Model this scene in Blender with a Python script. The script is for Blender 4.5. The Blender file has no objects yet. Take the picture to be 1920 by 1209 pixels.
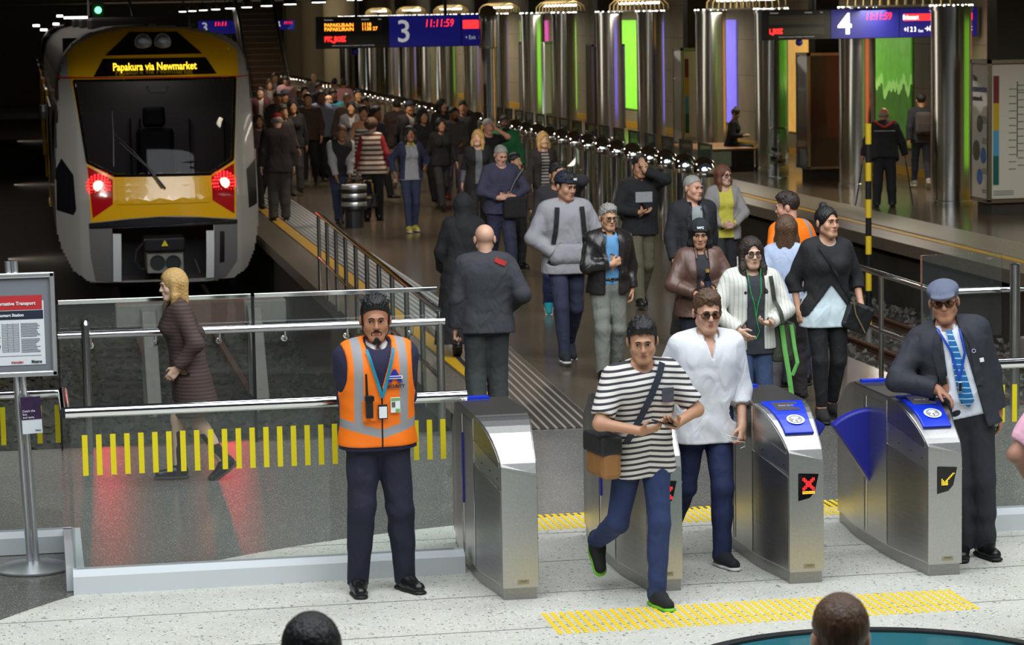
import bpy, bmesh, math, random
import numpy as np
from math import sin, cos, pi, radians as RAD
from mathutils import Vector, Matrix
from mathutils.geometry import tessellate_polygon
random.seed(7)
SC = bpy.context.scene
COL = SC.collection
# ------------------------------------------------------------------ camera
F, H = 5000.0, 3.46                    # focal length in pixels of the 1920x1209 frame, eye height
_a = np.array([50.0-960, 42.0-604.5, F]); _a /= np.linalg.norm(_a)      # direction of the tracks in the picture
_up = np.cross(np.array([1, -.018, 0.]), _a); _up /= np.linalg.norm(_up)
if _up[1] > 0: _up = -_up
_x = np.cross(_a, _up); _x /= np.linalg.norm(_x)
if _x[0] < 0: _x = -_x
RW = np.stack([_x, _a, _up])           # world = RW @ (right, down, forward)
def gp(x, y, z=0.0):
    d = RW @ np.array([x-960, y-604.5, F]); t = (z-H)/d[2]
    return Vector((d[0]*t, d[1]*t, z))
def at(x, y, Y):
    d = RW @ np.array([x-960, y-604.5, F]); t = Y/d[1]
    return Vector((d[0]*t, Y, H+d[2]*t))
cd = bpy.data.cameras.new('camera'); cam = bpy.data.objects.new('camera', cd); COL.objects.link(cam)
cr, cu, cb = RW @ np.array([1, 0, 0.]), RW @ np.array([0, -1, 0.]), RW @ np.array([0, 0, -1.])
M = Matrix.Identity(4)
for i in range(3):
    M[i][0], M[i][1], M[i][2] = cr[i], cu[i], cb[i]
M[2][3] = H
cam.matrix_world = M
cd.sensor_fit = 'HORIZONTAL'; cd.sensor_width = 36; cd.lens = F/1920*36
cd.clip_start = .5; cd.clip_end = 400
cd.dof.use_dof = True; cd.dof.focus_distance = 16.5; cd.dof.aperture_fstop = 7.1
SC.camera = cam
# ------------------------------------------------------------------ world, big lights, exposure
W = bpy.data.worlds.new('world'); SC.world = W; W.use_nodes = True
bg = W.node_tree.nodes['Background']; bg.inputs[0].default_value = (.55, .62, .75, 1); bg.inputs[1].default_value = .05
vs = SC.view_settings
vs.view_transform = 'Standard'; vs.look = 'None'; vs.exposure = 0.0; vs.gamma = 1.0; vs.use_curve_mapping = False
SC.cycles.max_bounces = 8; SC.cycles.transparent_max_bounces = 24; SC.cycles.glossy_bounces = 4
SC.cycles.diffuse_bounces = 3; SC.cycles.sample_clamp_indirect = 6; SC.cycles.caustics_reflective = False; SC.cycles.caustics_refractive = False
def area(name, loc, target, sx, sy, power, col=(1, 1, 1), spread=180):
    l = bpy.data.lights.new(name, 'AREA'); l.shape = 'RECTANGLE'; l.size = sx; l.size_y = sy; l.energy = power; l.color = col; l.spread = RAD(spread)
    o = bpy.data.objects.new(name, l); COL.objects.link(o); o.location = loc
    o.rotation_euler = (Vector(target)-Vector(loc)).to_track_quat('-Z', 'Y').to_euler()
    return o
# daylight through the glass roof over the concourse
area('skylight', (2.0, 10.0, 10.5), (3.5, 15.0, 0), 16, 9, 2350, (.88, .95, 1.0))
area('skylight', (14, 12.0, 9.0), (8.5, 17, 0), 7, 5, 380, (.86, .94, 1.0))
area('skylight', (6.0, 19.5, 9.8), (6.0, 27.5, 0), 9, 5, 1000, (.92, .96, 1.0))
# ------------------------------------------------------------------ materials
def N(nt, t, **kw):
    n = nt.nodes.new(t)
    for k, v in kw.items():
        if hasattr(n, k): setattr(n, k, v)
        else: n.inputs[k].default_value = v
    return n
def c4(c): return (c[0], c[1], c[2], 1) if len(c) == 3 else tuple(c)
def hx(r, g, b):                        # sRGB 0-255 to linear
    f = lambda v: (v/255/12.92 if v <= 10 else ((v/255+.055)/1.055)**2.4)
    return (f(r), f(g), f(b))
MATS = {}
def mat(name, col, rough=.6, metal=0., bump=0., scale=60., emit=None, estr=1., var=0., spec=.5, alpha=None, coat=0., stretch=None):
    if name in MATS: return MATS[name]
    m = bpy.data.materials.new(name); m.use_nodes = True; nt = m.node_tree; b = nt.nodes['Principled BSDF']
    b.inputs['Base Color'].default_value = c4(col); b.inputs['Roughness'].default_value = rough; b.inputs['Metallic'].default_value = metal
    b.inputs['Specular IOR Level'].default_value = spec; b.inputs['Coat Weight'].default_value = coat
    if emit: b.inputs['Emission Color'].default_value = c4(emit); b.inputs['Emission Strength'].default_value = estr
    if bump or var:
        tc = N(nt, 'ShaderNodeTexCoord'); mp = N(nt, 'ShaderNodeMapping'); nt.links.new(tc.outputs['Object'], mp.inputs[0])
        if stretch: mp.inputs['Scale'].default_value = stretch
        no = N(nt, 'ShaderNodeTexNoise', Scale=scale, Detail=4.); nt.links.new(mp.outputs[0], no.inputs['Vector'])
        if bump:
            bp = N(nt, 'ShaderNodeBump', Strength=bump, Distance=.01); nt.links.new(no.outputs[0], bp.inputs['Height']); nt.links.new(bp.outputs[0], b.inputs['Normal'])
        if var:
            mx = N(nt, 'ShaderNodeMix', data_type='RGBA'); mx.inputs['A'].default_value = c4([max(0, v*(1-var)) for v in col]); mx.inputs['B'].default_value = c4([min(1, v*(1+var)) for v in col])
            nt.links.new(no.outputs[0], mx.inputs['Factor']); nt.links.new(mx.outputs['Result'], b.inputs['Base Color'])
    MATS[name] = m; return m
def mix_rgb(nt, f, a, b):
    mx = N(nt, 'ShaderNodeMix', data_type='RGBA')
    for s, v in (('Factor', f), ('A', a), ('B', b)):
        if hasattr(v, 'links') or hasattr(v, 'is_linked'): nt.links.new(v, mx.inputs[s])
        else: mx.inputs[s].default_value = v if s == 'Factor' else c4(v)
    return mx.outputs['Result']
def mth(nt, op, a, b=None, c=None):
    n = N(nt, 'ShaderNodeMath', operation=op)
    for i, v in enumerate((a, b, c)):
        if v is None: continue
        if hasattr(v, 'is_linked'): nt.links.new(v, n.inputs[i])
        else: n.inputs[i].default_value = v
    return n.outputs[0]
def newmat(name):
    m = bpy.data.materials.new(name); m.use_nodes = True; MATS[name] = m
    return m, m.node_tree, m.node_tree.nodes['Principled BSDF']
def speckle(name, base, dark, light, rough, sc=90, seams=False, spec=.5):
    m, nt, b = newmat(name); tc = N(nt, 'ShaderNodeTexCoord')
    v1 = N(nt, 'ShaderNodeTexVoronoi', Scale=sc); nt.links.new(tc.outputs['Object'], v1.inputs['Vector'])
    sp = N(nt, 'ShaderNodeSeparateColor'); nt.links.new(v1.outputs['Color'], sp.inputs[0])
    near = mth(nt, 'LESS_THAN', v1.outputs['Distance'], .42)
    dk = mth(nt, 'MULTIPLY', mth(nt, 'GREATER_THAN', sp.outputs[0], .91), near); lt = mth(nt, 'MULTIPLY', mth(nt, 'GREATER_THAN', sp.outputs[1], .84), near)
    no = N(nt, 'ShaderNodeTexNoise', Scale=2.2, Detail=5.); nt.links.new(tc.outputs['Object'], no.inputs['Vector'])
    c0 = mix_rgb(nt, no.outputs[0], [v*.82 for v in base], [min(1, v*1.14) for v in base])
    c1 = mix_rgb(nt, dk, c0, dark); c2 = mix_rgb(nt, lt, c1, light)
    v2 = N(nt, 'ShaderNodeTexVoronoi', Scale=sc*.22); nt.links.new(tc.outputs['Object'], v2.inputs['Vector'])
    s2 = N(nt, 'ShaderNodeSeparateColor'); nt.links.new(v2.outputs['Color'], s2.inputs[0])
    pit = mth(nt, 'MULTIPLY', mth(nt, 'GREATER_THAN', s2.outputs[0], .5), mth(nt, 'LESS_THAN', v2.outputs['Distance'], .17))
    c2 = mix_rgb(nt, mth(nt, 'MULTIPLY', pit, .75), c2, dark)
    if seams:
        sx = N(nt, 'ShaderNodeSeparateXYZ'); nt.links.new(tc.outputs['Object'], sx.inputs[0])
        fr = mth(nt, 'FRACT', mth(nt, 'MULTIPLY', mth(nt, 'ADD', sx.outputs[1], -.15+1.8), 1/.9))
        c2 = mix_rgb(nt, mth(nt, 'MULTIPLY', mth(nt, 'LESS_THAN', fr, .02), .75), c2, dark)
    nt.links.new(c2, b.inputs['Base Color']); b.inputs['Roughness'].default_value = rough; b.inputs['Specular IOR Level'].default_value = spec
    return m
speckle('terrazzo', hx(204, 202, 190), hx(70, 68, 60), hx(232, 232, 226), .42, 70, True)
speckle('granite', hx(104, 102, 96), hx(48, 47, 46), hx(165, 163, 158), .21, 110)
speckle('platform_granite', hx(104, 92, 76), hx(50, 44, 38), hx(140, 128, 112), .17, 60)
speckle('coping', hx(112, 103, 90), hx(60, 54, 48), hx(150, 140, 128), .32, 60)
mat('chrome', (.78, .78, .77), .07, 1.)
mat('steel', (.62, .62, .61), .2, 1., bump=.06, scale=40, stretch=(1, 1, .06))
mat('brushed', (.57, .56, .54), .32, 1., bump=.05, scale=55, stretch=(1, .05, 1), var=.12)
mat('brushed_dark', (.36, .35, .335), .32, 1., bump=.05, scale=55, stretch=(1, .05, 1), var=.2)
mat('column_steel', (.6, .59, .56), .2, 1., bump=.03, scale=3, stretch=(2, 2, .3))
mat('aluminium', (.72, .73, .74), .38, 1.)
mat('white_alu', hx(205, 208, 210), .35)
mat('black', (.008, .008, .009), .4)
mat('black_gloss', (.006, .006, .007), .08)
mat('dark_metal', (.05, .05, .05), .4, .6)
mat('rubber', (.015, .015, .015), .7)
mat('concrete', hx(120, 112, 98), .85, bump=.3, scale=14, var=.25)
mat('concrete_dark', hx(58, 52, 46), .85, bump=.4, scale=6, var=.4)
mat('wall_concrete', hx(150, 138, 112), .8, bump=.15, scale=5, var=.12)
mat('ceiling_dark', hx(40, 38, 36), .8)
mat('ceiling_pale', hx(120, 114, 104), .8)
mat('yellow_paint', hx(236, 200, 40), .5, var=.1, scale=30)
mat('line_yellow', hx(206, 158, 30), .5, var=.2, scale=8)
mat('stripe_yellow', hx(225, 205, 10), .45)
mat('white', hx(235, 236, 236), .5)
mat('blue_plastic', hx(20, 55, 205), .32)
mat('flap_blue', hx(38, 42, 150), .34)
mat('lamp_white', (1, 1, 1), .5, emit=(1, .97, .9), estr=9)
mat('rust', hx(92, 62, 44), .7, bump=.3, scale=30, var=.3)
mat('sign_blue', hx(22, 24, 110), .4, emit=hx(24, 26, 120), estr=.45)
mat('sign_black', hx(12, 12, 13), .35)
mat('lcd_grey', hx(62, 58, 48), .5)
mat('led_red', (1, 0, 0), .5, emit=(1, .02, .02), estr=2.6)
mat('led_amber', (1, .3, 0), .5, emit=(1, .33, .03), estr=2.6)
mat('led_yellow', (1, .6, 0), .5, emit=(1, .62, .03), estr=1.8)
mat('sign_white', (1, 1, 1), .5, emit=(1, 1, 1), estr=1.0)
mat('sign_grey', hx(190, 190, 190), .5, emit=(.6, .6, .6), estr=.55)
def glassmat(name, tint, refl=.5, dens=0.):
    m, nt, b = newmat(name); nt.nodes.remove(b); out = nt.nodes['Material Output']
    tr = N(nt, 'ShaderNodeBsdfTransparent'); tr.inputs[0].default_value = c4(tint); gl = N(nt, 'ShaderNodeBsdfGlossy', Roughness=.02)
    fr = N(nt, 'ShaderNodeFresnel', IOR=1.45); mx = N(nt, 'ShaderNodeMixShader')
    nt.links.new(mth(nt, 'MULTIPLY', fr.outputs[0], refl), mx.inputs[0]); nt.links.new(tr.outputs[0], mx.inputs[1]); nt.links.new(gl.outputs[0], mx.inputs[2])
    if dens:
        df = N(nt, 'ShaderNodeBsdfDiffuse'); df.inputs[0].default_value = (.6, .62, .62, 1); m2 = N(nt, 'ShaderNodeMixShader'); m2.inputs[0].default_value = dens
        nt.links.new(mx.outputs[0], m2.inputs[1]); nt.links.new(df.outputs[0], m2.inputs[2]); nt.links.new(m2.outputs[0], out.inputs[0])
    else: nt.links.new(mx.outputs[0], out.inputs[0])
    return m
glassmat('glass', (.93, .965, .95), .6, .02)
glassmat('glass_green', (.75, .88, .80), .8, .02)
glassmat('windscreen', (.3, .3, .32), .3)
# ------------------------------------------------------------------ mesh helpers
class MB:
    def __init__(s): s.v = []; s.f = []; s.mi = []; s.m = 0
    def add(s, vs, fs):
        o = len(s.v); s.v += [tuple(p) for p in vs]; s.f += [tuple(i+o for i in f) for f in fs]; s.mi += [s.m]*len(fs); return s
    def box(s, c, d, rz=0., M=None):
        hx_, hy, hz = d[0]/2, d[1]/2, d[2]/2
        P = [Vector((x*hx_, y*hy, z*hz)) for z in (-1, 1) for y in (-1, 1) for x in (-1, 1)]
        if rz: P = [Matrix.Rotation(rz, 3, 'Z') @ p for p in P]
        if M: P = [M @ p for p in P]
        return s.add([p+Vector(c) for p in P], [(0, 2, 3, 1), (4, 5, 7, 6), (0, 1, 5, 4), (2, 6, 7, 3), (0, 4, 6, 2), (1, 3, 7, 5)])
    def b2(s, lo, hi): return s.box([(a+b)/2 for a, b in zip(lo, hi)], [b-a for a, b in zip(lo, hi)])
    def tube(s, pts, r, n=10, caps=True, flat=1.):
        P = [Vector(p) for p in pts]; rr = r if isinstance(r, (list, tuple)) else [r]*len(P); vs = []; fs = []
        t0 = (P[1]-P[0]).normalized(); ref = Vector((0, 0, 1)) if abs(t0.z) < .9 else Vector((0, 1, 0)); nrm = t0.cross(ref).normalized()
        for i, p in enumerate(P):
            t = (P[min(i+1, len(P)-1)]-P[max(i-1, 0)]).normalized(); nrm = (nrm-t*nrm.dot(t)).normalized(); bn = t.cross(nrm)
            vs += [p+(nrm*cos(2*pi*k/n)+bn*flat*sin(2*pi*k/n))*rr[i] for k in range(n)]
        for i in range(len(P)-1):
            for k in range(n):
                a, b = i*n+k, i*n+(k+1) % n; fs.append((a, b, b+n, a+n))
        if caps: fs += [tuple(range(n))[::-1], tuple(range((len(P)-1)*n, len(P)*n))]
        return s.add(vs, fs)
    def lathe(s, prof, c=(0, 0, 0), n=24, axis='Z'):
        vs = []; fs = []
        for r, z in prof:
            for k in range(n):
                a = 2*pi*k/n
                p = (r*cos(a), r*sin(a), z) if axis == 'Z' else ((r*cos(a), z, r*sin(a)) if axis == 'Y' else (z, r*cos(a), r*sin(a)))
                vs.append((p[0]+c[0], p[1]+c[1], p[2]+c[2]))
        for i in range(len(prof)-1):
            for k in range(n):
                a, b = i*n+k, i*n+(k+1) % n; fs.append((a, b, b+n, a+n))
        fs += [tuple(range(n))[::-1], tuple(range((len(prof)-1)*n, len(prof)*n))]
        return s.add(vs, fs)
    def prism(s, poly, ax, lo, hi):      # poly in the two other axes, extruded along ax
        k = len(poly)
        def P(a, b, t): return {'X': (t, a, b), 'Y': (a, t, b), 'Z': (a, b, t)}[ax]
        vs = [P(a, b, lo) for a, b in poly]+[P(a, b, hi) for a, b in poly]
        return s.add(vs, [tuple(range(k))[::-1], tuple(range(k, 2*k))]+[(i, (i+1) % k, (i+1) % k+k, i+k) for i in range(k)])
    def loft(s, rings, close=True, caps=True):
        n = len(rings[0]); vs = [p for r in rings for p in r]; fs = []
        for i in range(len(rings)-1):
            for k in range(n if close else n-1):
                a, b = i*n+k, i*n+(k+1) % n; fs.append((a, b, b+n, a+n))
        if caps: fs += [tuple(range(n))[::-1], tuple(range((len(rings)-1)*n, len(rings)*n))]
        return s.add(vs, fs)
    def ball(s, c, r, nu=12, nv=8):
        r = r if isinstance(r, (tuple, list)) else (r, r, r); prof = []
        rings = [[(c[0]+r[0]*max(.02, sin(pi*j/nv))*cos(2*pi*k/nu), c[1]+r[1]*max(.02, sin(pi*j/nv))*sin(2*pi*k/nu), c[2]-r[2]*cos(pi*j/nv)) for k in range(nu)] for j in range(nv+1)]
        return s.loft(rings)
    def build(s, name, m, parent=None, smooth=None, bevel=0., loc=None, **kw):
        me = bpy.data.meshes.new(name); me.from_pydata(s.v, [], s.f)
        for mm in (m if isinstance(m, (list, tuple)) else [m]): me.materials.append(MATS[mm] if isinstance(mm, str) else mm)
        me.polygons.foreach_set('material_index', s.mi)
        bm = bmesh.new(); bm.from_mesh(me); bmesh.ops.recalc_face_normals(bm, faces=bm.faces); bm.to_mesh(me); bm.free()
        if smooth: me.polygons.foreach_set('use_smooth', [True]*len(me.polygons))
        if smooth and smooth < 180:
            me.set_sharp_from_angle(angle=RAD(smooth))
        o = bpy.data.objects.new(name, me); COL.objects.link(o)
        if parent: o.parent = parent
        if loc: o.location = loc
        if bevel:
            b = o.modifiers.new('bevel', 'BEVEL'); b.width = bevel; b.segments = 2; b.limit_method = 'ANGLE'; b.angle_limit = RAD(40); b.harden_normals = False
        for k, v in kw.items(): o[k] = v
        return o
def tag(o, label, cat, group=None, kind=None):
    o['label'] = label; o['category'] = cat
    if group: o['group'] = group
    if kind: o['kind'] = kind
    return o
def empty(name, loc, label=None, cat=None, group=None, rz=0.):
    o = bpy.data.objects.new(name, None); COL.objects.link(o); o.location = loc; o.rotation_euler = (0, 0, rz); o.empty_display_size = .1
    if label: tag(o, label, cat, group)
    return o
def copy_tree(o, loc=None, label=None, parent=None):
    c = o.copy(); COL.objects.link(c)
    if parent: c.parent = parent
    for ch in list(o.children): copy_tree(ch, parent=c)
    if loc is not None: c.location = loc
    if label: c['label'] = label
    return c
def text(name, body, size, m, parent, loc, rot=(pi/2, 0, 0), align='CENTER', ext=.002, shear=0., bold=0., sx=1., **kw):
    cu = bpy.data.curves.new(name, 'FONT'); cu.body = body; cu.size = size; cu.align_x = align; cu.align_y = 'CENTER'; cu.extrude = ext; cu.shear = shear; cu.offset = bold; cu.resolution_u = 3
    t = bpy.data.objects.new(name, cu); COL.objects.link(t)
    me = bpy.data.meshes.new_from_object(t.evaluated_get(bpy.context.evaluated_depsgraph_get()))
    bpy.data.objects.remove(t); bpy.data.curves.remove(cu)
    if sx != 1.: me.transform(Matrix.Diagonal((sx, 1, 1, 1)))
    me.materials.clear(); me.materials.append(MATS[m]); me.name = name
    o = bpy.data.objects.new(name, me); COL.objects.link(o); o.location = loc; o.rotation_euler = rot
    if parent: o.parent = parent
    for k, v in kw.items(): o[k] = v
    return o
def dots(name, rows, pitch, r, m, parent, loc, rot=(0, 0, 0), **kw):   # lit dot-matrix, rows top to bottom, '#' lit, in the local XZ plane
    mb = MB(); nr = len(rows); nc = max(len(t) for t in rows)
    for j, t in enumerate(rows):
        for i, ch in enumerate(t):
            if ch == '#':
                x, z = (i-(nc-1)/2)*pitch, ((nr-1)/2-j)*pitch
                mb.add([(x+r*cos(k*pi/4), 0, z+r*sin(k*pi/4)) for k in range(8)], [tuple(range(8))])
    o = mb.build(name, m, parent); o.location = loc; o.rotation_euler = rot
    for k, v in kw.items(): o[k] = v
    return o
# ------------------------------------------------------------------ setting
def struct(mb, name, m, **k):
    o = mb.build(name, m, **k); o['kind'] = 'structure'; return o
FC = (4.0, 12.75); FR = 5.12
def xy(mb, poly, lo, hi): return mb.prism(poly, 'Z', lo, hi)
struct(xy(MB(), [(-9, -3), (15, -3), (15, 21.85), (-9, 21.85)], -.25, -.004), 'floor', 'granite')
struct(xy(MB(), [(FC[0]+FR*cos(t*pi/64), FC[1]+FR*sin(t*pi/64)) for t in range(128)], -.2, 0), 'floor', 'terrazzo')
# end wall of the track pits under the concourse floor
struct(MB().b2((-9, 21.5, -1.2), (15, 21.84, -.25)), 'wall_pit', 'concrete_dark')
# platform three (the crowded one) and platform four
P3 = [(3.53, 21.85), (7.95, 21.85), (7.95, 28), (9.75, 33), (9.75, 150), (3.53, 150)]
struct(xy(MB(), [(3.98, 21.85), (7.95, 21.85), (7.95, 28), (9.75, 33), (9.75, 150), (3.98, 150)], -.3, -.001), 'floor', 'platform_granite')
struct(xy(MB(), [(3.53, 21.85), (3.98, 21.85), (3.98, 150), (3.53, 150)], -.16, 0), 'trim_coping', 'coping')
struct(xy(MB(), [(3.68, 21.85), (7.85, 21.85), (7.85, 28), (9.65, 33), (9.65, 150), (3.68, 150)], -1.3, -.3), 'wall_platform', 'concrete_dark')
struct(xy(MB(), [(13.05, 20), (24, 20), (24, 150), (13.05, 150)], -.3, -.001), 'floor', 'platform_granite')
struct(xy(MB(), [(12.58, 20), (13.05, 20), (13.05, 150), (12.58, 150)], -.18, 0), 'trim_coping', 'coping')
struct(xy(MB(), [(12.8, 20), (24, 20), (24, 150), (12.8, 150)], -1.3, -.3), 'wall_platform', 'concrete_dark')
def strip(name, m, x0, x1, y0, y1, z=.003):
    return struct(MB().b2((x0, y0, -.002), (x1, y1, z)), name, m)
strip('trim_line', 'line_yellow', 4.02, 4.2, 21.85, 150); strip('trim_line', 'line_yellow', 13.08, 13.22, 20, 150)
def tactmat(name, base, dot, pitch, rib=False, rad=.3):
    m, nt, b = newmat(name); tc = N(nt, 'ShaderNodeTexCoord'); sx = N(nt, 'ShaderNodeSeparateXYZ'); nt.links.new(tc.outputs['Object'], sx.inputs[0])
    fx = mth(nt, 'SUBTRACT', mth(nt, 'FRACT', mth(nt, 'MULTIPLY', sx.outputs[0], 1/pitch)), .5); fy = mth(nt, 'SUBTRACT', mth(nt, 'FRACT', mth(nt, 'MULTIPLY', sx.outputs[1], 1/pitch)), .5)
    if rib: f = mth(nt, 'LESS_THAN', mth(nt, 'ABSOLUTE', fx), rad)
    else: f = mth(nt, 'LESS_THAN', mth(nt, 'ADD', mth(nt, 'MULTIPLY', fx, fx), mth(nt, 'MULTIPLY', fy, fy)), rad*rad)
    nt.links.new(mix_rgb(nt, f, base, dot), b.inputs['Base Color']); b.inputs['Roughness'].default_value = .35
    bp = N(nt, 'ShaderNodeBump', Strength=.6, Distance=.006); nt.links.new(f, bp.inputs['Height']); nt.links.new(bp.outputs[0], b.inputs['Normal'])
    return m
tactmat('tactile_ribs', hx(78, 78, 78), hx(176, 186, 194), .075, True, .24)
tactmat('tactile_ribs_bronze', hx(62, 56, 50), hx(150, 138, 124), .075, True, .16)
tactmat('tactile_dots', hx(92, 86, 74), hx(225, 215, 188), .075, False, .3)
strip('trim_tactile', 'tactile_ribs', 4.23, 4.86, 29.5, 150, .006); strip('trim_tactile', 'tactile_dots', 13.3, 14.15, 20, 150, .006)
# guide ribs that leave the platform edge and lead to the gates
g0, g1 = Vector((4.45, 29.8, 0)), Vector((4.2, 21.5, 0))
o = struct(xy(MB(), [(-.33, 0), (.33, 0), (.33, 8.3), (-.33, 8.3)], -.002, .006), 'trim_tactile', 'tactile_ribs_bronze'); o.location = (4.28, 21.7, 0); o.rotation_euler = (0, 0, RAD(-2.4))
# pits
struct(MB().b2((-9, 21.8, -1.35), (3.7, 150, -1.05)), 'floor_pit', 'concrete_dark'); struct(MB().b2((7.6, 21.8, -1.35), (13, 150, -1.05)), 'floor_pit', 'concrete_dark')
# ballast: countless stones
def ballast(name, x0, x1, y0, y1, n, cols, label):
    mb = MB(); rnd = random.Random(3)
    for i in range(n):
        x, y = rnd.uniform(x0, x1), rnd.uniform(y0, y1); r = rnd.uniform(.03, .075); mb.m = rnd.randrange(len(cols))
        R = Matrix.Rotation(rnd.uniform(0, 6.3), 3, (rnd.uniform(-1, 1), rnd.uniform(-1, 1), rnd.uniform(-1, 1)))
        V = [Vector(p)*r*rnd.uniform(.7, 1.2) for p in ((1, 0, 0), (-1, 0, 0), (0, 1, 0), (0, -1, 0), (0, 0, .8), (0, 0, -.8))]
        mb.add([R @ v+Vector((x, y, -1.03+rnd.uniform(-.01, .03))) for v in V], [(0, 2, 4), (2, 1, 4), (1, 3, 4), (3, 0, 4), (2, 0, 5), (1, 2, 5), (3, 1, 5), (0, 3, 5)])
    o = mb.build(name, cols); tag(o, label, 'ballast', kind='stuff'); return o
mat('stone_a', hx(96, 92, 86), .85); mat('stone_b', hx(70, 66, 60), .9); mat('stone_c', hx(120, 116, 108), .85)
mat('moss_a', hx(58, 56, 36), .9); mat('moss_b', hx(44, 42, 34), .9)
ballast('ballast', 8.02, 12.72, 22, 42, 5200, ['stone_a', 'stone_b', 'stone_c'], 'grey ballast stones around the rails of the right-hand track')
ballast('ballast', -3, 3.5, 22, 41, 5200, ['moss_a', 'moss_b', 'stone_b'], 'dark mossy ballast in the pit in front of the yellow train')
def rail(x, y0, y1, label):
    prof = [(-.06, 0), (.06, 0), (.06, .012), (.012, .03), (.012, .1), (.034, .11), (.034, .14), (-.034, .14), (-.034, .11), (-.012, .1), (-.012, .03), (-.06, .012)]
    tag(MB().prism([(x+a, -1.04+b) for a, b in prof], 'Y', y0, y1).build('rail', 'rust'), label, 'rail', 'rails')
rail(10.66, 22.5, 150, 'left rail of the right-hand track, nearer the crowded platform'); rail(11.76, 22.5, 150, 'right rail of the right-hand track, under the far platform edge')
rail(1.36, 31.5, 149, 'left rail under the yellow train'); rail(2.43, 31.5, 149, 'right rail under the yellow train')
sl = None
for i in range(26):
    y = 23.2+i*.75
    if sl is None:
        sl = MB().b2((-1.15, -.11, -.06), (1.15, .11, .06)).build('sleeper', 'concrete_dark', bevel=.01); tag(sl, 'concrete sleeper half buried in the ballast of the right-hand track', 'sleeper', 'sleepers of the right-hand track'); sl.location = (11.2, y, -1.06)
    else: copy_tree(sl, (11.2, y, -1.06))
s2 = copy_tree(sl, (1.9, 32.4, -1.06), 'dark sleeper lying in the pit before the train'); s2['group'] = 'sleepers of the left-hand track'
for i in range(11): copy_tree(s2, (1.9, 33.15+i*.75, -1.06))
# walls and ceiling
m, nt, b = newmat('wall_washed')
tc = N(nt, 'ShaderNodeTexCoord'); sx = N(nt, 'ShaderNodeSeparateXYZ'); nt.links.new(tc.outputs['Object'], sx.inputs[0])
no = N(nt, 'ShaderNodeTexNoise', Scale=1.3, Detail=6.); nt.links.new(tc.outputs['Object'], no.inputs['Vector'])
fy = mth(nt, 'FRACT', mth(nt, 'MULTIPLY', sx.outputs[1], 1/1.2)); fz = mth(nt, 'FRACT', mth(nt, 'MULTIPLY', sx.outputs[2], 1/.9))
ln = mth(nt, 'MAXIMUM', mth(nt, 'LESS_THAN', fy, .012), mth(nt, 'LESS_THAN', fz, .012))
cc = mix_rgb(nt, no.outputs[0], hx(120, 110, 88), hx(168, 156, 128)); nt.links.new(mix_rgb(nt, ln, cc, hx(70, 62, 48)), b.inputs['Base Color']); b.inputs['Roughness'].default_value = .75
struct(MB().b2((17.85, 20, 0), (18.2, 150, 4.4)), 'wall_right', 'wall_washed')
struct(MB().b2((17.79, 20, 0), (17.85, 150, .16)), 'baseboard_right', 'line_yellow')
struct(MB().b2((-9.3, 20, -1.3), (-9, 150, 5)), 'wall_left', 'concrete_dark')
struct(MB().b2((-9, 150, -1.3), (24, 150.3, 6)), 'wall_far', 'concrete_dark')
struct(MB().b2((-9, 36, 4.3), (24, 150, 4.6)), 'ceiling', 'ceiling_pale')
struct(MB().b2((-9, 35.6, 4.2), (24, 36, 7)), 'wall_header', 'ceiling_dark')
# yellow studs, two pads of warning tiles on the concourse floor
def studs(x0, x1, y0, y1, label, p=.05, skew=0.):
    mb = MB(); prof = [(.0185, 0), (.0185, .003), (.013, .0055), (.005, .006)]
    ny = int((y1-y0)/p); nx = int((x1-x0)/p)
    for i in range(nx):
        for j in range(ny):
            mb.lathe(prof, (x0+i*p, y0+j*p, 0), 8)
    o = mb.build('tactile_studs', 'yellow_paint', smooth=40); tag(o, label, 'tactile paving', kind='stuff')
studs(2.82, 5.36, 14.4, 14.98, 'yellow stud paving on the pale floor in front of the gates')
studs(3.02, 5.62, 17.4, 17.98, 'yellow stud paving on the floor behind the gates')
# round dark glass lens let into the floor
e = empty('floor_lens', (4.2, 12.8, 0), 'round dark teal glass lens set in the floor at the bottom edge', 'floor light')
mat('teal_glass', hx(44, 108, 116), .12)
MB().lathe([(1.1, 0), (1.1, .03), (.01, .035)], n=96).build('lens', 'teal_glass', e, smooth=40)
MB().lathe([(1.2, 0), (1.2, .02), (1.17, .045), (1.1, .045), (1.1, 0)], n=96).build('rim', 'dark_metal', e, smooth=40)
# ------------------------------------------------------------------ front and rear glass barriers
def handrail_bracket(mb, x, y, z):
    mb.tube([(x, y, z), (x, y, z-.075), (x, y+.03, z-.1), (x, y+.11, z-.1)], .011, 8)
    mb.lathe([(.026, 0), (.026, .012)], (x, y+.1, z-.1), 12, 'Y')
def barrier(label, panels, yb, z0, z1, rail=None, plinth=None, stripes=None, cap=None):
    e = empty('glass_barrier', (panels[0][0], yb, 0), label, 'barrier'); X0 = panels[0][0]
    for a, b_ in panels:
        MB().b2((a-X0, -.006, z0), (b_-X0, .006, z1)).build('glass_panel', 'glass', e)
    if cap:
        for a, b_ in panels: MB().b2((a-X0, -.014, z1-.002), (b_-X0, .014, z1+.035)).build('top_rail', 'chrome', e, bevel=.004)
    if rail:
        a, b_, z, r, yo = rail
        MB().tube([(a-X0, yo, z), (b_-X0, yo, z)], r, 20).build('handrail', 'chrome', e, smooth=40)
    if plinth:
        a, b_ = plinth; xa, xb = a-X0, b_-X0
        MB().prism([(-.07, 0), (.05, 0), (.05, .145), (-.02, .145), (-.07, .11)], 'X', xa, xb).build('plinth', 'white_alu', e)
    if stripes:
        for s in stripes: MB().b2((s-X0-.0165, -.0085, .72), (s-X0+.0165, -.0065, .97)).build('warning_stripe', 'stripe_yellow', e)
    return e
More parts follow.
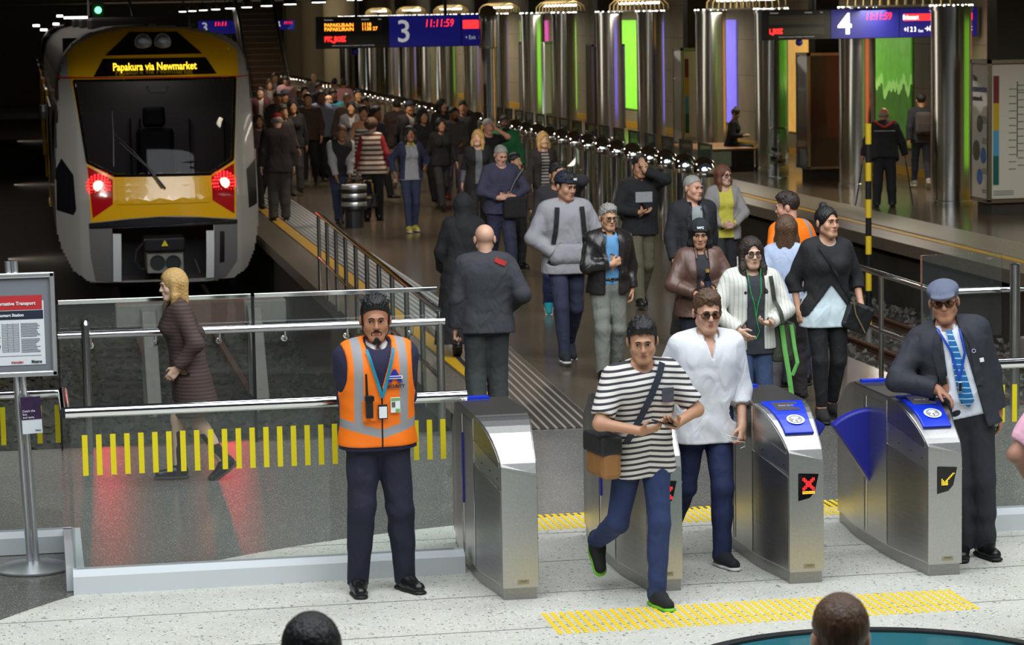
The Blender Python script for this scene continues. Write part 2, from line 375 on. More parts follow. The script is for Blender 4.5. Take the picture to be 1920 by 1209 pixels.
fb = barrier('clear glass barrier with yellow stripes and steel handrail directly behind the hi-vis guard', [(.17, 2.5)], 16.2, .12, 1.085, (.14, 2.6, 1.11, .035, 0), (.15, 2.56), [.25+.0845*i for i in range(27)])
# its return and the stretch at the far left
lb = barrier('striped glass barrier with handrail at the far left, behind the notice stand', [(-1.6, .11)], 17.55, .12, 1.0, (-1.6, .14, 1.05, .03, 0), (-1.6, .16), [.1-.117*i for i in range(14)])
MB().b2((.16-.17, 0.03, .12), (.172-.17, 1.33, 1.06)).build('glass_panel', 'glass', fb)
MB().tube([(-.03, 0, 1.11), (-.03, 1.35, 1.05)], .035, 16).build('handrail', 'chrome', fb, smooth=40)
MB().b2((-.06, .05, 0), (.05, 1.36, .145)).build('plinth', 'white_alu', fb)
rb = barrier('clear glass rear barrier with steel handrail above the left track pit', [(.16, 1.72), (1.745, 3.26)], 21.75, -.05, 1.19, (.15, 3.3, .95, .033, -.13), None, None, True)
for px in (170, 292, 412, 535, 652, 773):
    k = MB(); handrail_bracket(k, at(px, 640, 21.62).x-.16, -.13, .95); k.build('bracket', 'chrome', rb, smooth=50)
MB().b2((.16-.16-.012, -.01, -.05), (.16-.16, .01, 1.19)).build('edge_post', 'black', rb); MB().b2((1.72-.16, -.012, -.05), (1.745-.16, .012, 1.2)).build('joint_strip', 'black', rb)
MB().tube([(3.1, -.13, 0), (3.1, -.13, .94)], .033, 14).build('post', 'steel', rb, smooth=40)
MB().lathe([(.035, 0), (.035, 1.02), (.03, 1.055), (.015, 1.075)], (.21, -.2, 0), 14).build('post', 'steel', rb, smooth=40)
# right-hand barriers
rr = barrier('clear glass rear barrier with handrail at the right, behind the man in the flat cap', [(8.72, 11.6)], 21.75, 0, 1.19, (8.78, 11.6, .97, .035, -.14), None, None, True)
for xx in (9.55, 11.2):
    k = MB(); handrail_bracket(k, xx-8.72, -.14, .97); k.build('bracket', 'chrome', rr, smooth=50)
for xq, ht in ((8.28, 1.24), (8.62, 1.24)):
    MB().lathe([(.045, -8.3+8.3), (.045, ht), (.03, ht+.012)], (xq-8.72, -.05, 0), 16).build('post', 'steel', rr, smooth=40)
gl = empty('glass_screen', (7.55, 22.0, 0), 'small upright glass screen beside the right-hand railing, behind the flat cap', 'screen')
MB().b2((0, -.006, .6), (.72, .006, 1.32)).build('glass_panel', 'glass', gl); MB().b2((-.012, -.012, 0), (0, .012, 1.32)).build('edge_post', 'steel', gl)
rf = barrier('striped glass barrier with handrail at the right edge, behind the leaning man', [(5.62, 8.2)], 16.6, .12, 1.085, (5.6, 8.2, 1.11, .035, 0), (5.6, 8.2), [5.74+.0845*i for i in range(28)])
# ------------------------------------------------------------------ railings
def railing(name, label, pts, posts, zt, zm, r=.024, mred=None):
    e = empty(name, pts[0], label, 'railing'); O = Vector(pts[0])
    L = lambda p, z: Vector((p[0]-O.x, p[1]-O.y, z))
    MB().tube([L(p, zt) for p in pts], r*1.15, 14).build('top_rail', 'chrome', e, smooth=40)
    MB().tube([L(p, zm) for p in pts], r*.9, 12).build('mid_rail', 'chrome', e, smooth=40)
    for p in posts:
        MB().tube([L(p, 0), L(p, zt)], r, 12).build('post', 'steel', e, smooth=40)
    return e
railing('platform_railing', 'low steel railing with many posts along the left edge of the crowded platform', [(3.53, 33.6, 0), (3.3, 21.95, 0)], [(3.53-.23*i/10, 33.5-1.16*i, 0) for i in range(11)], 1.0, .44)
rl = railing('track_railing', 'steel railing along the platform edge to the right of the woman with the shoulder bag', [(7.78, 27.6, 0), (7.68, 22.05, 0)], [(7.7, 23.6, 0), (7.74, 24.85, 0), (7.68, 22.1, 0), (7.77, 26.2, 0)], 1.0, .47)
MB().tube([(-.1, -5.55, 1.0), (0, -5.65, 1.0), (.9, -5.65, 1.0)], .027, 12).build('return_rail', 'chrome', rl, smooth=40)
# yellow and black marker pole
pe = empty('marker_pole', gp(1629, 655, -1.05), 'thin yellow and black banded marker pole rising from the right-hand track', 'pole')
zt = 3.46-(243-15)*33.9/5000+1.05
nb = 11
pz = [(-.0, .3)]+[(.3+(zt-.3)*i/nb, .3+(zt-.3)*(i+1)/nb) for i in range(nb)]
mb = MB()
for i, (a, b_) in enumerate(pz):
    mb.m = 2 if i == 0 else (i % 2)
    mb.tube([(0, 0, a), (0, 0, b_)], .04, 12)
mat('pole_grey', hx(120, 120, 118), .6)
mb.build('pole', ['black', 'yellow_paint', 'pole_grey'], pe, smooth=60)
mb = MB().lathe([(.042, 0), (.042, .03), (.01, .035)], (0, 0, zt-.005), 12).build('cap', 'yellow_paint', pe)
# buffer stops
def buffer(x, y, label, m):
    e = empty('buffer_stop', (x, y, -1.05), label, 'buffer stop')
    for s in (-1, 1):
        MB().prism([(-.95, 0), (-.72, 0), (.12, .92), (.12, 1.12), (-.05, 1.12)], 'X', s*.62-.08, s*.62+.08).build('brace', m, e, bevel=.01)
        MB().b2((s*.62-.09, -.02, 0), (s*.62+.09, .16, 1.15)).build('upright', m, e, bevel=.01)
        MB().lathe([(.06, 0), (.06, .03), (.03, .035)], (s*.62, -.33, .5), 14, 'Y').build('bolt', m, e)
    MB().b2((-1.0, .02, .92), (1.0, .3, 1.2)).build('beam', m, e, bevel=.02)
    MB().b2((-.45, -.06, .9), (.5, .02, 1.22)).build('bumper', 'rust', e, bevel=.02)
    return e
mat('buffer_grey', hx(122, 118, 110), .7, bump=.2, scale=12, var=.25)
buffer(1.9, 31.4, 'grey braced buffer stop in the left track pit, in front of the train', 'buffer_grey')
buffer(10.7, 25.0, 'grey braced buffer stop at the end of the right-hand track, behind glass', 'buffer_grey')
# ------------------------------------------------------------------ fare gates
mat('gate_plate', hx(170, 160, 130), .4, .7)
mat('display', hx(70, 66, 74), .15, emit=(.4, .38, .45), estr=.12)
mat('display_dark', hx(14, 10, 12), .12)
GX = [2.76, 3.64, 4.52, 5.395]; GY = 15.3
def gate_half(y):                       # half width in plan at distance y from the front face
    t = min(max((y)/.62, 0), 1); t2 = min(max((1.86-y)/.62, 0), 1)
    s = lambda q: q*q*(3-2*q)
    return .108+.058*min(s(t), s(t2))
def gate_top(y):                        # height of the top edge
    y = min(y, 1.86-y)
    if y >= .56: return 1.03
    q = (.56-max(y, 0))/.56
    return 1.03-.225*q**1.75
def make_gate(k, label, reader=True, sign=None, flap=0):
    e = empty('ticket_gate', (GX[k], GY, 0), label, 'ticket gate', 'ticket gates in a row')
    ys = [0, .02, .06, .12, .2, .28, .36, .44, .5, .56, .7, .85, .93, 1.0, 1.16, 1.3, 1.42, 1.5, 1.6, 1.7, 1.8, 1.86]
    mb = MB(); rings = []
    for y in ys:
        w = gate_half(y); t = gate_top(y); b = .075
        rings.append([(-w, y, b), (w, y, b), (w, y, t-.05 if y < .02 or y > 1.84 else t), (-w, y, t)])
    mb.loft(rings); mb.build('housing', 'brushed', e, bevel=.006)
    mb = MB(); mb.loft([[(-gate_half(y)*.93, .02+y*.978, 0), (gate_half(y)*.93, .02+y*.978, 0), (gate_half(y)*.93, .02+y*.978, .078), (-gate_half(y)*.93, .02+y*.978, .078)] for y in ys])
    mb.build('base', 'brushed_dark', e)
    # side panels, a little proud, left and right
    def side(s, y0, y1, z0, z1f, m, name, out=.0035):
        n = 10; st = [y0+(y1-y0)*i/n for i in range(n+1)]; mb = MB()
        zf = z0 if callable(z0) else (lambda y: z0)
        mb.loft([[(s*(gate_half(y)-.002), y, zf(y)), (s*(gate_half(y)+out), y, zf(y)), (s*(gate_half(y)+out), y, z1f(y)), (s*(gate_half(y)-.002), y, z1f(y))] for y in st])
        return mb.build(name, m, e, bevel=.0015)
    for s in (-1, 1):
        side(s, .012, .60, .085, lambda y: .655+.13*y, 'brushed_dark', 'side_panel')
        side(s, .612, 1.06, .085, lambda y: .98, 'brushed', 'side_panel')
        side(s, 1.075, 1.84, .085, lambda y: min(.98, gate_top(y)-.06), 'brushed', 'side_panel')
        side(s, .05, .60, lambda y: .785+.15*y, lambda y: max(.80+.15*y, gate_top(y)-.012), 'brushed_dark', 'cheek_panel', .005)
        for pts_ in ([(.05, .785+.0075), (.6, .875), (.6, 1.01)], [(.01, .658), (.6, .735)], [(.606, .09), (.606, .98)], [(1.068, .09), (1.068, .98)], [(.66, .98), (1.02, .98), (1.02, .1)]):
            MB().tube([(s*(gate_half(y_)+.005), y_, z_) for y_, z_ in pts_], .0022, 5).build('seam_trim', 'chrome', e)
        for yy, zz in ((.03, .36), (.72, .93), (1.02, .93)):
            MB().lathe([(.012, 0), (.012, .004), (.004, .005)], (s*(gate_half(yy)+.003), yy, zz), 10, 'X').build('lock', 'chrome', e)
        for q in range(3):
            MB().lathe([(.006, -.004), (.006, .0045)], (s*gate_half(.1+.16*q), .1+.16*q, .72+.022*q), 8, 'X').build('sensor_hole', 'black', e)
    # top lid
    mb = MB(); mb.loft([[(-gate_half(y)-.004, y, 1.03), (gate_half(y)+.004, y, 1.03), (gate_half(y)+.004, y, 1.036), (-gate_half(y)-.004, y, 1.036)] for y in (.56, .7, .85, .93, 1.0, 1.16, 1.3)])
    mb.build('lid', 'brushed_dark', e)
    MB().b2((-.13, 1.22, 1.036), (.04, 1.29, 1.05)).build('lid_strip', 'blue_plastic', e)
    # front plate with bevelled shoulder
    mb = MB(); mb.add([(-.106, -.003, .075), (.106, -.003, .075), (.106, -.003, .735), (-.106, -.003, .79)], [(0, 1, 2, 3)]); mb.build('front_plate', 'brushed', e)
    MB().b2((-.02, -.006, .095), (.05, -.0025, .122)).build('maker_plate', 'gate_plate', e)
    text('maker_name', 'THALES', .013, 'black', e, (.015, -.0065, .113), ext=.0003)
    if reader:
        # blue card reader on the sloping front
        def S(u, y, o=0.): # u across -1..1
            d = .01; sl = (gate_top(y+d)-gate_top(y-d))/(2*d); n = Vector((0, -sl, 1)).normalized()
            return Vector((u*gate_half(y), y, gate_top(y)))+n*o
        yy = [.14, .2, .26, .32, .38, .44, .5, .545]; wd = [.80, .76, .74, .74, .75, .77, .80, .82]
        mb = MB(); mb.loft([[S(-w+.12*0, y, -.004), S(w, y, -.004), S(w-.02, y, .016), S(-w+.02, y, .016)] for y, w in zip(yy, wd)])
        rd = mb.build('card_reader', 'blue_plastic', e, bevel=.006)
        mb = MB(); mb.add([S(-.52, .365, .0175), S(.5, .365, .0175), S(.5, .43, .0175), S(.5, .495, .0175), S(-.52, .495, .0175), S(-.52, .43, .0175)], [(0, 1, 2, 3, 4, 5)]); mb.build('screen', 'display', rd)
        text('screen_text', 'Please tag on', .018, 'sign_grey', rd, S(-.02, .43, .02), (math.atan((gate_top(.47)-gate_top(.45))/.02), 0, 0), ext=.0003)
        c = S(.05, .255, .016); sl = math.atan((gate_top(.30)-gate_top(.27))/.03); R = Matrix.Rotation(sl, 3, 'X')
        def ring(r0, r1, z, nm, m, par):
            P = [R @ Vector((r*cos(2*pi*k/28), r*sin(2*pi*k/28), z))+c for r in (r0, r1) for k in range(28)]
            mb = MB(); mb.add(P, [(k, (k+1) % 28, (k+1) % 28+28, k+28) for k in range(28)]); return mb.build(nm, m, par)
        ring(.001, .056, .004, 'target', 'white', rd); ring(.037, .041, .0055, 'target_ring', 'black', rd)
        mb = MB()
        for s in (-1, 1):
            for rr_ in (.016, .024, .031):
                mb.tube([R @ Vector((s*rr_*cos(a), rr_*sin(a), .0056))+c for a in (-.6, -.2, .2, .6)], .0014, 4)
        mb.tube([R @ Vector(p)+c for p in ((.004, -.03, .0056), (.0, -.006, .0056))], .003, 5); mb.build('tap_symbol', 'black', rd)
    if sign:
        cx, cz = .012, .595
        mb = MB(); mb.add([(cx-.06+q[0]*.12, -.0055, cz-.08+q[1]*.16) for q in ((0, 0), (.55, .1), (.8, .3), (1, .95), (.05, 1), (0, .98))], [(0, 1, 2, 3, 4, 5)])
        mb.prism([(cx-.064+q[0]*.128, cz-.085+q[1]*.17) for q in ((0, 0), (.55, .1), (.8, .3), (1, .95), (.05, 1), (0, .98))], 'Y', -.005, .004)
        sg = mb.build('signal_panel', 'display_dark', e)
        X = ['##....##', '###..###', '.######.', '..####..', '..####..', '.######.', '###..###', '##....##']
        if sign == 'X': dots('red_cross', X, .0098, .0042, 'led_red', sg, (cx, -.0065, cz+.005))
        if sign == 'X_':
            dots('red_cross', X, .0098, .0042, 'led_red', sg, (cx, -.0065, cz+.018)); dots('amber_bar', ['########', '########'], .0098, .0042, 'led_amber', sg, (cx, -.0065, cz-.034))
        if sign == 'A': dots('yellow_arrow', ['........##', '.......##.', '......##..', '.....##...', '#...##....', '##.##.....', '#####.....', '#####.....', '#####.....'][:], .0085, .0032, 'led_yellow', sg, (cx+.005, -.0065, cz+.005))
    if flap:
        s = flap; mb = MB(); x0 = s*.15
        arc = [(0, .40)]+[(s*.49*sin(a), .40+.5*cos(a)) for a in [RAD(t) for t in range(0, 37, 4)]]
        fl = [(x0+a*.92, z) for a, z in arc]
        mb.prism(fl, 'Y', .95, 1.04); mb.build('flap', 'flap_blue', e, bevel=.012)
    else:
        MB().b2((-.178, .99, .42), (-.15, 1.03, .86)).build('flap', 'flap_blue', e)
    return e
make_gate(0, 'steel ticket gate without a reader, ending the glass barrier next to the guard', False, None, 0)
make_gate(1, 'steel ticket gate with red cross, behind the striding man in the striped shirt', True, 'X', 0)
make_gate(2, 'steel ticket gate showing red cross over an amber bar', True, 'X_', 1)
make_gate(3, 'steel ticket gate with yellow arrow that the man in the flat cap leans on', True, 'A', -1)
# ------------------------------------------------------------------ notice stand at the far left
ns = empty('notice_stand', (-.09, 17.0, 0), 'grey notice stand with a framed transport notice at the left edge', 'notice stand')
MB().lathe([(.24, 0), (.24, .012), (.2, .03), (.05, .045), (.02, .05)], n=40).build('base', 'aluminium', ns, smooth=40)
for s in (-1, 1): MB().tube([(s*.021, 0, .03), (s*.021-.065, 0, 1.97)], .02, 14).build('pole', 'aluminium', ns, smooth=40)
fx0, fx1, fz0, fz1 = -.42, .2, 1.24, 1.9
fr = MB()
for a, b_ in (((fx0, -.05, fz0), (fx1, -.02, fz0+.035)), ((fx0, -.05, fz1-.035), (fx1, -.02, fz1)), ((fx0, -.05, fz0), (fx0+.035, -.02, fz1)), ((fx1-.035, -.05, fz0), (fx1, -.02, fz1))): fr.b2(a, b_)
fro = fr.build('frame', 'aluminium', ns, bevel=.008)
mat('panel_grey', hx(120, 122, 128), .6); mat('paper', hx(222, 226, 228), .6); mat('header_red', hx(190, 44, 48), .5); mat('header_navy', hx(34, 40, 58), .5); mat('ink', hx(60, 62, 66), .6); mat('ink_red', hx(190, 40, 40), .6); mat('map_tint', hx(190, 205, 190), .6); mat('map_blue', hx(150, 170, 210), .6)
MB().b2((fx0+.02, -.03, fz0+.02), (fx1-.02, -.02, fz1-.02)).build('backboard', 'panel_grey', ns)
PX0, PX1 = -.36, .075
pp = MB().b2((PX0, -.034, 1.315), (PX1, -.031, 1.72)).build('notice', 'paper', ns)
MB().b2((PX0, -.036, 1.665), (PX1-.01, -.034, 1.755)).build('heading_band', 'header_red', pp); MB().b2((PX0, -.036, 1.605), (PX1-.005, -.034, 1.66)).build('heading_band', 'header_navy', pp)
text('heading', 'Alternative Transport', .030, 'white', pp, (PX1-.05, -.0375, 1.705), align='RIGHT', bold=.0008); text('heading', 'Britomart Station', .026, 'white', pp, (PX1-.125, -.0375, 1.632), align='RIGHT', bold=.0008)
mp = MB(); rnd = random.Random(5)
for i in range(70):
    x, z = rnd.uniform(-.35, -.205), rnd.uniform(1.4, 1.585); w, h_ = rnd.uniform(.004, .018), rnd.uniform(.004, .014); mp.m = rnd.choice((0, 0, 1, 2)); mp.b2((x, -.0352, z), (x+w, -.0345, z+h_))
mp.build('street_map', ['map_tint', 'map_blue', 'ink'], pp)
tb = MB()
for i in range(22): tb.b2((-.19, -.0352, 1.40+i*.0083), (-.085, -.0345, 1.4025+i*.0083))
for x in (-.19, -.155, -.12, -.085): tb.b2((x, -.0352, 1.40), (x+.0015, -.0345, 1.585))
tb.build('timetable', 'ink', pp)
tl = MB()
for i in range(23):
    if i != 11: tl.b2((-.072, -.0352, 1.395+i*.0082), (.05-rnd.random()*.03, -.0345, 1.3985+i*.0082))
tl.b2((-.35, -.0352, 1.372), (.05, -.0345, 1.3745)); tl.build('small_print', 'ink', pp)
text('logo', 'transdev', .022, 'ink_red', pp, (-.1, -.0375, 1.335)); text('logo', 'Metro', .026, 'ink', pp, (.02, -.0375, 1.335), bold=.0006); pp.location.x = .052
lf = empty('leaflet', (-.06, 16.945, .88), 'small purple and white leaflet on the pole of the notice stand', 'leaflet')
mat('leaf_purple', hx(50, 26, 62), .4, var=.9, scale=25)
MB().b2((-.062, -.006, 0), (.062, 0, .09)).build('lower_page', 'paper', lf); lu = MB().b2((-.062, -.008, .09), (.062, 0, .235)).build('picture', 'leaf_purple', lf)
text('words', 'Catch the\nbus\nand save.', .02, 'white', lf, (-.055, -.0095, .125), align='LEFT'); text('words', 'Metro', .014, 'ink', lf, (.035, -.0075, .02))
lf.rotation_euler = (0, RAD(-2), 0)
# ------------------------------------------------------------------ train
TY = 41.0
mat('train_yellow', hx(226, 170, 12), .22, coat=.5); mat('train_white', hx(156, 152, 146), .28, coat=.4); mat('train_grey', hx(104, 102, 102), .4); mat('train_roof', hx(62, 60, 60), .5); mat('train_dark', hx(22, 20, 24), .3)
mat('train_red', hx(170, 40, 20), .4); mat('tail_lens', hx(60, 4, 8), .12, emit=(1, .01, .02), estr=.16); mat('tail_lamp', (1, .3, .2), .4, emit=(1, .2, .12), estr=9); mat('tail_ring', (1, .05, .05), .4, emit=(1, .015, .02), estr=3); mat('lamp_glass', hx(150, 155, 160), .15, .6, bump=.6, scale=40)  # lens emission and ring dots stand in for bloom around the tail lamps
tr = empty('train', (1.9, 41, -1.05+.14), 'yellow and white electric train with red tail lights at the left platform', 'train')
TO = tr.location.copy()
def tface(x, z):                        # depth of the nose surface at world x, z
    u = (x-1.9)/1.55; zz = z+.55
    lean = max(0, z-.75)*.26+max(0, z-2.0)*.1
    low = max(0, .1-z)**2*.35
    return TY-.15+lean+low+.5*abs(u)**2.6+.55*max(0, abs(u)-.78)**1.2*2
def tp(px, py):
    p = at(px, py, TY); return (p.x, p.z)
def inside(p, poly):
    r = False; n = len(poly)
    for i in range(n):
        a, b_ = poly[i], poly[i-1]
        if (a[1] > p[1]) != (b_[1] > p[1]) and p[0] < (b_[0]-a[0])*(p[1]-a[1])/(b_[1]-a[1])+a[0]: r = not r
    return r
def patch(name, poly, m, off=.012, res=.09, parent=tr, thick=.0, **k):   # polygon in front view laid on the nose
    bm = bmesh.new(); vs_ = [bm.verts.new((p[0], 0, p[1])) for p in poly]
    tris = tessellate_polygon([[Vector((p[0], p[1], 0)) for p in poly]])
    for t in tris:
        try: bm.faces.new([vs_[i] for i in t])
        except ValueError: pass
    for _ in range(5):
        es = [e_ for e_ in bm.edges if e_.calc_length() > res*1.6]
        if not es: break
        bmesh.ops.subdivide_edges(bm, edges=es, cuts=1); bmesh.ops.triangulate(bm, faces=bm.faces)
    for v in bm.verts: v.co.y = tface(v.co.x, v.co.z)-off
    if thick:
        r = bmesh.ops.extrude_face_region(bm, geom=bm.faces[:])
        for v in [g_ for g_ in r['geom'] if isinstance(g_, bmesh.types.BMVert)]: v.co.y -= thick
    bmesh.ops.recalc_face_normals(bm, faces=bm.faces)
    me = bpy.data.meshes.new(name); bm.to_mesh(me); bm.free(); me.materials.append(MATS[m]); me.transform(Matrix.Translation(-TO))
    if not thick: me.polygons.foreach_set('use_smooth', [True]*len(me.polygons))
    o = bpy.data.objects.new(name, me); COL.objects.link(o); o.parent = parent
    if parent is not tr and parent: o.matrix_parent_inverse = Matrix.Identity(4)
    for q, v in k.items(): o[q] = v
    return o
P = lambda *a: [tp(*p) for p in a]
def smoothpoly(pts, n=4):
    out = []; k = len(pts)
    for i in range(k):
        out.append(pts[i])
    return out
outline = P((290, 46), (215, 51), (165, 64), (137, 84), (120, 108), (112, 150), (107, 250), (105, 340), (105, 410), (108, 440), (118, 475), (138, 510), (168, 530), (212, 531), (400, 526), (440, 522), (466, 505), (481, 470), (489, 430), (490, 400), (487, 320), (481, 220), (476, 150), (470, 110), (457, 84), (425, 64), (360, 51))
ws = P((140, 153), (447, 147.5), (438.5, 299.5), (395, 326), (214, 329), (164.5, 305.5))
pocket = P((211, 424), (400, 419), (400, 521), (226, 526), (211, 526))
ww = [((x-1.9)*.98+1.9, (z-2.0)*.97+2.0) for x, z in ws]
# nose shell, with openings for windscreen and coupler pocket
bm = bmesh.new(); gx = [.25+i*.0275 for i in range(122)]; gz = [-.6+i*.028 for i in range(146)]
ok = {}; vv = {}
def gv(i, j):
    if (i, j) not in vv: vv[(i, j)] = bm.verts.new((gx[i], tface(gx[i], gz[j]), gz[j]))
    return vv[(i, j)]
for i in range(len(gx)-1):
    for j in range(len(gz)-1):
        c = ((gx[i]+gx[i+1])/2, (gz[j]+gz[j+1])/2)
        if inside(c, outline) and not inside(c, ww) and not inside(c, pocket): bm.faces.new([gv(i, j), gv(i+1, j), gv(i+1, j+1), gv(i, j+1)])
bmesh.ops.recalc_face_normals(bm, faces=bm.faces)
me = bpy.data.meshes.new('nose'); bm.to_mesh(me); bm.free(); me.materials.append(MATS['train_white']); me.transform(Matrix.Translation(-TO)); me.polygons.foreach_set('use_smooth', [True]*len(me.polygons))
nose = bpy.data.objects.new('nose', me); COL.objects.link(nose); nose.parent = tr
# outer skin from the nose edge back along the platform
mb = MB(); n = len(outline)
R0 = [(x-TO.x, tface(x, z)-.02-TO.y, z-TO.z) for x, z in outline]
R1 = [((x-1.9)*1.01+1.9-TO.x, 43.2-TO.y, z-TO.z) for x, z in outline]
R2 = [(p[0], 106-TO.y, p[2]) for p in R1]
mb.loft([R0, R1, R2], caps=False)
for i, f in enumerate(mb.f):
    z = sum(mb.v[q][2] for q in f)/4+TO.z; mb.mi[i] = 1 if z > 2.55 else (0 if z > -.1 else 2)
mb.build('body', ['train_white', 'train_roof', 'train_grey'], tr, smooth=50)
# side windows and doors seen along the flank
for s, xs in ((-1, .32), (1, 3.48)):
    for k in range(6):
        y0 = 44+k*10
        MB().b2((xs-.015*1-TO.x-(0.0), y0-TO.y, 1.0-TO.z), (xs+.015-TO.x, y0+6-TO.y, 2.1-TO.z)).build('side_window', 'train_dark', tr)
    for k in range(6):
        y0 = 51+k*10
        MB().b2((xs-.02-TO.x, y0-TO.y, 0-TO.z), (xs+.02-TO.x, y0+1.4-TO.y, 2.2-TO.z)).build('side_door', 'train_yellow', tr)
# roof gear
for k, y in enumerate((47, 55, 64, 78)): MB().b2((1.1-TO.x, y-TO.y, 3.3-TO.z), (2.8-TO.x, y+3.5-TO.y, 3.52-TO.z)).build('roof_unit', 'train_roof', tr, bevel=.05)
mb = MB()
for s in (-1, 1):
    mb.tube([(s*.5, 62-41, 3.55-TO.z), (s*.45, 63.6-41, 4.1-TO.z), (s*.55, 62.2-41, 4.55-TO.z)], .03, 6)
mb.tube([(-.75, 62.2-41, 4.57-TO.z), (.75, 62.2-41, 4.57-TO.z)], .03, 6); mb.build('pantograph', 'dark_metal', tr)
patch('yellow_front', P((134, 150), (129, 146), (127.5, 99), (150, 80), (187, 63), (235, 53.5), (290, 51), (350, 54), (402, 66), (438, 83), (452, 96), (454.5, 143), (451, 147), (446, 220), (443, 300), (443.5, 410), (372, 405), (335, 403), (298, 404), (238, 408.5), (171, 417.5), (163, 306)), 'train_yellow', .008)
# the windscreen opening is cut out of the yellow as well
o = bpy.data.objects['yellow_front']; bm = bmesh.new(); bm.from_mesh(o.data); bmesh.ops.subdivide_edges(bm, edges=[e_ for e_ in bm.edges if e_.calc_length() > .05], cuts=1); bmesh.ops.triangulate(bm, faces=bm.faces)
kill = [f for f in bm.faces if inside((f.calc_center_median().x+TO.x, f.calc_center_median().z+TO.z), ww)]
bmesh.ops.delete(bm, geom=kill, context='FACES'); bm.to_mesh(o.data); bm.free()
patch('windscreen', ws, 'windscreen', .016)
mb = MB()
for i in range(len(ws)):
    a, b_ = ws[i-1], ws[i]; st = [(a[0]+(b_[0]-a[0])*t/6, a[1]+(b_[1]-a[1])*t/6) for t in range(7)]
    mb.tube([(x-TO.x, tface(x, z)-.02-TO.y, z-TO.z) for x, z in st], .022, 6)
mb.build('windscreen_seal', 'black_gloss', tr)
patch('trim_line', P((107, 141), (113, 146), (455, 143.5), (475, 142), (475, 144.5), (455, 146), (112, 149), (105, 143)), 'train_red', .02)
lp = patch('headlight_panel', P((199, 105), (246, 60), (336, 59.5), (384, 101)), 'black_gloss', .02)
for px, py in ((271, 80), (308, 79.5)):
    x, z = tp(px, py); y = tface(x, z)
    hl = MB().lathe([(.128, .02), (.128, -.035), (.118, -.045), (.06, -.06), (.01, -.065)], (x-TO.x, y-TO.y, z-TO.z), 24, 'Y').build('headlight', 'lamp_glass', tr, smooth=40)
    MB().lathe([(.13, .02), (.14, -.03), (.132, -.05), (.122, -.03)], (x-TO.x, y-TO.y, z-TO.z), 24, 'Y').build('bezel', 'chrome', hl, smooth=40)
dp = patch('destination_panel', P((177, 145), (195, 111), (390, 108), (411, 139)), 'black_gloss', .022)
x, z = tp(292, 125.5)
text('destination', 'Papakura via Newmarket', .165, 'led_yellow', tr, (x-TO.x, tface(x, z)-.12-TO.y, z-TO.z), (RAD(90-13), 0, 0), bold=.003, sx=.76)
patch('front_hatch', P((218, 336), (276, 335.5), (290, 359), (320, 358), (331, 333.5), (390, 332), (392, 378), (220, 382.5)), 'train_yellow', .02, thick=.006)
for pts_, lamp in ((P((164, 313), (211, 337), (211, 382), (174, 409)), (185, 349)), (P((440.6, 307), (440, 400.6), (398, 374), (397, 331)), (420.6, 343))):
    tl_ = patch('tail_light', pts_, 'tail_lens', .02)
    x, z = tp(*lamp); y = tface(x, z)
    MB().lathe([(.082, .03), (.082, -.03), (.05, -.042), (.01, -.045)], (x-TO.x, y-TO.y, z-TO.z), 20, 'Y').build('lamp', 'tail_lamp', tl_)
    mb = MB()
    for ra, kk in ((.105, 12), (.14, 16), (.172, 20)):
        for q in range(kk): mb.ball((x-TO.x+ra*cos(2*pi*q/kk), tface(x+ra*cos(2*pi*q/kk), z)-.03-TO.y, z-TO.z+ra*sin(2*pi*q/kk)), .017, 6, 4)
    mb.build('lamp_ring', 'tail_ring', tl_)  # red dots added as the glow around the lamp core
    l = bpy.data.lights.new('tail_glow', 'SPOT'); l.energy = 260; l.spot_size = RAD(11); l.spot_blend = .5; l.color = (1, .02, .03); l.shadow_soft_size = .07
    lo = bpy.data.objects.new('tail_glow', l); COL.objects.link(lo); lo.location = (x, y-.1, z); lo.rotation_euler = (RAD(-88.2), 0, RAD(-3.9 if lamp[0] > 300 else -1.4))
patch('bumper_band', P((167, 419), (238, 410), (298, 405), (372, 406), (446, 412), (446, 420), (400, 420), (211, 427), (167, 429)), 'train_dark', .02)
patch('lower_panel', P((167, 430), (210, 428), (212, 530), (180, 528), (170, 480)), 'train_grey', .012); lp2 = patch('lower_panel', P((402, 420), (446, 421), (446, 490), (425, 520), (402, 525)), 'train_grey', .012)
patch('vent_grille', P((412, 433), (421, 433), (421, 491), (412, 492)), 'black', .02)
patch('side_flap', P((106, 320), (116, 300), (138, 330), (143, 395), (138, 405), (107, 398)), 'train_dark', .012)
patch('side_flap', P((466, 320), (485, 300), (487, 385), (470, 392)), 'train_dark', .012)
patch('pocket_post', P((211, 437), (226.5, 437), (227.5, 528), (212.5, 528)), 'white_alu', .03, thick=.03); patch('pocket_post', P((385.6, 431), (400.5, 431), (401, 520), (386.5, 521)), 'white_alu', .03, thick=.03)
mb = MB().b2((.9-TO.x, 42.2-TO.y, -.7-TO.z), (3.1-TO.x, 42.3-TO.y, .4-TO.z)).build('pocket_back', 'black', tr)
cp = empty('coupler', (0, 0, 0)); cp.parent = tr
def cpx(px, py, y): p = at(px, py, y); return (p.x-TO.x, p.y-TO.y, p.z-TO.z)
bpy.data.objects.remove(cp)
a, b_ = cpx(275, 471, 40.7), cpx(345, 511, 40.7); cpl = MB().b2((a[0], a[1], b_[2]), (b_[0], a[1]+1.3, a[2])).build('coupler', 'buffer_grey', tr, bevel=.02)
a, b_ = cpx(269, 447, 40.6), cpx(348, 471, 40.6); MB().b2((a[0], a[1], b_[2]), (b_[0], a[1]+.6, a[2])).build('coupler_hood', 'train_dark', cpl, bevel=.03)
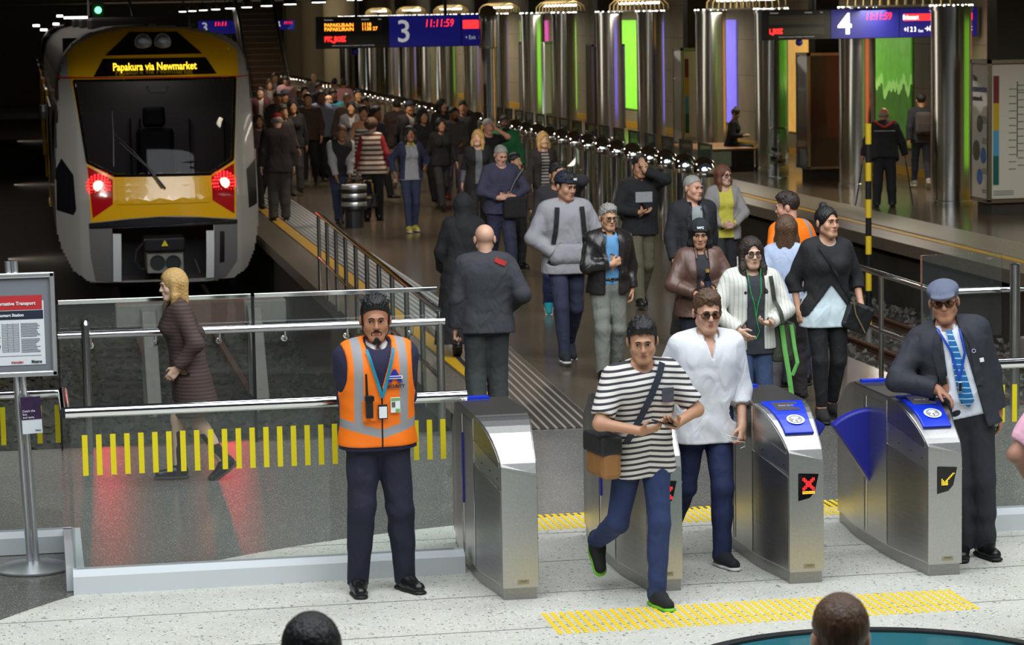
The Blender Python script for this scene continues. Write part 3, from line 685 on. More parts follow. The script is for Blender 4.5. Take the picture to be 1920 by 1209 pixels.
for px in (295.6, 325):
    c = cpx(px, 492, 40.69); MB().lathe([(.115, .0), (.115, -.02), (.095, -.02), (.09, .012), (.01, .012)], c, 24, 'Y').build('coupler_socket', 'black', cpl, smooth=40)
c = cpx(309, 456, 40.59); MB().prism([(c[0]-.05, c[2]-.04), (c[0]+.05, c[2]-.04), (c[0], c[2]+.05)], 'Y', c[1]-.012, c[1]-.008).build('warning_sign', 'stripe_yellow', cpl); text('warning_mark', '!', .07, 'black', cpl, (c[0], c[1]-.014, c[2]-.008))
mb = MB(); mb.tube([cpx(272, 452, 40.7), cpx(256, 470, 40.75), cpx(253, 490, 40.75), cpx(262, 503, 40.8), cpx(275, 506, 40.85)], .018, 8); mb.build('hose', 'rubber', cpl)
mb = MB(); mb.tube([cpx(375, 512, 40.9), cpx(365, 485, 40.95)], .02, 6); mb.build('hose', 'rubber', cpl)
def wip(name, pts):
    mb = MB(); mb.tube([(tp(*p)[0]-TO.x, tface(*tp(*p))-.07-TO.y, tp(*p)[1]-TO.z) for p in pts], .014, 6); return mb.build(name, 'black', tr)
wip('wiper', [(309, 352), (285, 322), (250, 284), (214, 252)]); wip('wiper', [(303, 350), (278, 315), (225, 268)]); wip('wiper', [(211, 208), (213, 255), (213, 312)])
# cab interior
mb = MB().b2((.55-TO.x, 43.4-TO.y, .6-TO.z), (3.25-TO.x, 43.5-TO.y, 3.2-TO.z)).build('cab_bulkhead', 'train_grey', tr)
for px in (244, 262, 355, 420):
    a = cpx(px, 222, 43.35); MB().b2((a[0]-.012, a[1], a[2]-.9), (a[0]+.012, a[1]+.03, a[2])).build('bulkhead_trim', 'train_dark', tr)
MB().b2((.6-TO.x, 41.75-TO.y, .5-TO.z), (3.2-TO.x, 42.4-TO.y, 1.02-TO.z)).build('driver_desk', 'train_dark', tr, bevel=.05)
MB().b2((1.65-TO.x, 42.95-TO.y, .9-TO.z), (2.25-TO.x, 43.1-TO.y, 1.75-TO.z)).build('driver_seat', 'black', tr, bevel=.08); MB().b2((1.76-TO.x, 42.95-TO.y, 1.76-TO.z), (2.12-TO.x, 43.07-TO.y, 2.1-TO.z)).build('headrest', 'black', tr, bevel=.06)
a = cpx(296, 168, 41.75); MB().tube([(a[0]-.17, a[1], a[2]+.05), (a[0]-.12, a[1], a[2]-.03), (a[0]+.12, a[1], a[2]-.03), (a[0]+.17, a[1], a[2]+.05)], .025, 8).build('sun_visor', 'white', tr)
area('cab_lamp', (1.9, 42.9, 3.0), (1.9, 43.0, 0), .8, .3, 9, (1, .92, .85))  # added light that lifts the dark cab interior
area('track_lamp', (-6, 31, 5.5), (1.9, 41, 1.4), 1.2, .6, 270, (1, .93, .82))  # added fill aimed at the train front, no fixture behind it
MB().lathe([(.06, -.1), (.07, .0), (.06, .1)], (.2-TO.x, 41.5-TO.y, 2.1-TO.z), 10).build('side_camera', 'black', tr)
# ------------------------------------------------------------------ platform four: columns, kiosks, lights
KY = [42.0, 52.4, 63.1, 73.5, 84, 94.5, 105, 115.5, 126]
mat('brass', hx(190, 165, 110), .35, .8)
col0 = None
for i, y in enumerate(sorted([k+(2.8 if k > 43 else 2.26) for k in KY]+[k-3.0 for k in KY[1:]])):
    cx_ = 15.71-.012*(min(y, 90)-44.26)
    lab = ('mirror-polished steel column at the right, beside the map kiosk', 'mirror-polished steel column behind the stooped man with two walking sticks', 'mirror-polished steel column beside the clear litter bag')
    if col0 is None:
        col0 = empty('steel_column', (cx_, y, 0), lab[0], 'column', 'steel columns of the far platform')
        MB().lathe([(.35, .1), (.35, 3.4)], n=48).build('shaft', 'column_steel', col0, smooth=40)
        MB().lathe([(.365, 0), (.365, .1), (.352, .11)], n=48).build('base_ring', 'steel', col0, smooth=40)
        MB().lathe([(.37, 3.38), (.37, 3.46), (.3, 3.47)], n=48).build('capital_ring', 'steel', col0, smooth=40)
        mb = MB()
        for k in range(14): mb.ball((.36*cos(k*2*pi/14), .36*sin(k*2*pi/14), 3.465), .018, 8, 6)
        mb.build('capital_lamps', 'lamp_white', col0, smooth=180)
    else: copy_tree(col0, (cx_, y, 0), lab[i] if i < 3 else 'mirror-polished steel column in the far row, beyond the seated woman')
mat('kiosk_panel', hx(205, 200, 186), .25, coat=.4); mat('kiosk_dark', hx(70, 62, 50), .25, coat=.4)
mat('band_maroon', hx(112, 30, 44), .4); mat('band_yellow', hx(190, 160, 20), .4); mat('band_blue', hx(70, 150, 185), .4); mat('band_green', hx(10, 90, 80), .4)
mat('kiosk_frame', hx(150, 142, 128), .25, .9); mat('mesh_dark', hx(60, 56, 48), .6, .5, bump=.8, scale=30)
mat('photo_a', hx(90, 90, 70), .4, var=.8, scale=14); mat('photo_b', hx(70, 110, 170), .4, var=.7, scale=10); mat('text_blue', hx(40, 70, 130), .4)
def kiosk(k, y, face, label):
    x0, x1 = 15.55, 16.5
    e = empty('map_kiosk', (x0, y, 0), label, 'kiosk', 'kiosks along the far platform'); D = .86; Wd = x1-x0
    MB().b2((.1, .1, 0), (Wd-.1, D-.1, .23)).build('pedestal', 'concrete_dark', e)
    MB().b2((.03, .03, .23), (Wd-.03, D-.03, 2.5)).build('core', 'kiosk_dark', e)
    fr = MB()
    for a, b_ in ((0, 0), (Wd-.06, 0), (0, D-.06), (Wd-.06, D-.06)): fr.b2((a, b_, .22), (a+.06, b_+.06, 2.56))
    fr.b2((0, 0, 2.5), (Wd, D, 2.56)); fr.b2((0, 0, .2), (Wd, D, .25)); fr.build('frame', 'kiosk_frame', e)
    MB().b2((.22, .2, 2.56), (Wd-.22, D-.2, 4.25)).build('mesh_shaft', 'mesh_dark', e)
    if face:
        p = MB().b2((.07, .01, .27), (Wd-.07, .028, 2.48)).build('map_panel', 'kiosk_panel', e)
        for i, (m_, a, b_) in enumerate((('band_maroon', 1.85, 2.3), ('band_yellow', 1.4, 1.85), ('band_blue', .98, 1.4), ('band_green', .5, .98))): MB().b2((.09, .004, a), (.19, .01, b_)).build('line_band', m_, p)
        mb = MB(); rnd = random.Random(k)
        mb.b2((.5, .004, .95), (.515, .01, 2.2)); mb.b2((.5, .004, 2.05), (.68, .01, 2.06)); mb.b2((.68, .004, 1.6), (.69, .01, 2.06))
        for i in range(24): mb.b2((.52 if i % 2 else .36, .004, .75+i*.06), (.62 if i % 2 else .49, .01, .762+i*.06))
        for i in range(3): mb.b2((.1, .004, .33+i*.03), (.45, .01, .34+i*.03))
        mb.build('line_map', 'ink', p)
    else: MB().b2((.07, .01, .27), (Wd-.07, .028, 2.48)).build('back_panel', 'kiosk_dark', e)
    p = MB().b2((.01, .07, .27), (.028, D-.07, 2.48)).build('side_panel', 'kiosk_panel' if face else 'kiosk_dark', e)
    if k == 0:
        R = (pi/2, 0, -pi/2)
        for t, s, z, m_ in (('The', .13, 2.25, 'ink'), ('connected', .17, 2.08, 'text_blue'), ('network.', .13, 1.92, 'ink')): text('heading', t, s, m_, p, (.004, D-.1, z), R, 'LEFT', bold=.002)
        for yy, z, r, m_ in ((.42, 1.5, .13, 'photo_a'), (.58, 1.05, .16, 'photo_a'), (.25, .98, .12, 'photo_b'), (.42, .62, .12, 'photo_b')):
            MB().lathe([(r, 0), (r, -.006), (.01, -.007)], (.01, yy, z), 24, 'X').build('picture', m_, p)
            MB().lathe([(r+.012, 0), (r+.012, -.004), (.01, -.005)], (.01, yy, z), 24, 'X').build('picture_ring', 'text_blue', p)
        for z0_, n_ in ((1.62, 4), (1.25, 3), (.75, 3), (.4, 2)):
            mb = MB()
            for i in range(n_): mb.b2((.004, .1, z0_-i*.035), (.01, .3, z0_-i*.035+.012))
            mb.build('small_print', 'ink', p)
    return e
for k, y in enumerate(KY[:8]):
    kiosk(k, y, k % 2 == 0, ('white map kiosk at the right edge, headed The connected network', 'dark glazed kiosk between two steel columns, right of the seated woman', 'white line map kiosk left of the purple light panel')[k] if k < 3 else ('white line map kiosk far along the steel columns' if k % 2 == 0 else 'dark kiosk far along the steel columns'))
# ribbed light vaults between the columns
rib_mesh = None
for i, k in enumerate(KY[:-1]):
    y0, y1 = k+2.8, KY[i+1]-3.0
    e = empty('light_vault', (15.68, (y0+y1)/2, 3.46), 'ribbed lamp canopy between the steel columns', 'ceiling light', 'lamp canopies of the far platform')
    L = y1-y0-.7
    MB().b2((-.3, -L/2-.3, .0), (.3, L/2+.3, .035)).build('beam', 'kiosk_frame', e)
    MB().b2((-.1, -L/2, .19), (.1, L/2, .24)).build('lamp', 'lamp_white', e)
    for q in range(9):
        if rib_mesh is None: rib_mesh = MB().tube([(-.34, 0, .03), (-.33, 0, .18), (-.2, 0, .3), (0, 0, .36), (.2, 0, .3), (.33, 0, .18), (.34, 0, .03)], .02, 6).build('rib', 'brass', e); rb_ = rib_mesh
        else: rb_ = rib_mesh.copy(); COL.objects.link(rb_); rb_.parent = e
        rb_.location = (0, -L/2+L*q/8, 0)
    if i < 7:
        l = area('vault_light', (15.68, (y0+y1)/2, 3.4), (15.68, (y0+y1)/2, 0), .5, L, 125, (1, .9, .72)); l.parent = None
# downlights hung over the crowded platform
bl = None; lrow = []
for i in range(13):
    y = 32+6.4*i
    if bl is None:
        bl = empty('platform_light', (6.2, y, 3.78), 'round downlight hung over the crowded platform', 'ceiling light', 'downlights over the crowded platform')
        MB().lathe([(.16, .02), (.17, .0), (.15, .16), (.05, .22)], n=24).build('housing', 'dark_metal', bl, smooth=40)
        MB().lathe([(.145, .005), (.145, -.01), (.01, -.015)], n=24).build('lens', 'lamp_white', bl, smooth=40)
        MB().tube([(0, 0, .2), (0, 0, .52)], .012, 6).build('stem', 'dark_metal', bl)
    else: copy_tree(bl, (6.2, y, 3.78))
    l = area('downlight', (6.2, y, 3.72), (6.2, y, 0), .5, .5, 62 if i > 0 else 26, (1, .86, .68), 160)
for y in (46, 58, 70, 84, 100, 118): area('edge_lamp', (12.3, y, 4.15), (15.7, y, 1.2), 1.4, 9, 60, (1, .93, .8))  # added fill that brightens the columns and gives them long streaks
for y in (52, 76, 104): area('platform_wash', (3.2, y, 4.2), (8, y, .8), .4, 14, 60, (1, .9, .76))  # long area lights added to lift the crowded platform, no fixtures
for y in (30.5, 37.5): area('platform_wash', (15.2, y, 4.6 if y < 36 else 4.2), (14.6, y, 0), .5, 5, 85, (1, .92, .76))  # added to brighten the far platform floor, no fixtures
# added warm area light over the left tracks, weakly brightening train flank and pits
area('hall_light', (0, 60, 4.2), (0, 60, 0), 3, 30, 120, (1, .88, .75))
# coloured light on the far concrete wall, painted as thin glowing patches
def painted_wash(name, c, y0, y1, label, z0=.56, z1=3.2, skyline=False, st=.55):
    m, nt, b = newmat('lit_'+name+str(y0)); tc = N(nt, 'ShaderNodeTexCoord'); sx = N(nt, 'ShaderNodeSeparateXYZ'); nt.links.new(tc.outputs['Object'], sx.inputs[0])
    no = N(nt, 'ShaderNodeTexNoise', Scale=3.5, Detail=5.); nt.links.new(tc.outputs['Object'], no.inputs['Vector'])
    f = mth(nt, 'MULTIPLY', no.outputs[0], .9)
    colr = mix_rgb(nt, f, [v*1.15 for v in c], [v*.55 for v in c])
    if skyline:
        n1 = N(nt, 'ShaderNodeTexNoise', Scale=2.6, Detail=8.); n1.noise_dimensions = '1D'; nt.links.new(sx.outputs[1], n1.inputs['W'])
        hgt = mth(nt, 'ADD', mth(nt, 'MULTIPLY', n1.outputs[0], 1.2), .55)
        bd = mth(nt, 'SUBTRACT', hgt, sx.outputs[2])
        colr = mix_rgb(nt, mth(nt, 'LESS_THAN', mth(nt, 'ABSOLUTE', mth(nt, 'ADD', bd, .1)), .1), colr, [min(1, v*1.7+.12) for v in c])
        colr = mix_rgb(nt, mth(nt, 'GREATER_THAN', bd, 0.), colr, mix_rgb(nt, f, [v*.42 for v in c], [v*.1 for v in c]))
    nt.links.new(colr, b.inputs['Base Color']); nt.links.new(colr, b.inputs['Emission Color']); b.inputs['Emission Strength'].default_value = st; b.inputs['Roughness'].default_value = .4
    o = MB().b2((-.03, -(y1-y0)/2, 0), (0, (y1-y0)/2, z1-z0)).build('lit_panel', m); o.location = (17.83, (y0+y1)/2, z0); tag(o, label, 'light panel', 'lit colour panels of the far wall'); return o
painted_wash('green', (.22, .75, .06), 52.6, 56.2, 'green lit wall panel with a dark skyline pattern, behind the person with the backpack', skyline=True, st=.3)
painted_wash('purple', (.25, .2, 1.0), 66.4, 69.0, 'purple lit wall panel left of the seated woman', st=.75)
painted_wash('lime', (.32, .95, .06), 77.6, 80.6, 'lime green lit wall panel further along, left of the purple one', st=.75)
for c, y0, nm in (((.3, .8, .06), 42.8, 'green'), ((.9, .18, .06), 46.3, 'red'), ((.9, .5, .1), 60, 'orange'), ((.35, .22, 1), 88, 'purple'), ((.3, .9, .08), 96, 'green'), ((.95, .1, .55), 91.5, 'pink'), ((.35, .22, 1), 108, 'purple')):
    painted_wash(nm, c, y0, y0+(1.6 if y0 < 65 else .8), '%s lit wall panel glimpsed between the steel columns' % nm)
# uplights at the foot of the columns
for i, y in enumerate((78.5, 89, 99.5, 110, 121)):
    e = empty('uplight', (15.0, y, 0), 'small bright floor uplight at the foot of the far steel columns', 'floor light', 'floor uplights of the far platform')
    MB().lathe([(.14, 0), (.14, .1), (.1, .12)], n=16).build('ring', 'steel', e, smooth=40); MB().lathe([(.1, .1), (.1, .125), (.01, .13)], n=16).build('lens', 'lamp_white', e)
    l = bpy.data.lights.new('uplight_beam', 'SPOT'); l.energy = 120; l.spot_size = RAD(50); l.color = (.7, .95, 1); l.shadow_soft_size = .1
    o = bpy.data.objects.new('uplight_beam', l); COL.objects.link(o); o.location = (15.0, y, .2); o.rotation_euler = (RAD(180), RAD(-12), 0)
    MB().b2((.1, -.16, 0), (.14, .16, 2.6)).build('pylon', 'white', e)  # white board added to catch the uplight beam as a bright streak
# ------------------------------------------------------------------ platform signs
def sign(label, Y, pl, pm, pr, top, bot, num, lit, group='platform signs', small=False, z_off=0):
    a, b_ = at(pl[0], top, Y), at(pl[0], bot, Y); zt_, zb = a.z, b_.z; h_ = zt_-zb
    X = [at(q, (top+bot)/2, Y).x for q in pl]; c = (X[0], Y, zb)
    e = empty('platform_sign', c, label, 'sign', group)
    MB().b2((0, 0, 0), (X[-1]-X[0], .22, h_)).build('housing', 'sign_black', e, bevel=.01)
    for sx_ in (.25, .8): MB().tube([((X[-1]-X[0])*sx_, .11, h_), ((X[-1]-X[0])*sx_, .11, 4.35-zb)], .03, 8).build('hanger', 'dark_metal', e)
    MB().b2((X[1]-X[0], -.012, .01), (X[2]-X[0]-.01, .0, h_-.01)).build('number_panel', 'sign_blue', e)
    if len(X) > 3: MB().b2((X[2]-X[0]+.01, -.012, .01), (X[3]-X[0], .0, h_-.01)).build('direction_panel', 'sign_blue', e)
    w = X[1]-X[0]; wb = X[2]-X[1]
    text('platform_number', num, h_*.98, 'sign_white' if lit else 'sign_grey', e, (w+wb*.2, -.016, h_*.47), bold=.012 if lit else .004)
    text('clock', '11:11:59' if not small else '11:11', h_*(.34 if not small else .42), 'led_red', e, (w+wb*.69, -.016, h_*.73), shear=.15, bold=.0, sx=.8 if not small else 1)
    MB().b2((w*.1, -.008, h_*.52), (w*.9, 0, h_*.82)).build('display_window', 'lcd_grey', e); MB().b2((w*.1, -.008, h_*.18), (w*.9, 0, h_*.4)).build('display_window', 'lcd_grey', e)
    return e, w, wb, h_, X
e, w, wb, h_, X = sign('overhead platform sign with a grey number 3 and the red clock, before the crowd', 48, (593, 730, 865, 898), 0, 0, 32, 92, '3', False)
for t, z in (('PAPAKURA/N', .73), ('PAPAKURA/N', .6)): text('departure', t, .088, 'led_amber', e, (w*.11, -.014, h_*z), align='LEFT', bold=.0015)
for t, z in (('1118', .735), ('1138 27', .605)): text('departure', t, .088, 'led_amber', e, (w*.62, -.014, h_*z), align='LEFT', bold=.0015)
text('message', 'PTC_JBOEZ', .12, 'led_red', e, (w*.11, -.014, h_*.29), align='LEFT', bold=.008, sx=.62)
for t, xx in (('Destination', .11), ('Scheduled', .62), ('Due', .85)): text('column_heading', t, .034, 'sign_grey', e, (w*xx, -.014, h_*.9), align='LEFT')
text('footnote', 'Off the line only · All to be stations · Ltd · Limited Stops · F Cancelled · Bus replacing', .022, 'sign_grey', e, (w*.5, -.014, h_*.09))
MB().b2((X[2]-X[0]+.03, -.016, h_*.55), (X[3]-X[0]-.01, -.012, h_*.82)).build('lit_band', 'led_red', e); text('direction', '+ Exit', .1, 'sign_grey', e, ((X[2]+X[3])/2-X[0], -.016, h_*.27), sx=.8)
MB().ball((w*.53, .1, -.06), .075, 12, 8).build('camera_dome', 'flap_blue', e, smooth=180)
e, w, wb, h_, X = sign('overhead platform sign with a bright white number 4 and red clock', 48.5, (1428, 1558, 1686, 1832), 0, 0, 20, 76, '4', True)
text('message', 'L_JBOEZ', .12, 'led_red', e, (w*.11, -.014, h_*.29), align='LEFT', bold=.008, sx=.55)
for t, xx in (('Destination', .12), ('Scheduled', .62), ('Due', .84)): text('column_heading', t, .034, 'sign_grey', e, (w*xx, -.014, h_*.91), align='LEFT')
text('footnote', 'Off the line only · All to be stations · Ltd · Limited Stops · F Cancelled · Bus replacing', .02, 'sign_grey', e, (w*.5, -.014, h_*.1))
q0 = X[2]-X[0]; MB().b2((q0+.08, -.016, h_*.57), (X[3]-X[0]-.1, -.012, h_*.8)).build('lit_band', 'led_red', e)
text('direction', 'Britomart', .13, 'sign_white', e, (q0+.22, -.02, h_*.68), bold=.004, sx=.6); text('direction', '+1 2 3', .13, 'sign_white', e, (q0+.21, -.016, h_*.27), bold=.003, sx=.7); text('direction', '→Exit', .13, 'sign_white', e, (q0+.62, -.016, h_*.29), bold=.003, sx=.8); text('direction', 'East', .075, 'sign_white', e, (q0+.42, -.016, h_*.22), sx=.8)
text('direction', 'Exit', .16, 'sign_white', e, (X[3]-X[0]-.2, -.016, h_*.3), sx=.8)
MB().ball((w*.56, .1, -.05), .07, 12, 8).build('camera_dome', 'flap_blue', e, smooth=180)
e, w, wb, h_, X = sign('small distant sign with a grey number 3 just above the train roof', 112, (311, 372, 432, 452), 0, 0, 40, 66, '3', False, small=True)
text('message', 'NORTH 412', .17, 'led_amber', e, (w*.12, -.02, h_*.68), align='LEFT', bold=.006, sx=.9)
e, w, wb, h_, X = sign('small distant sign with a white number 4 to the right of the train', 118, (473, 513, 552), 0, 0, 39, 57, '4', True, small=True)
text('message', 'C BOEZ 12', .15, 'led_red', e, (w*.12, -.02, h_*.3), align='LEFT', bold=.01, sx=.9)
# chrome post with a bulb head beside sign 3, a second far one
for Y, px, lab in ((47.6, 915, 'tall chrome post with a rounded bulb head at the end of the number 3 sign'), (112, 458, 'distant chrome post with a bulb head above the train shoulder')):
    e = empty('bulb_post', (at(px, 50, Y).x, Y, 0), lab, 'post')
    MB().lathe([(.13, 0), (.13, 2.85)], n=24).build('shaft', 'chrome', e, smooth=40)
    MB().lathe([(.12, 2.84), (.17, 2.86), (.175, 2.9), (.165, 3.1), (.175, 3.3), (.17, 3.42), (.14, 3.53), (.08, 3.6), (.01, 3.62)], n=32).build('bulb_head', 'column_steel', e, smooth=50)
# chrome bollards along the right-hand platform edge
bo = None
for i in range(62):
    y = 37.24+1.16*i
    lab = 'domed chrome bollard in the row along the right-hand track' if i > 1 else ('nearest domed chrome bollard of the row, by the grey-haired man in the dark jacket' if i == 0 else 'second nearest domed chrome bollard of the row')
    if bo is None:
        bo = empty('chrome_bollard', (9.5, y, 0), lab, 'bollard', 'chrome bollards along the right-hand track')
        MB().lathe([(.155, 0), (.155, 1.1)], n=20).build('post', 'chrome', bo, smooth=40)
        MB().lathe([(.165, 1.08), (.19, 1.12), (.19, 1.16), (.18, 1.22), (.15, 1.29), (.1, 1.34), (.05, 1.365), (.008, 1.37)], n=20).build('dome', 'chrome', bo, smooth=60)
    else:
        c = bo.copy(); COL.objects.link(c); c.location = (9.5, y, 0); c['label'] = lab
        for ch in bo.children:
            d = ch.copy(); COL.objects.link(d); d.parent = c
gs0 = None
for i in range(16):
    y = 37.5+1.16*i
    if gs0 is None:
        gs0 = empty('glass_fin', (9.68, y, 0), 'green-edged glass fin standing between the chrome bollards', 'glass fin', 'glass fins between the bollards')
        MB().b2((-.006, 0, .1), (.006, .75, 1.52)).build('pane', 'glass_green', gs0)
        f = MB(); f.b2((-.012, -.012, 0), (.012, .012, 1.53)); f.b2((-.012, .74, 0), (.012, .765, 1.53)); f.b2((-.012, 0, 1.5), (.012, .76, 1.53)); f.build('frame', 'dark_metal', gs0)
    else: copy_tree(gs0, (9.68, y, 0))
e = empty('yellow_box', (8.62, 50.5, 0), 'small yellow-topped ticket validator post by the bollards', 'validator'); MB().b2((-.06, -.06, 0), (.06, .06, 1.0)).build('post', 'steel', e); MB().b2((-.12, -.08, 1.0), (.12, .08, 1.35)).build('head', 'yellow_paint', e, bevel=.02)
e.name = 'ticket_validator'
# bench
e = empty('bench', (14.05, 55.6, 0), 'steel bench with a wooden top under the seated woman', 'bench')
mat('wood', hx(150, 105, 55), .4, var=.2, scale=12, stretch=(1, 8, 1))
MB().b2((0, 0, .1), (.75, 2.6, .45)).build('body', 'steel', e, bevel=.01); MB().b2((.75, 0, 0), (1.25, 2.6, .45)).build('plinth', 'concrete_dark', e); MB().b2((-.02, -.02, .45), (1.27, 2.62, .5)).build('seat', 'wood', e, bevel=.01)
MB().b2((.1, .1, 0), (.7, 2.5, .1)).build('foot', 'black', e)
# clear litter bag on its ring stand
e = empty('litter_bag', (15.15, 53.2, 0), 'clear litter bag on a ring stand in front of a steel column', 'litter bag')
MB().lathe([(.2, 0), (.2, .02), (.03, .03), (.02, .9)], n=16).build('stand', 'steel', e)
MB().tube([(.17*cos(t*pi/8), .17*sin(t*pi/8), 1.02) for t in range(17)], .012, 6).build('ring', 'steel', e)
MB().lathe([(.17, 1.02), (.2, .8), (.23, .55), (.2, .3), (.1, .22), (.01, .21)], n=20).build('bag', 'glass', e, smooth=60)
mb = MB(); rnd = random.Random(8)
for i in range(26): mb.m = i % 3; mb.box((rnd.uniform(-.13, .13), rnd.uniform(-.13, .13), rnd.uniform(.3, .6)), (.1, .07, .05), rnd.uniform(0, 3))
o = mb.build('rubbish', ['paper', 'black', 'wood'], e)
# escalator beyond the crowd
e = empty('escalator', (at(497, 100, 86).x, 84, 0), 'brown-lit escalator rising at the far end of the crowded platform', 'escalator')
mat('esc_step', hx(110, 78, 48), .5, .3); mat('esc_riser', hx(40, 28, 18), .6)
mb = MB()
for i in range(20):
    mb.m = 1; mb.b2((-.55, i*.33+.02, i*.19-.2), (.55, i*.33+.36, i*.19+.17)); mb.m = 0; mb.b2((-.55, i*.33, i*.19+.17), (.55, i*.33+.36, i*.19+.2))
mb.build('steps', ['esc_step', 'esc_riser'], e)
for s in (-1, 1):
    MB().prism([(0, 0), (6.6, 3.8), (6.6, 4.6), (0, .85)], 'X', s*.62-.05, s*.62+.05).build('balustrade', 'steel', e)
    MB().tube([(s*.62, -.3, .9), (s*.62, 0, .92), (s*.62, 6.6, 4.68)], .05, 8).build('handrail', 'black', e)
area('escalator_lamp', (e.location.x, 85.5, 4.0), (e.location.x, 87, 1.5), .8, 2, 16, (1, .78, .5))
area('far_hall_lamp', (9, 128, 4.2), (9, 140, 1.5), 12, 3, 420, (1, .88, .68))  # added light so the far hall columns do not stay black
# beams and lamps under the roof at the far left
e = empty('roof_lamps', (-1.2, 95, 3.95), 'row of bright strip lamps glimpsed under the roof left of the train', 'ceiling light')
for i, (px, py, L) in enumerate(((68, 48, .22), (82, 56, .22), (105, 45, .2), (142, 33, .8), (112, 30, .2))):
    p = at(px, py, 95); MB().b2((p.x+1.2-L/2, -.1, p.z-3.95-.03), (p.x+1.2+L/2, .1, p.z-3.95+.03)).build('lamp', 'lamp_white', e)
e = empty('signal_lamp', at(184, 19, 70), 'small green railway signal lamp above the train roof', 'signal')
mat('green_lamp', (.1, 1, .2), .4, emit=(.1, 1, .25), estr=5)
MB().ball((0, 0, 0), .085, 12, 8).build('lens', 'green_lamp', e, smooth=180); MB().b2((-.14, .02, -.2), (.14, .2, .3)).build('housing', 'dark_metal', e)
# beige hall columns behind the train and signs
for i, (px, w_, Y) in enumerate(((262, .55, 140), (565, 1.0, 146), (596, .9, 140), (640, .9, 132))):
    o = MB().lathe([(w_, 0), (w_, 4.3)], n=32).build('hall_column', 'wall_concrete', smooth=40); o.location = (at(px, 40, Y).x, Y, 0 if px > 400 else -1.05); tag(o, ('beige concrete hall column far behind the train', 'beige concrete hall column beside the distant number 4 sign', 'beige concrete hall column left of the large number 3 sign', 'beige concrete hall column directly behind the large number 3 sign')[i], 'column')
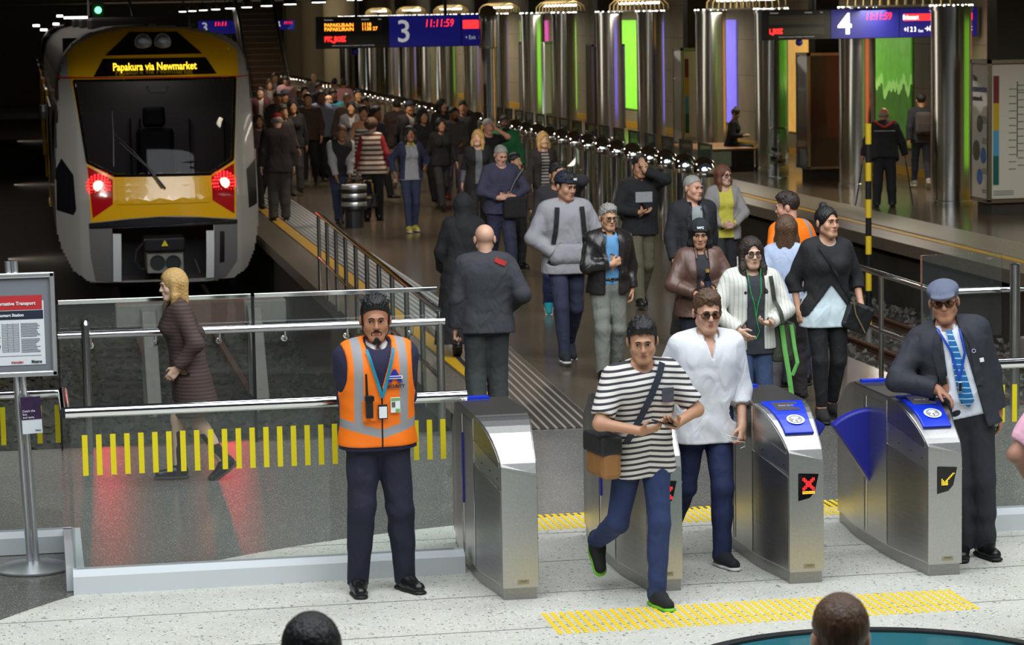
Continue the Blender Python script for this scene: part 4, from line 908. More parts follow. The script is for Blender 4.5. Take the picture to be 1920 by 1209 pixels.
# ------------------------------------------------------------------ figures: implicit surfaces meshed as one skin each
f32 = np.float32
def axis_pts(lo, hi, base, fine):
    out = [lo]; x = lo
    while x < hi:
        st = base
        for a, b_, r in fine:
            if a-base*1.5 <= x <= b_+base*.5: st = min(st, r)
        x += st; out.append(x)
    return np.array(out, f32)
class Fld:
    def __init__(s, prims, base, fine=((), (), ()), pad=.03, cuts=(), fold=None, free=()):
        prims_ = list(prims)+list(free)
        lo = np.min([p['lo'] for p in prims_ if p['op'] != 'sub'], axis=0)-pad; hi = np.max([p['hi'] for p in prims_ if p['op'] != 'sub'], axis=0)+pad
        s.ax = [axis_pts(lo[i], hi[i], base, fine[i]) for i in range(3)]
        s.f = np.full([len(a) for a in s.ax], 1.0, f32)
        def put(p):
            k = p['k']; m = k*1.1+base*2.5; ix = []
            for i in range(3):
                a = np.searchsorted(s.ax[i], p['lo'][i]-m); b_ = np.searchsorted(s.ax[i], p['hi'][i]+m); ix.append(slice(a, max(a, b_)))
            if any(q.stop-q.start < 1 for q in ix): return
            X, Y, Z = s.ax[0][ix[0]][:, None, None], s.ax[1][ix[1]][None, :, None], s.ax[2][ix[2]][None, None, :]
            d = p['fn'](X, Y, Z).astype(f32); g = s.f[ix[0], ix[1], ix[2]]
            if p['op'] == 'add':
                if k > 0:
                    h = np.clip(.5+.5*(g-d)/k, 0, 1); r = g+(d-g)*h-k*h*(1-h)
                else: r = np.minimum(g, d)
            else:
                if k > 0:
                    h = np.clip(.5-.5*(g+d)/k, 0, 1); r = g+(-d-g)*h+k*h*(1-h)
                else: r = np.maximum(g, -d)
            s.f[ix[0], ix[1], ix[2]] = r
        for p in prims: put(p)
        X, Y, Z = s.ax[0][:, None, None], s.ax[1][None, :, None], s.ax[2][None, None, :]
        if fold is not None: s.f += fold(X, Y, Z)
        for c in cuts: s.f = np.maximum(s.f, c(X, Y, Z).astype(f32))
        for p in free: put(p)
        for i in range(3):      # closed at the border
            sl = [slice(None)]*3; sl[i] = 0; s.f[tuple(sl)] = 1; sl[i] = -1; s.f[tuple(sl)] = 1
    def net(s):
        f = s.f; ins = f < 0; c = np.zeros([n-1 for n in f.shape], np.uint8)
        S = lambda a, i, j, k: a[i:a.shape[0]-1+i, j:a.shape[1]-1+j, k:a.shape[2]-1+k]
        for i in (0, 1):
            for j in (0, 1):
                for k in (0, 1): c += S(ins, i, j, k)
        act = np.argwhere((c > 0) & (c < 8))
        if len(act) == 0: return np.zeros((0, 3), f32), np.zeros((0, 4), np.int32)
        idx = np.full(c.shape, -1, np.int32); idx[tuple(act.T)] = np.arange(len(act))
        acc = np.zeros((len(act), 3), f32); cnt = np.zeros(len(act), f32)
        I, J, K = act.T; A = s.ax
        def corner(o): return f[I+o[0], J+o[1], K+o[2]], np.stack([A[0][I+o[0]], A[1][J+o[1]], A[2][K+o[2]]], 1)
        E_ = [((0, 0, 0), (1, 0, 0)), ((0, 1, 0), (1, 1, 0)), ((0, 0, 1), (1, 0, 1)), ((0, 1, 1), (1, 1, 1)), ((0, 0, 0), (0, 1, 0)), ((1, 0, 0), (1, 1, 0)), ((0, 0, 1), (0, 1, 1)), ((1, 0, 1), (1, 1, 1)), ((0, 0, 0), (0, 0, 1)), ((1, 0, 0), (1, 0, 1)), ((0, 1, 0), (0, 1, 1)), ((1, 1, 0), (1, 1, 1))]
        for a, b_ in E_:
            fa, pa = corner(a); fb, pb = corner(b_); m = (fa < 0) != (fb < 0); t = np.where(m, fa/np.where(m, fa-fb, 1), 0)[:, None]
            acc += np.where(m[:, None], pa+(pb-pa)*t, 0); cnt += m
        V = acc/cnt[:, None]; Q = []
        for ax in range(3):
            o1, o2 = [(1, 2), (2, 0), (0, 1)][ax]
            sl0 = [slice(None)]*3; sl1 = [slice(None)]*3; sl0[ax] = slice(0, -1); sl1[ax] = slice(1, None)
            d = ins[tuple(sl0)].astype(np.int8)-ins[tuple(sl1)].astype(np.int8); e = np.argwhere(d != 0)
            if not len(e): continue
            e = e[(e[:, o1] > 0) & (e[:, o2] > 0) & (e[:, o1] < f.shape[o1]-1) & (e[:, o2] < f.shape[o2]-1)]
            sg = d[tuple(e.T)]
            def cell(a, b_):
                q = e.copy(); q[:, o1] -= a; q[:, o2] -= b_; return idx[tuple(q.T)]
            q = np.stack([cell(1, 1), cell(0, 1), cell(0, 0), cell(1, 0)], 1); q[sg < 0] = q[sg < 0][:, ::-1]; Q.append(q)
        Q = np.concatenate(Q); return V, Q[(Q >= 0).all(1)]
def mesh_np(name, V, Q, mats, parent, smooth=True):
    me = bpy.data.meshes.new(name); n = len(Q); me.vertices.add(len(V)); me.vertices.foreach_set('co', V.astype(f32).ravel())
    me.loops.add(n*4); me.loops.foreach_set('vertex_index', Q.astype(np.int32).ravel()); me.polygons.add(n)
    me.polygons.foreach_set('loop_start', np.arange(0, n*4, 4, dtype=np.int32)); me.polygons.foreach_set('loop_total', np.full(n, 4, np.int32)); me.polygons.foreach_set('use_smooth', np.ones(n, bool))
    for m in (mats if isinstance(mats, (list, tuple)) else [mats]): me.materials.append(MATS[m] if isinstance(m, str) else m)
    me.update(calc_edges=True); me.validate()
    o = bpy.data.objects.new(name, me); COL.objects.link(o); o.parent = parent; return o
V3 = lambda *a: np.array(a, float)
def cone(a, b_, ra, rb, k=.03, flat=None, op='add'):
    a, b_ = np.array(a, float), np.array(b_, float); ba = b_-a; L2 = max(float(ba @ ba), 1e-9); R = max(ra, rb)
    def fn(X, Y, Z):
        x, y, z = X-a[0], Y-a[1], Z-a[2]; t = np.clip((x*ba[0]+y*ba[1]+z*ba[2])/L2, 0, 1); wx, wy, wz = x-t*ba[0], y-t*ba[1], z-t*ba[2]; s = wx*wx+wy*wy+wz*wz
        if flat is not None:
            n, q = flat; wn = wx*n[0]+wy*n[1]+wz*n[2]; s = s+(q*q-1)*wn*wn
        return np.sqrt(s)-(ra+(rb-ra)*t)
    return dict(fn=fn, lo=np.minimum(a, b_)-R, hi=np.maximum(a, b_)+R, k=k, op=op)
def ell(c, r, k=.02, R=None, op='add'):
    c, r = np.array(c, float), np.array(r, float); ext = r if R is None else np.sqrt(((R*r[None, :])**2).sum(1))
    def fn(X, Y, Z):
        x, y, z = X-c[0], Y-c[1], Z-c[2]
        if R is not None: x, y, z = (R[0, 0]*x+R[1, 0]*y+R[2, 0]*z), (R[0, 1]*x+R[1, 1]*y+R[2, 1]*z), (R[0, 2]*x+R[1, 2]*y+R[2, 2]*z)
        k0 = np.sqrt((x/r[0])**2+(y/r[1])**2+(z/r[2])**2); k1 = np.sqrt((x/r[0]**2)**2+(y/r[1]**2)**2+(z/r[2]**2)**2)
        return k0*(k0-1)/np.maximum(k1, 1e-6)
    return dict(fn=fn, lo=c-ext, hi=c+ext, k=k, op=op)
def half(p, n):
    p, n = np.array(p, float), np.array(n, float); n = n/np.linalg.norm(n)
    return lambda X, Y, Z: (X-p[0])*n[0]+(Y-p[1])*n[1]+(Z-p[2])*n[2]
def unit(v): v = np.array(v, float); return v/max(np.linalg.norm(v), 1e-9)
def rot(ax, deg):
    a = RAD(deg); c, s = cos(a), sin(a)
    return np.array({'x': [[1, 0, 0], [0, c, -s], [0, s, c]], 'y': [[c, 0, s], [0, 1, 0], [-s, 0, c]], 'z': [[c, -s, 0], [s, c, 0], [0, 0, 1]]}[ax])
def ik(a, t, l1, l2, pole):
    a, t = np.array(a, float), np.array(t, float); d = t-a; L = np.linalg.norm(d); L2 = min(max(L, abs(l1-l2)+.01), (l1+l2)*.995); d = d/max(L, 1e-6); t = a+d*L2
    c = (l1*l1+L2*L2-l2*l2)/(2*L2); h = math.sqrt(max(l1*l1-c*c, 0)); p = np.array(pole, float); p = p-d*(p @ d); p = unit(p)
    return a+d*c+p*h, t
def folds(A, fr=62, seed=0):
    r = random.Random(seed*7+3); W_ = []
    for i in range(6):
        th = r.choice((0, 0, .5, -.5, .9, -.9))+r.uniform(-.25, .25); ph = r.uniform(0, pi); f_ = fr*r.uniform(.28, .75)
        W_.append((f_*sin(th)*cos(ph), f_*sin(th)*sin(ph), f_*cos(th), r.uniform(0, 6), r.uniform(.5, 1)))
    q = [r.uniform(0, 6) for _ in range(6)]
    def fn(X, Y, Z):
        a = 2.2*np.sin(9*Z+q[0]+4*X)+1.6*np.sin(13*X+q[1]); b_ = 2.0*np.sin(11*X+7*Z+q[2])+1.5*np.sin(14*Y+q[3]); out = 0
        for i, (kx, ky, kz, p_, am) in enumerate(W_):
            u = kx*X+ky*Y+kz*Z+p_+(a if i % 2 else b_); out = out+am*(np.sin(u) if i % 3 else 1.5*(.6-np.abs(np.sin(u*.6))))
        m = .55+.45*np.sin(6.5*Z+5*X+q[4])
        return (A*.42*out*m).astype(f32)
    return fn
def noisef(A, fr):
    return lambda X, Y, Z: (A*(np.sin(fr*X+5*np.sin(fr*.21*Z))*np.sin(fr*Y+3)*np.sin(fr*.8*Z+1)+.6*np.sin(fr*1.9*X+2)*np.sin(fr*1.7*Z+fr*.4*Y))).astype(f32)
CLOTHS = {}
def C(r, g, b, rough=.85, bump=.25, scale=90, **k):
    key = ('cloth', r, g, b, rough, k.get('emit'))
    nm = 'cloth_%d_%d_%d_%d' % (r, g, b, int(rough*100)); bump, scale = bump*.45, scale*2.6
    if nm in MATS: return nm
    mat(nm, hx(r, g, b), rough, bump=bump, scale=scale, var=.1, **k); nt = MATS[nm].node_tree; bs = nt.nodes['Principled BSDF']
    tc = N(nt, 'ShaderNodeTexCoord'); mp = N(nt, 'ShaderNodeMapping'); mp.inputs['Scale'].default_value = (1, 1, .62); mp.inputs['Rotation'].default_value = (.3, .35, .2); nt.links.new(tc.outputs['Object'], mp.inputs[0])
    no = N(nt, 'ShaderNodeTexNoise', Scale=11., Detail=1.5, Roughness=.4, Distortion=1.1); nt.links.new(mp.outputs[0], no.inputs['Vector'])      # creases
    bp = N(nt, 'ShaderNodeBump', Strength=.5 if rough > .45 else .4, Distance=.03); nt.links.new(no.outputs[0], bp.inputs['Height'])
    old = [l for l in nt.links if l.to_socket == bs.inputs['Normal']]
    if old: nt.links.new(bp.outputs[0], old[0].from_node.inputs['Normal'])
    else: nt.links.new(bp.outputs[0], bs.inputs['Normal'])
    return nm
def SK(r, g, b): return mat('skin_%d_%d_%d' % (r, g, b), hx(r, g, b), .5, bump=.06, scale=220, var=.05) and 'skin_%d_%d_%d' % (r, g, b)
def HR(r, g, b): return mat('hair_%d_%d_%d' % (r, g, b), hx(r, g, b), .45, bump=.9, scale=120, var=.35, stretch=(1, 1, .12)) and 'hair_%d_%d_%d' % (r, g, b)
LIGHT, TAN, BROWN, DARK, PALE = SK(205, 160, 132), SK(190, 140, 106), SK(150, 102, 72), SK(96, 62, 44), SK(216, 178, 152)
BLK, DBR, BRN, BLD, GRY, AUB = HR(20, 18, 18), HR(44, 32, 26), HR(88, 62, 42), HR(190, 152, 92), HR(150, 146, 140), HR(110, 66, 44)
glassmat('lens_brown', (.55, .42, .32), .8)
mat('eye', (.8, .8, .78), .15); mat('iris', hx(38, 24, 16), .1); mat('lip', hx(150, 84, 74), .5); mat('lip_dark', hx(112, 62, 52), .5); mat('lens_clear', (.02, .02, .02), .05)
def stripemat(name, axis, pitch, duty, c0, c1, rough=.85, off=0., wob=.0):
    m, nt, b = newmat(name); tc = N(nt, 'ShaderNodeTexCoord'); sx = N(nt, 'ShaderNodeSeparateXYZ'); nt.links.new(tc.outputs['Object'], sx.inputs[0])
    v = sx.outputs[axis]
    if wob: v = mth(nt, 'ADD', v, mth(nt, 'MULTIPLY', mth(nt, 'ABSOLUTE', sx.outputs[0]), wob))
    fr = mth(nt, 'FRACT', mth(nt, 'ADD', mth(nt, 'MULTIPLY', v, 1/pitch), off))
    nt.links.new(mix_rgb(nt, mth(nt, 'LESS_THAN', fr, duty), c0, c1), b.inputs['Base Color']); b.inputs['Roughness'].default_value = rough
    no = N(nt, 'ShaderNodeTexNoise', Scale=60.); nt.links.new(tc.outputs['Object'], no.inputs['Vector']); bp = N(nt, 'ShaderNodeBump', Strength=.2, Distance=.01); nt.links.new(no.outputs[0], bp.inputs['Height']); nt.links.new(bp.outputs[0], b.inputs['Normal'])
    return name
GLASSES = {}
class P: pass
def hash_(t): return sum(ord(c)*(i+3) for i, c in enumerate(t))
def person(label, head, h, yaw, pose, wear, skin=TAN, hair=('short', DBR), res=.012, sex='m', w=1.0, foot=None, face=None, root=None, hx_=None, cat='person', group=None, lod=None):
    """head: picture position of the crown (places the figure on the floor), h: standing height in metres"""
    o = P(); q = pose; face = face or {}
    lod = lod if lod is not None else (0 if res <= .0065 else 1 if res <= .0105 else 2 if res <= .015 else 3)
    L = q.get('lean', 2); side = q.get('side', 0); pz = q.get('pz', .925); px = q.get('px', 0.); py_ = q.get('py', 0.)
    pel = V3(px, py_, pz); TR = rot('y', side) @ rot('x', L) @ rot('z', q.get('twist', 0))
    T = lambda x, y, z: pel+TR @ V3(x, y, z-.925)     # torso coordinates are given for the upright 1.75 m figure
    sw = .174 if sex == 'm' else .148; sw *= (1+.35*(w-1)); hw = .078 if sex == 'm' else .083
    neck = T(0, .012, 1.455); Rh = TR.copy() if False else rot('y', side*.5) @ rot('z', q.get('hyaw', 0)) @ rot('x', q.get('hpitch', 3))
    hc = neck+.35*(TR @ V3(0, 0, .155))+.65*V3(0, 0, .155)+V3(0, -.018-.05*sin(RAD(L)), 0)
    HT = lambda x, y, z: hc+Rh @ V3(x, y, z)
    o.HT, o.Rh, o.T, o.TR, o.hc = HT, Rh, T, TR, hc
    sh = {s: T(s*sw, .012, 1.395) for s in (-1, 1)}; hip = {s: pel+rot('z', q.get('twist', 0)*.4) @ V3(s*hw, 0, -.02) for s in (-1, 1)}
    AR, LG = {}, {}
    for s, key in ((-1, 'A'), (1, 'B')):
        tgt = q.get('w'+key, (s*.245, -.03, .86)); e_, wr = ik(sh[s], V3(*tgt) if not q.get('torso_arms') else T(*tgt), .288, .25, q.get('e'+key, (s*.5, .7, -.25)))
        AR[s] = (sh[s], e_, wr)
        an = q.get('f'+key, (s*.095, .015, .078)); kn, an2 = ik(hip[s], an, .42, .408, q.get('k'+key, (s*.12, -1, .1)))
        LG[s] = (hip[s], kn, an2)
    o.AR, o.LG = AR, LG
    # ---- root
    top = HT(0, .01, .122); R2 = rot('z', yaw); s_ = h/1.75
    if foot: s_ = at(head[0], head[1], gp(*foot).y+q.get('toe', .1)).z/float(top[2])
    if foot and s_ > 1.1: s_ = 1.0+.05*(hash_(label) % 10)/10
    if root is None:
        base = gp(head[0], head[1], float(top[2])*s_); off = R2 @ (V3(top[0], top[1], 0)*s_); loc = (base.x-off[0], base.y-off[1], 0)
    else: loc = root
    e = empty('person', loc, label, cat, group, RAD(yaw)); e.scale = (s_, s_, s_); o.root = e; o.loc = loc
    # ---- body
    B = []
    bw = lambda r: r*(1+.8*(w-1))
    belly = max(0, w-1.05)*.35
    if sex == 'm': TS = [(.93, .072, .098, 0), (1.02, .066, .096, -.006), (1.10, .062, .096, -.008), (1.20, .070, .104, -.004), (1.30, .082, .106, -.004), (1.36, .086, .094, 0)]
    else: TS = [(.92, .080, .102, .004), (1.0, .062, .094, 0), (1.09, .046, .086, -.002), (1.18, .056, .092, -.002), (1.28, .066, .096, -.004), (1.35, .072, .084, 0)]
    def torso(t, k=.05, zmin=0., arms=False):
        out = []
        for z, hx__, r, yy in TS:
            if z < zmin: continue
            bx = belly*max(0, 1-abs(z-1.06)/.2); out.append(cone(T(-hx__*w, yy-bx*.8, z), T(hx__*w, yy-bx*.8, z), bw(r)+t+bx*.35, bw(r)+t+bx*.35, k))
        out.append(cone(T(-sw*.86, .012, 1.398), T(sw*.86, .012, 1.398), .05+t*.8, .05+t*.8, .045))
        for s in (-1, 1): out.append(cone(T(s*.03, .018, 1.455), T(s*sw*.84, .012, 1.415), .042+t*.55, .042+t*.7, .035))
        if sex == 'f' and q.get('bust', 1):
            for s in (-1, 1): out.append(ell(T(s*.068, -.085, 1.275), (.062+t*.5, .052+t, .062+t*.5), .04))
        return out
    o.torso = torso
    aw = (1+.5*(w-1))*(1 if sex == 'm' else .88)
    def arms(t0, t1, upto=1., k=.03, which=(-1, 1), cut=None):
        out = []
        for s in which:
            a, b_, c_ = AR[s]
            out.append(cone(a, b_, .050*aw+t0, .041*aw+t1, k))
            if upto > .5:
                f_ = (upto-.5)*2; c2 = b_+(c_-b_)*f_
                out.append(cone(b_, c2, .039*aw+t1, (.039+(.027-.039)*f_)*aw+t1, k))
        return out
    def legs(t0, t1, t2, k=.03, low=1., drop=0.):
        out = []
        for s in (-1, 1):
            a, b_, c_ = LG[s]; d = unit(c_-b_); lw = (1+.7*(w-1))
            out.append(cone(a+V3(s*.004, 0, -.01), b_, .088*lw+t0, .058*lw+t1, k)); c2 = b_+(c_-b_)*low
            out.append(cone(b_, c2+d*drop, .055*lw+t1, .04+t2, k))
            bk = unit(np.cross(np.cross(d, V3(0, 1, .2)), d))
            out.append(cone(b_+d*.07+bk*.018, b_+d*.2+bk*.012, .045*lw+t1*.9, .036*lw+t2, .04))
        return out
    o.arms, o.legs = arms, legs
    B += torso(0)+arms(0, 0)+legs(0, 0, 0)
    B.append(cone(T(0, .014, 1.42), HT(0, .02, -.05), .058 if sex == 'm' else .05, .054 if sex == 'm' else .046, .03))
    # head
    jw = face.get('jaw', 1.0 if sex == 'm' else .92)
    B += [ell(HT(0, .014, .033), (.079, .094, .086), .02, Rh), ell(HT(0, -.03, -.04), (.066*jw, .064, .076), .03, Rh), cone(HT(-.014*jw, -.074, -.098), HT(.014*jw, -.074, -.098), .021, .021, .025)]
    for s in (-1, 1):
        B.append(cone(HT(s*.055*jw, -.008, -.06), HT(s*.02*jw, -.07, -.096), .017, .018, .03))
        B.append(ell(HT(s*.041, -.062, -.028), (.026, .024, .026), .02, Rh))
    if lod <= 2:
        B.append(cone(HT(0, -.089, .012), HT(0, -.109, -.027), .008, .0125, .012))
        for s in (-1, 1):
            B.append(ell(HT(s*.083, .014, -.008), (.012, .021, .033), .008, Rh @ rot('z', s*18)))
    if lod <= 1:
        B.append(ell(HT(0, -.087, .026), (.052, .013, .011), .018, Rh))
        for s in (-1, 1):
            B.append(ell(HT(s*.0115, -.101, -.032), (.0085, .011, .008), .006, Rh))
            B.append(ell(HT(s*.032, -.098, .004), (.017, .014, .012), .012, Rh, 'sub'))
        B.append(ell(HT(0, -.088, -.062), (.028, .016, .019), .012, Rh))
        B.append(cone(HT(-.021, -.103, -.0625), HT(.021, -.103, -.0625), .0022, .0022, .004, op='sub'))
        for s in (-1, 1):
            B.append(ell(HT(s*.032, -.0795, .0105), (.0165, .0125, .0055), .004, Rh)); B.append(ell(HT(s*.032, -.0785, -.0035), (.015, .011, .004), .005, Rh))
    # hands
    def hand(s, key):
        a, b_, c_ = AR[s]; d = unit(q.get('h'+key, c_-b_)); pn = unit(q.get('n'+key, (-s, 0.2, 0))); pn = unit(pn-d*(pn @ d)); lat = np.cross(d, pn)
        if lat @ V3(0, -1, .3) < 0: lat = -lat      # thumb side forward or up
        if 't'+key in q: lat = lat*q['t'+key]
        g = q.get('c'+key, .35); out = [cone(c_-d*.01, c_+d*.03, .027*aw, .026, .02, (pn, 1.3)), cone(c_+d*.03-lat*.016, c_+d*.075-lat*.018, .022, .02, .012, (pn, 1.7)), cone(c_+d*.03+lat*.014, c_+d*.078+lat*.016, .022, .02, .012, (pn, 1.7))]
        if lod >= 2:
            out.append(cone(c_+d*.06, c_+d*.12+pn*.05*g, .03, .022, .02, (pn, 1.8))); return out
        for i, L_ in enumerate((.070, .080, .075, .058)):
            u = .030-.0195*i; b0 = c_+d*(.083-.004*abs(i-1.2))+lat*u; gg = g*(1+.18*i); d1 = unit(d*cos(gg)+pn*sin(gg)); d2 = unit(d*cos(gg*2.3)+pn*sin(gg*2.3)); d3 = unit(d*cos(gg*3.2)+pn*sin(gg*3.2))
            p1 = b0+d1*L_*.45; p2 = p1+d2*L_*.32; p3 = p2+d3*L_*.23
            out += [cone(b0-d*.02, p1, .0098, .0088, .004), cone(p1, p2, .0087, .008, .003), cone(p2, p3, .008, .0066, .003)]
        t0 = c_+d*.022+lat*.026+pn*.006; t1 = t0+unit(d*.62+lat*.62+pn*.35)*.04; t2 = t1+unit(d*.85+lat*.1+pn*(.35+.4*g))*.034
        out += [cone(t0, t1, .014, .0105, .008), cone(t1, t2, .0102, .008, .004)]
        return out
    for s, key in ((-1, 'A'), (1, 'B')): B += hand(s, key)
    if not wear.get('shoes'):
        for s in (-1, 1):
            c_ = LG[s][2]; B.append(cone(c_+V3(0, .02, -.05), c_+V3(s*.02, -.13, -.055), .032, .026, .03))
    fx, fy, fz = [], [], []
    hr = {0: .0032, 1: .0048, 2: .0085, 3: .012}[lod]
    if lod <= 2:
        fx.append((hc[0]-.09, hc[0]+.09, hr*1.1)); fy.append((hc[1]-.12, hc[1]+.11, hr*1.2)); fz.append((hc[2]-.13, hc[2]+.05, hr))
    if lod <= 1:
        for s in (-1, 1):
            c_ = AR[s][2]; r_ = min(res, .0055); fx.append((c_[0]-.05, c_[0]+.05, r_)); fy.append((c_[1]-.06, c_[1]+.06, r_)); fz.append((c_[2]-.14, c_[2]+.05, r_))
    V, Q = Fld(B, res, (fx, fy, fz)).net(); o.body = mesh_np('body', V, Q, skin, e)
    # ---- eyes, brows, lips, glasses
    if lod <= 1:
        HV = (V[V[:, 2] > hc[2]-.16]-hc) @ Rh
        def fy(x, z):
            m_ = (abs(HV[:, 0]-x) < .006) & (abs(HV[:, 2]-z) < .006); return float(HV[m_, 1].min()) if m_.any() else -.095
    if lod <= 1:
        for s in (-1, 1):
            c_ = HT(s*.032, -.0765, .0038); ey = MB().ball((0, 0, 0), .0125, 14, 10).build('eye', 'eye', e, smooth=180); ey.location = c_
            iy = c_+Rh @ V3(-.0015+.002*q.get('gaze', 0), -.0098, -.0002)
            ir = MB().ball((0, 0, 0), (.0068, .0046, .0068), 14, 8).build('iris', 'iris', ey, smooth=180); ir.location = iy-c_
            bx = [(s*(.0125+.0105*t), .0235+.0042*sin(t*.95)-(.0012*t if t > 2 else 0)+(-.003 if t == 0 and face.get('frown') else 0)) for t in range(4)]
            MB().tube([HT(x, fy(x, z)-.0012, z) for x, z in bx], [.0038, .0046, .0042, .002], 7).build('eyebrow', face.get('brow', hair[1] if hair[1] not in (GRY, BLD) else BRN), e, smooth=60)
            MB().tube([HT(s*(.0175+.0072*t), min(fy(s*(.0175+.0072*t), .0085), -.088+.0012*(t-1.5)**2)-.0008, .0092-.001*(t-1.8)**2) for t in range(5)], .0016, 5).build('eyelid_line', 'iris', e)
        lm = 'lip' if skin not in (BROWN, DARK) else 'lip_dark'
        ly = fy(0, -.057)+.004; Lp = [ell(HT(0, ly, -.0575), (.022, .0066, .0046), .003, Rh), ell(HT(0, ly+.001, -.0675), (.018, .0075, .0058), .003, Rh)]
        V, Q = Fld(Lp, .0026, pad=.008).net(); mesh_np('lips', V, Q, lm, e)
    if face.get('glasses'):
        G = []
        for s in (-1, 1):
            G.append([HT(s*.035+.027*cos(t*pi/10), -.103+.007*abs(cos(t*pi/10))*(1 if s*cos(t*pi/10) > 0 else 0), .0+.020*sin(t*pi/10)) for t in range(21)])
        mb = MB()
        for g_ in G: mb.tube(g_, .0022, 6)
        mb.tube([HT(-.0105, -.103, .006), HT(0, -.106, .008), HT(.0105, -.103, .006)], .0022, 6)
        for s in (-1, 1): mb.tube([HT(s*.061, -.095, .006), HT(s*.08, -.06, .008), HT(s*.087, .012, .008)], .002, 6)
        go = mb.build('glasses', 'black_gloss', e, smooth=60)
        for g_ in G:
            mb = MB(); mb.add([tuple(p) for p in g_[:-1]], [tuple(range(20))]); mb.build('lens', 'lens_brown' if face['glasses'] == 2 else 'glass_tint' if 'glass_tint' in MATS else glassmat('glass_tint', (.95, .94, .93), 1.) and 'glass_tint', go)
    # ---- hair and headwear
    def shell(name, prims, m, base, cuts=(), fold=None, free=()):
        V, Q = Fld(prims, base, cuts=cuts, fold=fold, free=free).net()
        if len(Q): return mesh_np(name, V, Q, m, e)
    hb = {0: .004, 1: .0055, 2: .009, 3: .013}[lod]; st, hm = hair[0], hair[1]
    cr = lambda t, zt=0.: ell(HT(0, .014, .035+zt*.5), (.080+t, .096+t, .087+t+zt*.5), .02, Rh)
    line = half(HT(0, -.080, .080), Rh @ V3(0, -.66, -.75)); faceoff = ell(HT(0, -.10, -.024), (.066, .066, .104), .01, Rh, 'sub')
    tr_ = random.Random(len(label))
    def tufts(n, ln, r, up, fwd, zmin=-1.):
        out = []
        for i in range(n):
            a_, b_ = tr_.uniform(0, 2*pi), tr_.uniform(.0, 1.15); nrm = V3(sin(b_)*cos(a_), sin(b_)*sin(a_), cos(b_)); p = V3(nrm[0]*.08, .014+nrm[1]*.098, .037+nrm[2]*.092)
            if (p[1] < -.075 and p[2] < .085) or nrm[2] < zmin: continue
            d_ = unit(nrm*up+V3(tr_.uniform(-.4, .4), fwd+tr_.uniform(-.35, .35), tr_.uniform(-.1, .3))); out.append(cone(HT(*p), HT(*(p+d_*ln*tr_.uniform(.6, 1.2))), r, r*.35, .006))
        return out
    back = half(HT(0, .0, -.072), Rh @ V3(0, -.25, -1))
    earoff = [ell(HT(s*.09, .004, -.03), (.03, .026, .05), .008, Rh, 'sub') for s in (-1, 1)]
    if st in ('short', 'spiky', 'curly', 'buzz', 'thin'):
        t = {'short': .009, 'spiky': .0055, 'curly': .03, 'buzz': .006, 'bun': .01, 'thin': .008}[st]
        pr = [cr(t, .012 if st in ('short', 'spiky') else 0)]
        if st == 'spiky': pr += [ell(HT(0, -.01, .1), (.058, .07, .042), .03, Rh)]+(tufts(260, .026, .0075, 1.2, -.15, .55) if lod <= 1 else [])
        if st == 'short' and lod <= 1: pr += [ell(HT(.01, -.03, .098), (.062, .06, .036), .03, Rh)]+tufts(150, .034, .0085, .3, -.6)
        if st == 'curly': pr += [ell(HT(0, .02, .05), (.105, .12, .1), .03, Rh)]
        if st == 'bun': pr.append(ell(HT(0, .03, .14), (.034, .034, .032), .015, Rh))
        pr += [faceoff]+(earoff if st != 'curly' else [])
        fo = {'spiky': noisef(.0042, 190), 'curly': noisef(.007, 120), 'short': noisef(.0025, 150), 'bun': noisef(.001, 160), 'buzz': None, 'thin': None}[st]
        free = []
        if st in ('short', 'spiky') and lod <= 1:
            for i in range(22 if st == 'short' else 12):
                x_ = (i/(21 if st == 'short' else 11)-.5)*.125; z_ = .088-.9*x_*x_*4; p_ = V3(x_, -.074+abs(x_)*.5, z_); ln_ = tr_.uniform(.016, .034) if st == 'short' else tr_.uniform(.008, .014)
                d_ = unit((tr_.uniform(-.5, .5), -.55, -.75 if st == 'short' else -.3)); free.append(cone(HT(*p_), HT(*(p_+d_*ln_)), .0095, .003, .006))
        if st in ('short', 'spiky', 'thin') and lod <= 1:
            for s in (-1, 1): free.append(cone(HT(s*.079, -.018, .035), HT(s*.0775, -.022, -.012), .009, .004, .006))
        shell('hair', pr, hm, hb, [line, back], fo, free)
    elif st == 'fringe':
        shell('hair', [cr(.006)]+earoff, hm, hb, [half(HT(0, -.02, .02), Rh @ V3(0, -1, .25)), half(HT(0, 0, .05), Rh @ V3(0, .1, 1)), back])
    elif st in ('long', 'bob', 'tied', 'bun'):
        ln = hair[2] if len(hair) > 2 else {'long': .3, 'bob': .12, 'tied': .02, 'bun': .02}[st]; ff_ = .085 if ln > .22 else 0.; pr = [cr(.014 if st in ('long', 'bob') else .008, .004)]
        if st not in ('tied', 'bun'):
            for s in (-1, 1):
                pr.append(cone(HT(s*.07, -.008, .03), HT(s*.084, -.022-ff_*.35, -.04-ln*.3), .03, .03, .03)); pr.append(cone(HT(s*.084, -.022-ff_*.35, -.04-ln*.3), HT(s*.088, -.05-ff_, -.06-ln), .03, .018, .03))
            pr.append(cone(HT(-.035, .06, .0), HT(-.045, .055, -.05-ln), .055, .035, .04)); pr.append(cone(HT(.035, .06, .0), HT(.045, .055, -.05-ln), .055, .035, .04))
        elif st == 'bun': pr.append(ell(HT(0, .05, .13), (.034, .036, .032), .015, Rh))
        else: pr.append(ell(HT(0, .115, .0), (.035, .05, .05), .02, Rh))
        pr += [ell(HT(0, -.112, -.032), (.062, .075, .118), .01, Rh, 'sub')]
        shell('hair', pr, hm, hb, [half(HT(0, -.088, .078), Rh @ V3(0, -.9, -.45))] if st in ('tied', 'bun') else [], noisef(.0022, 130))
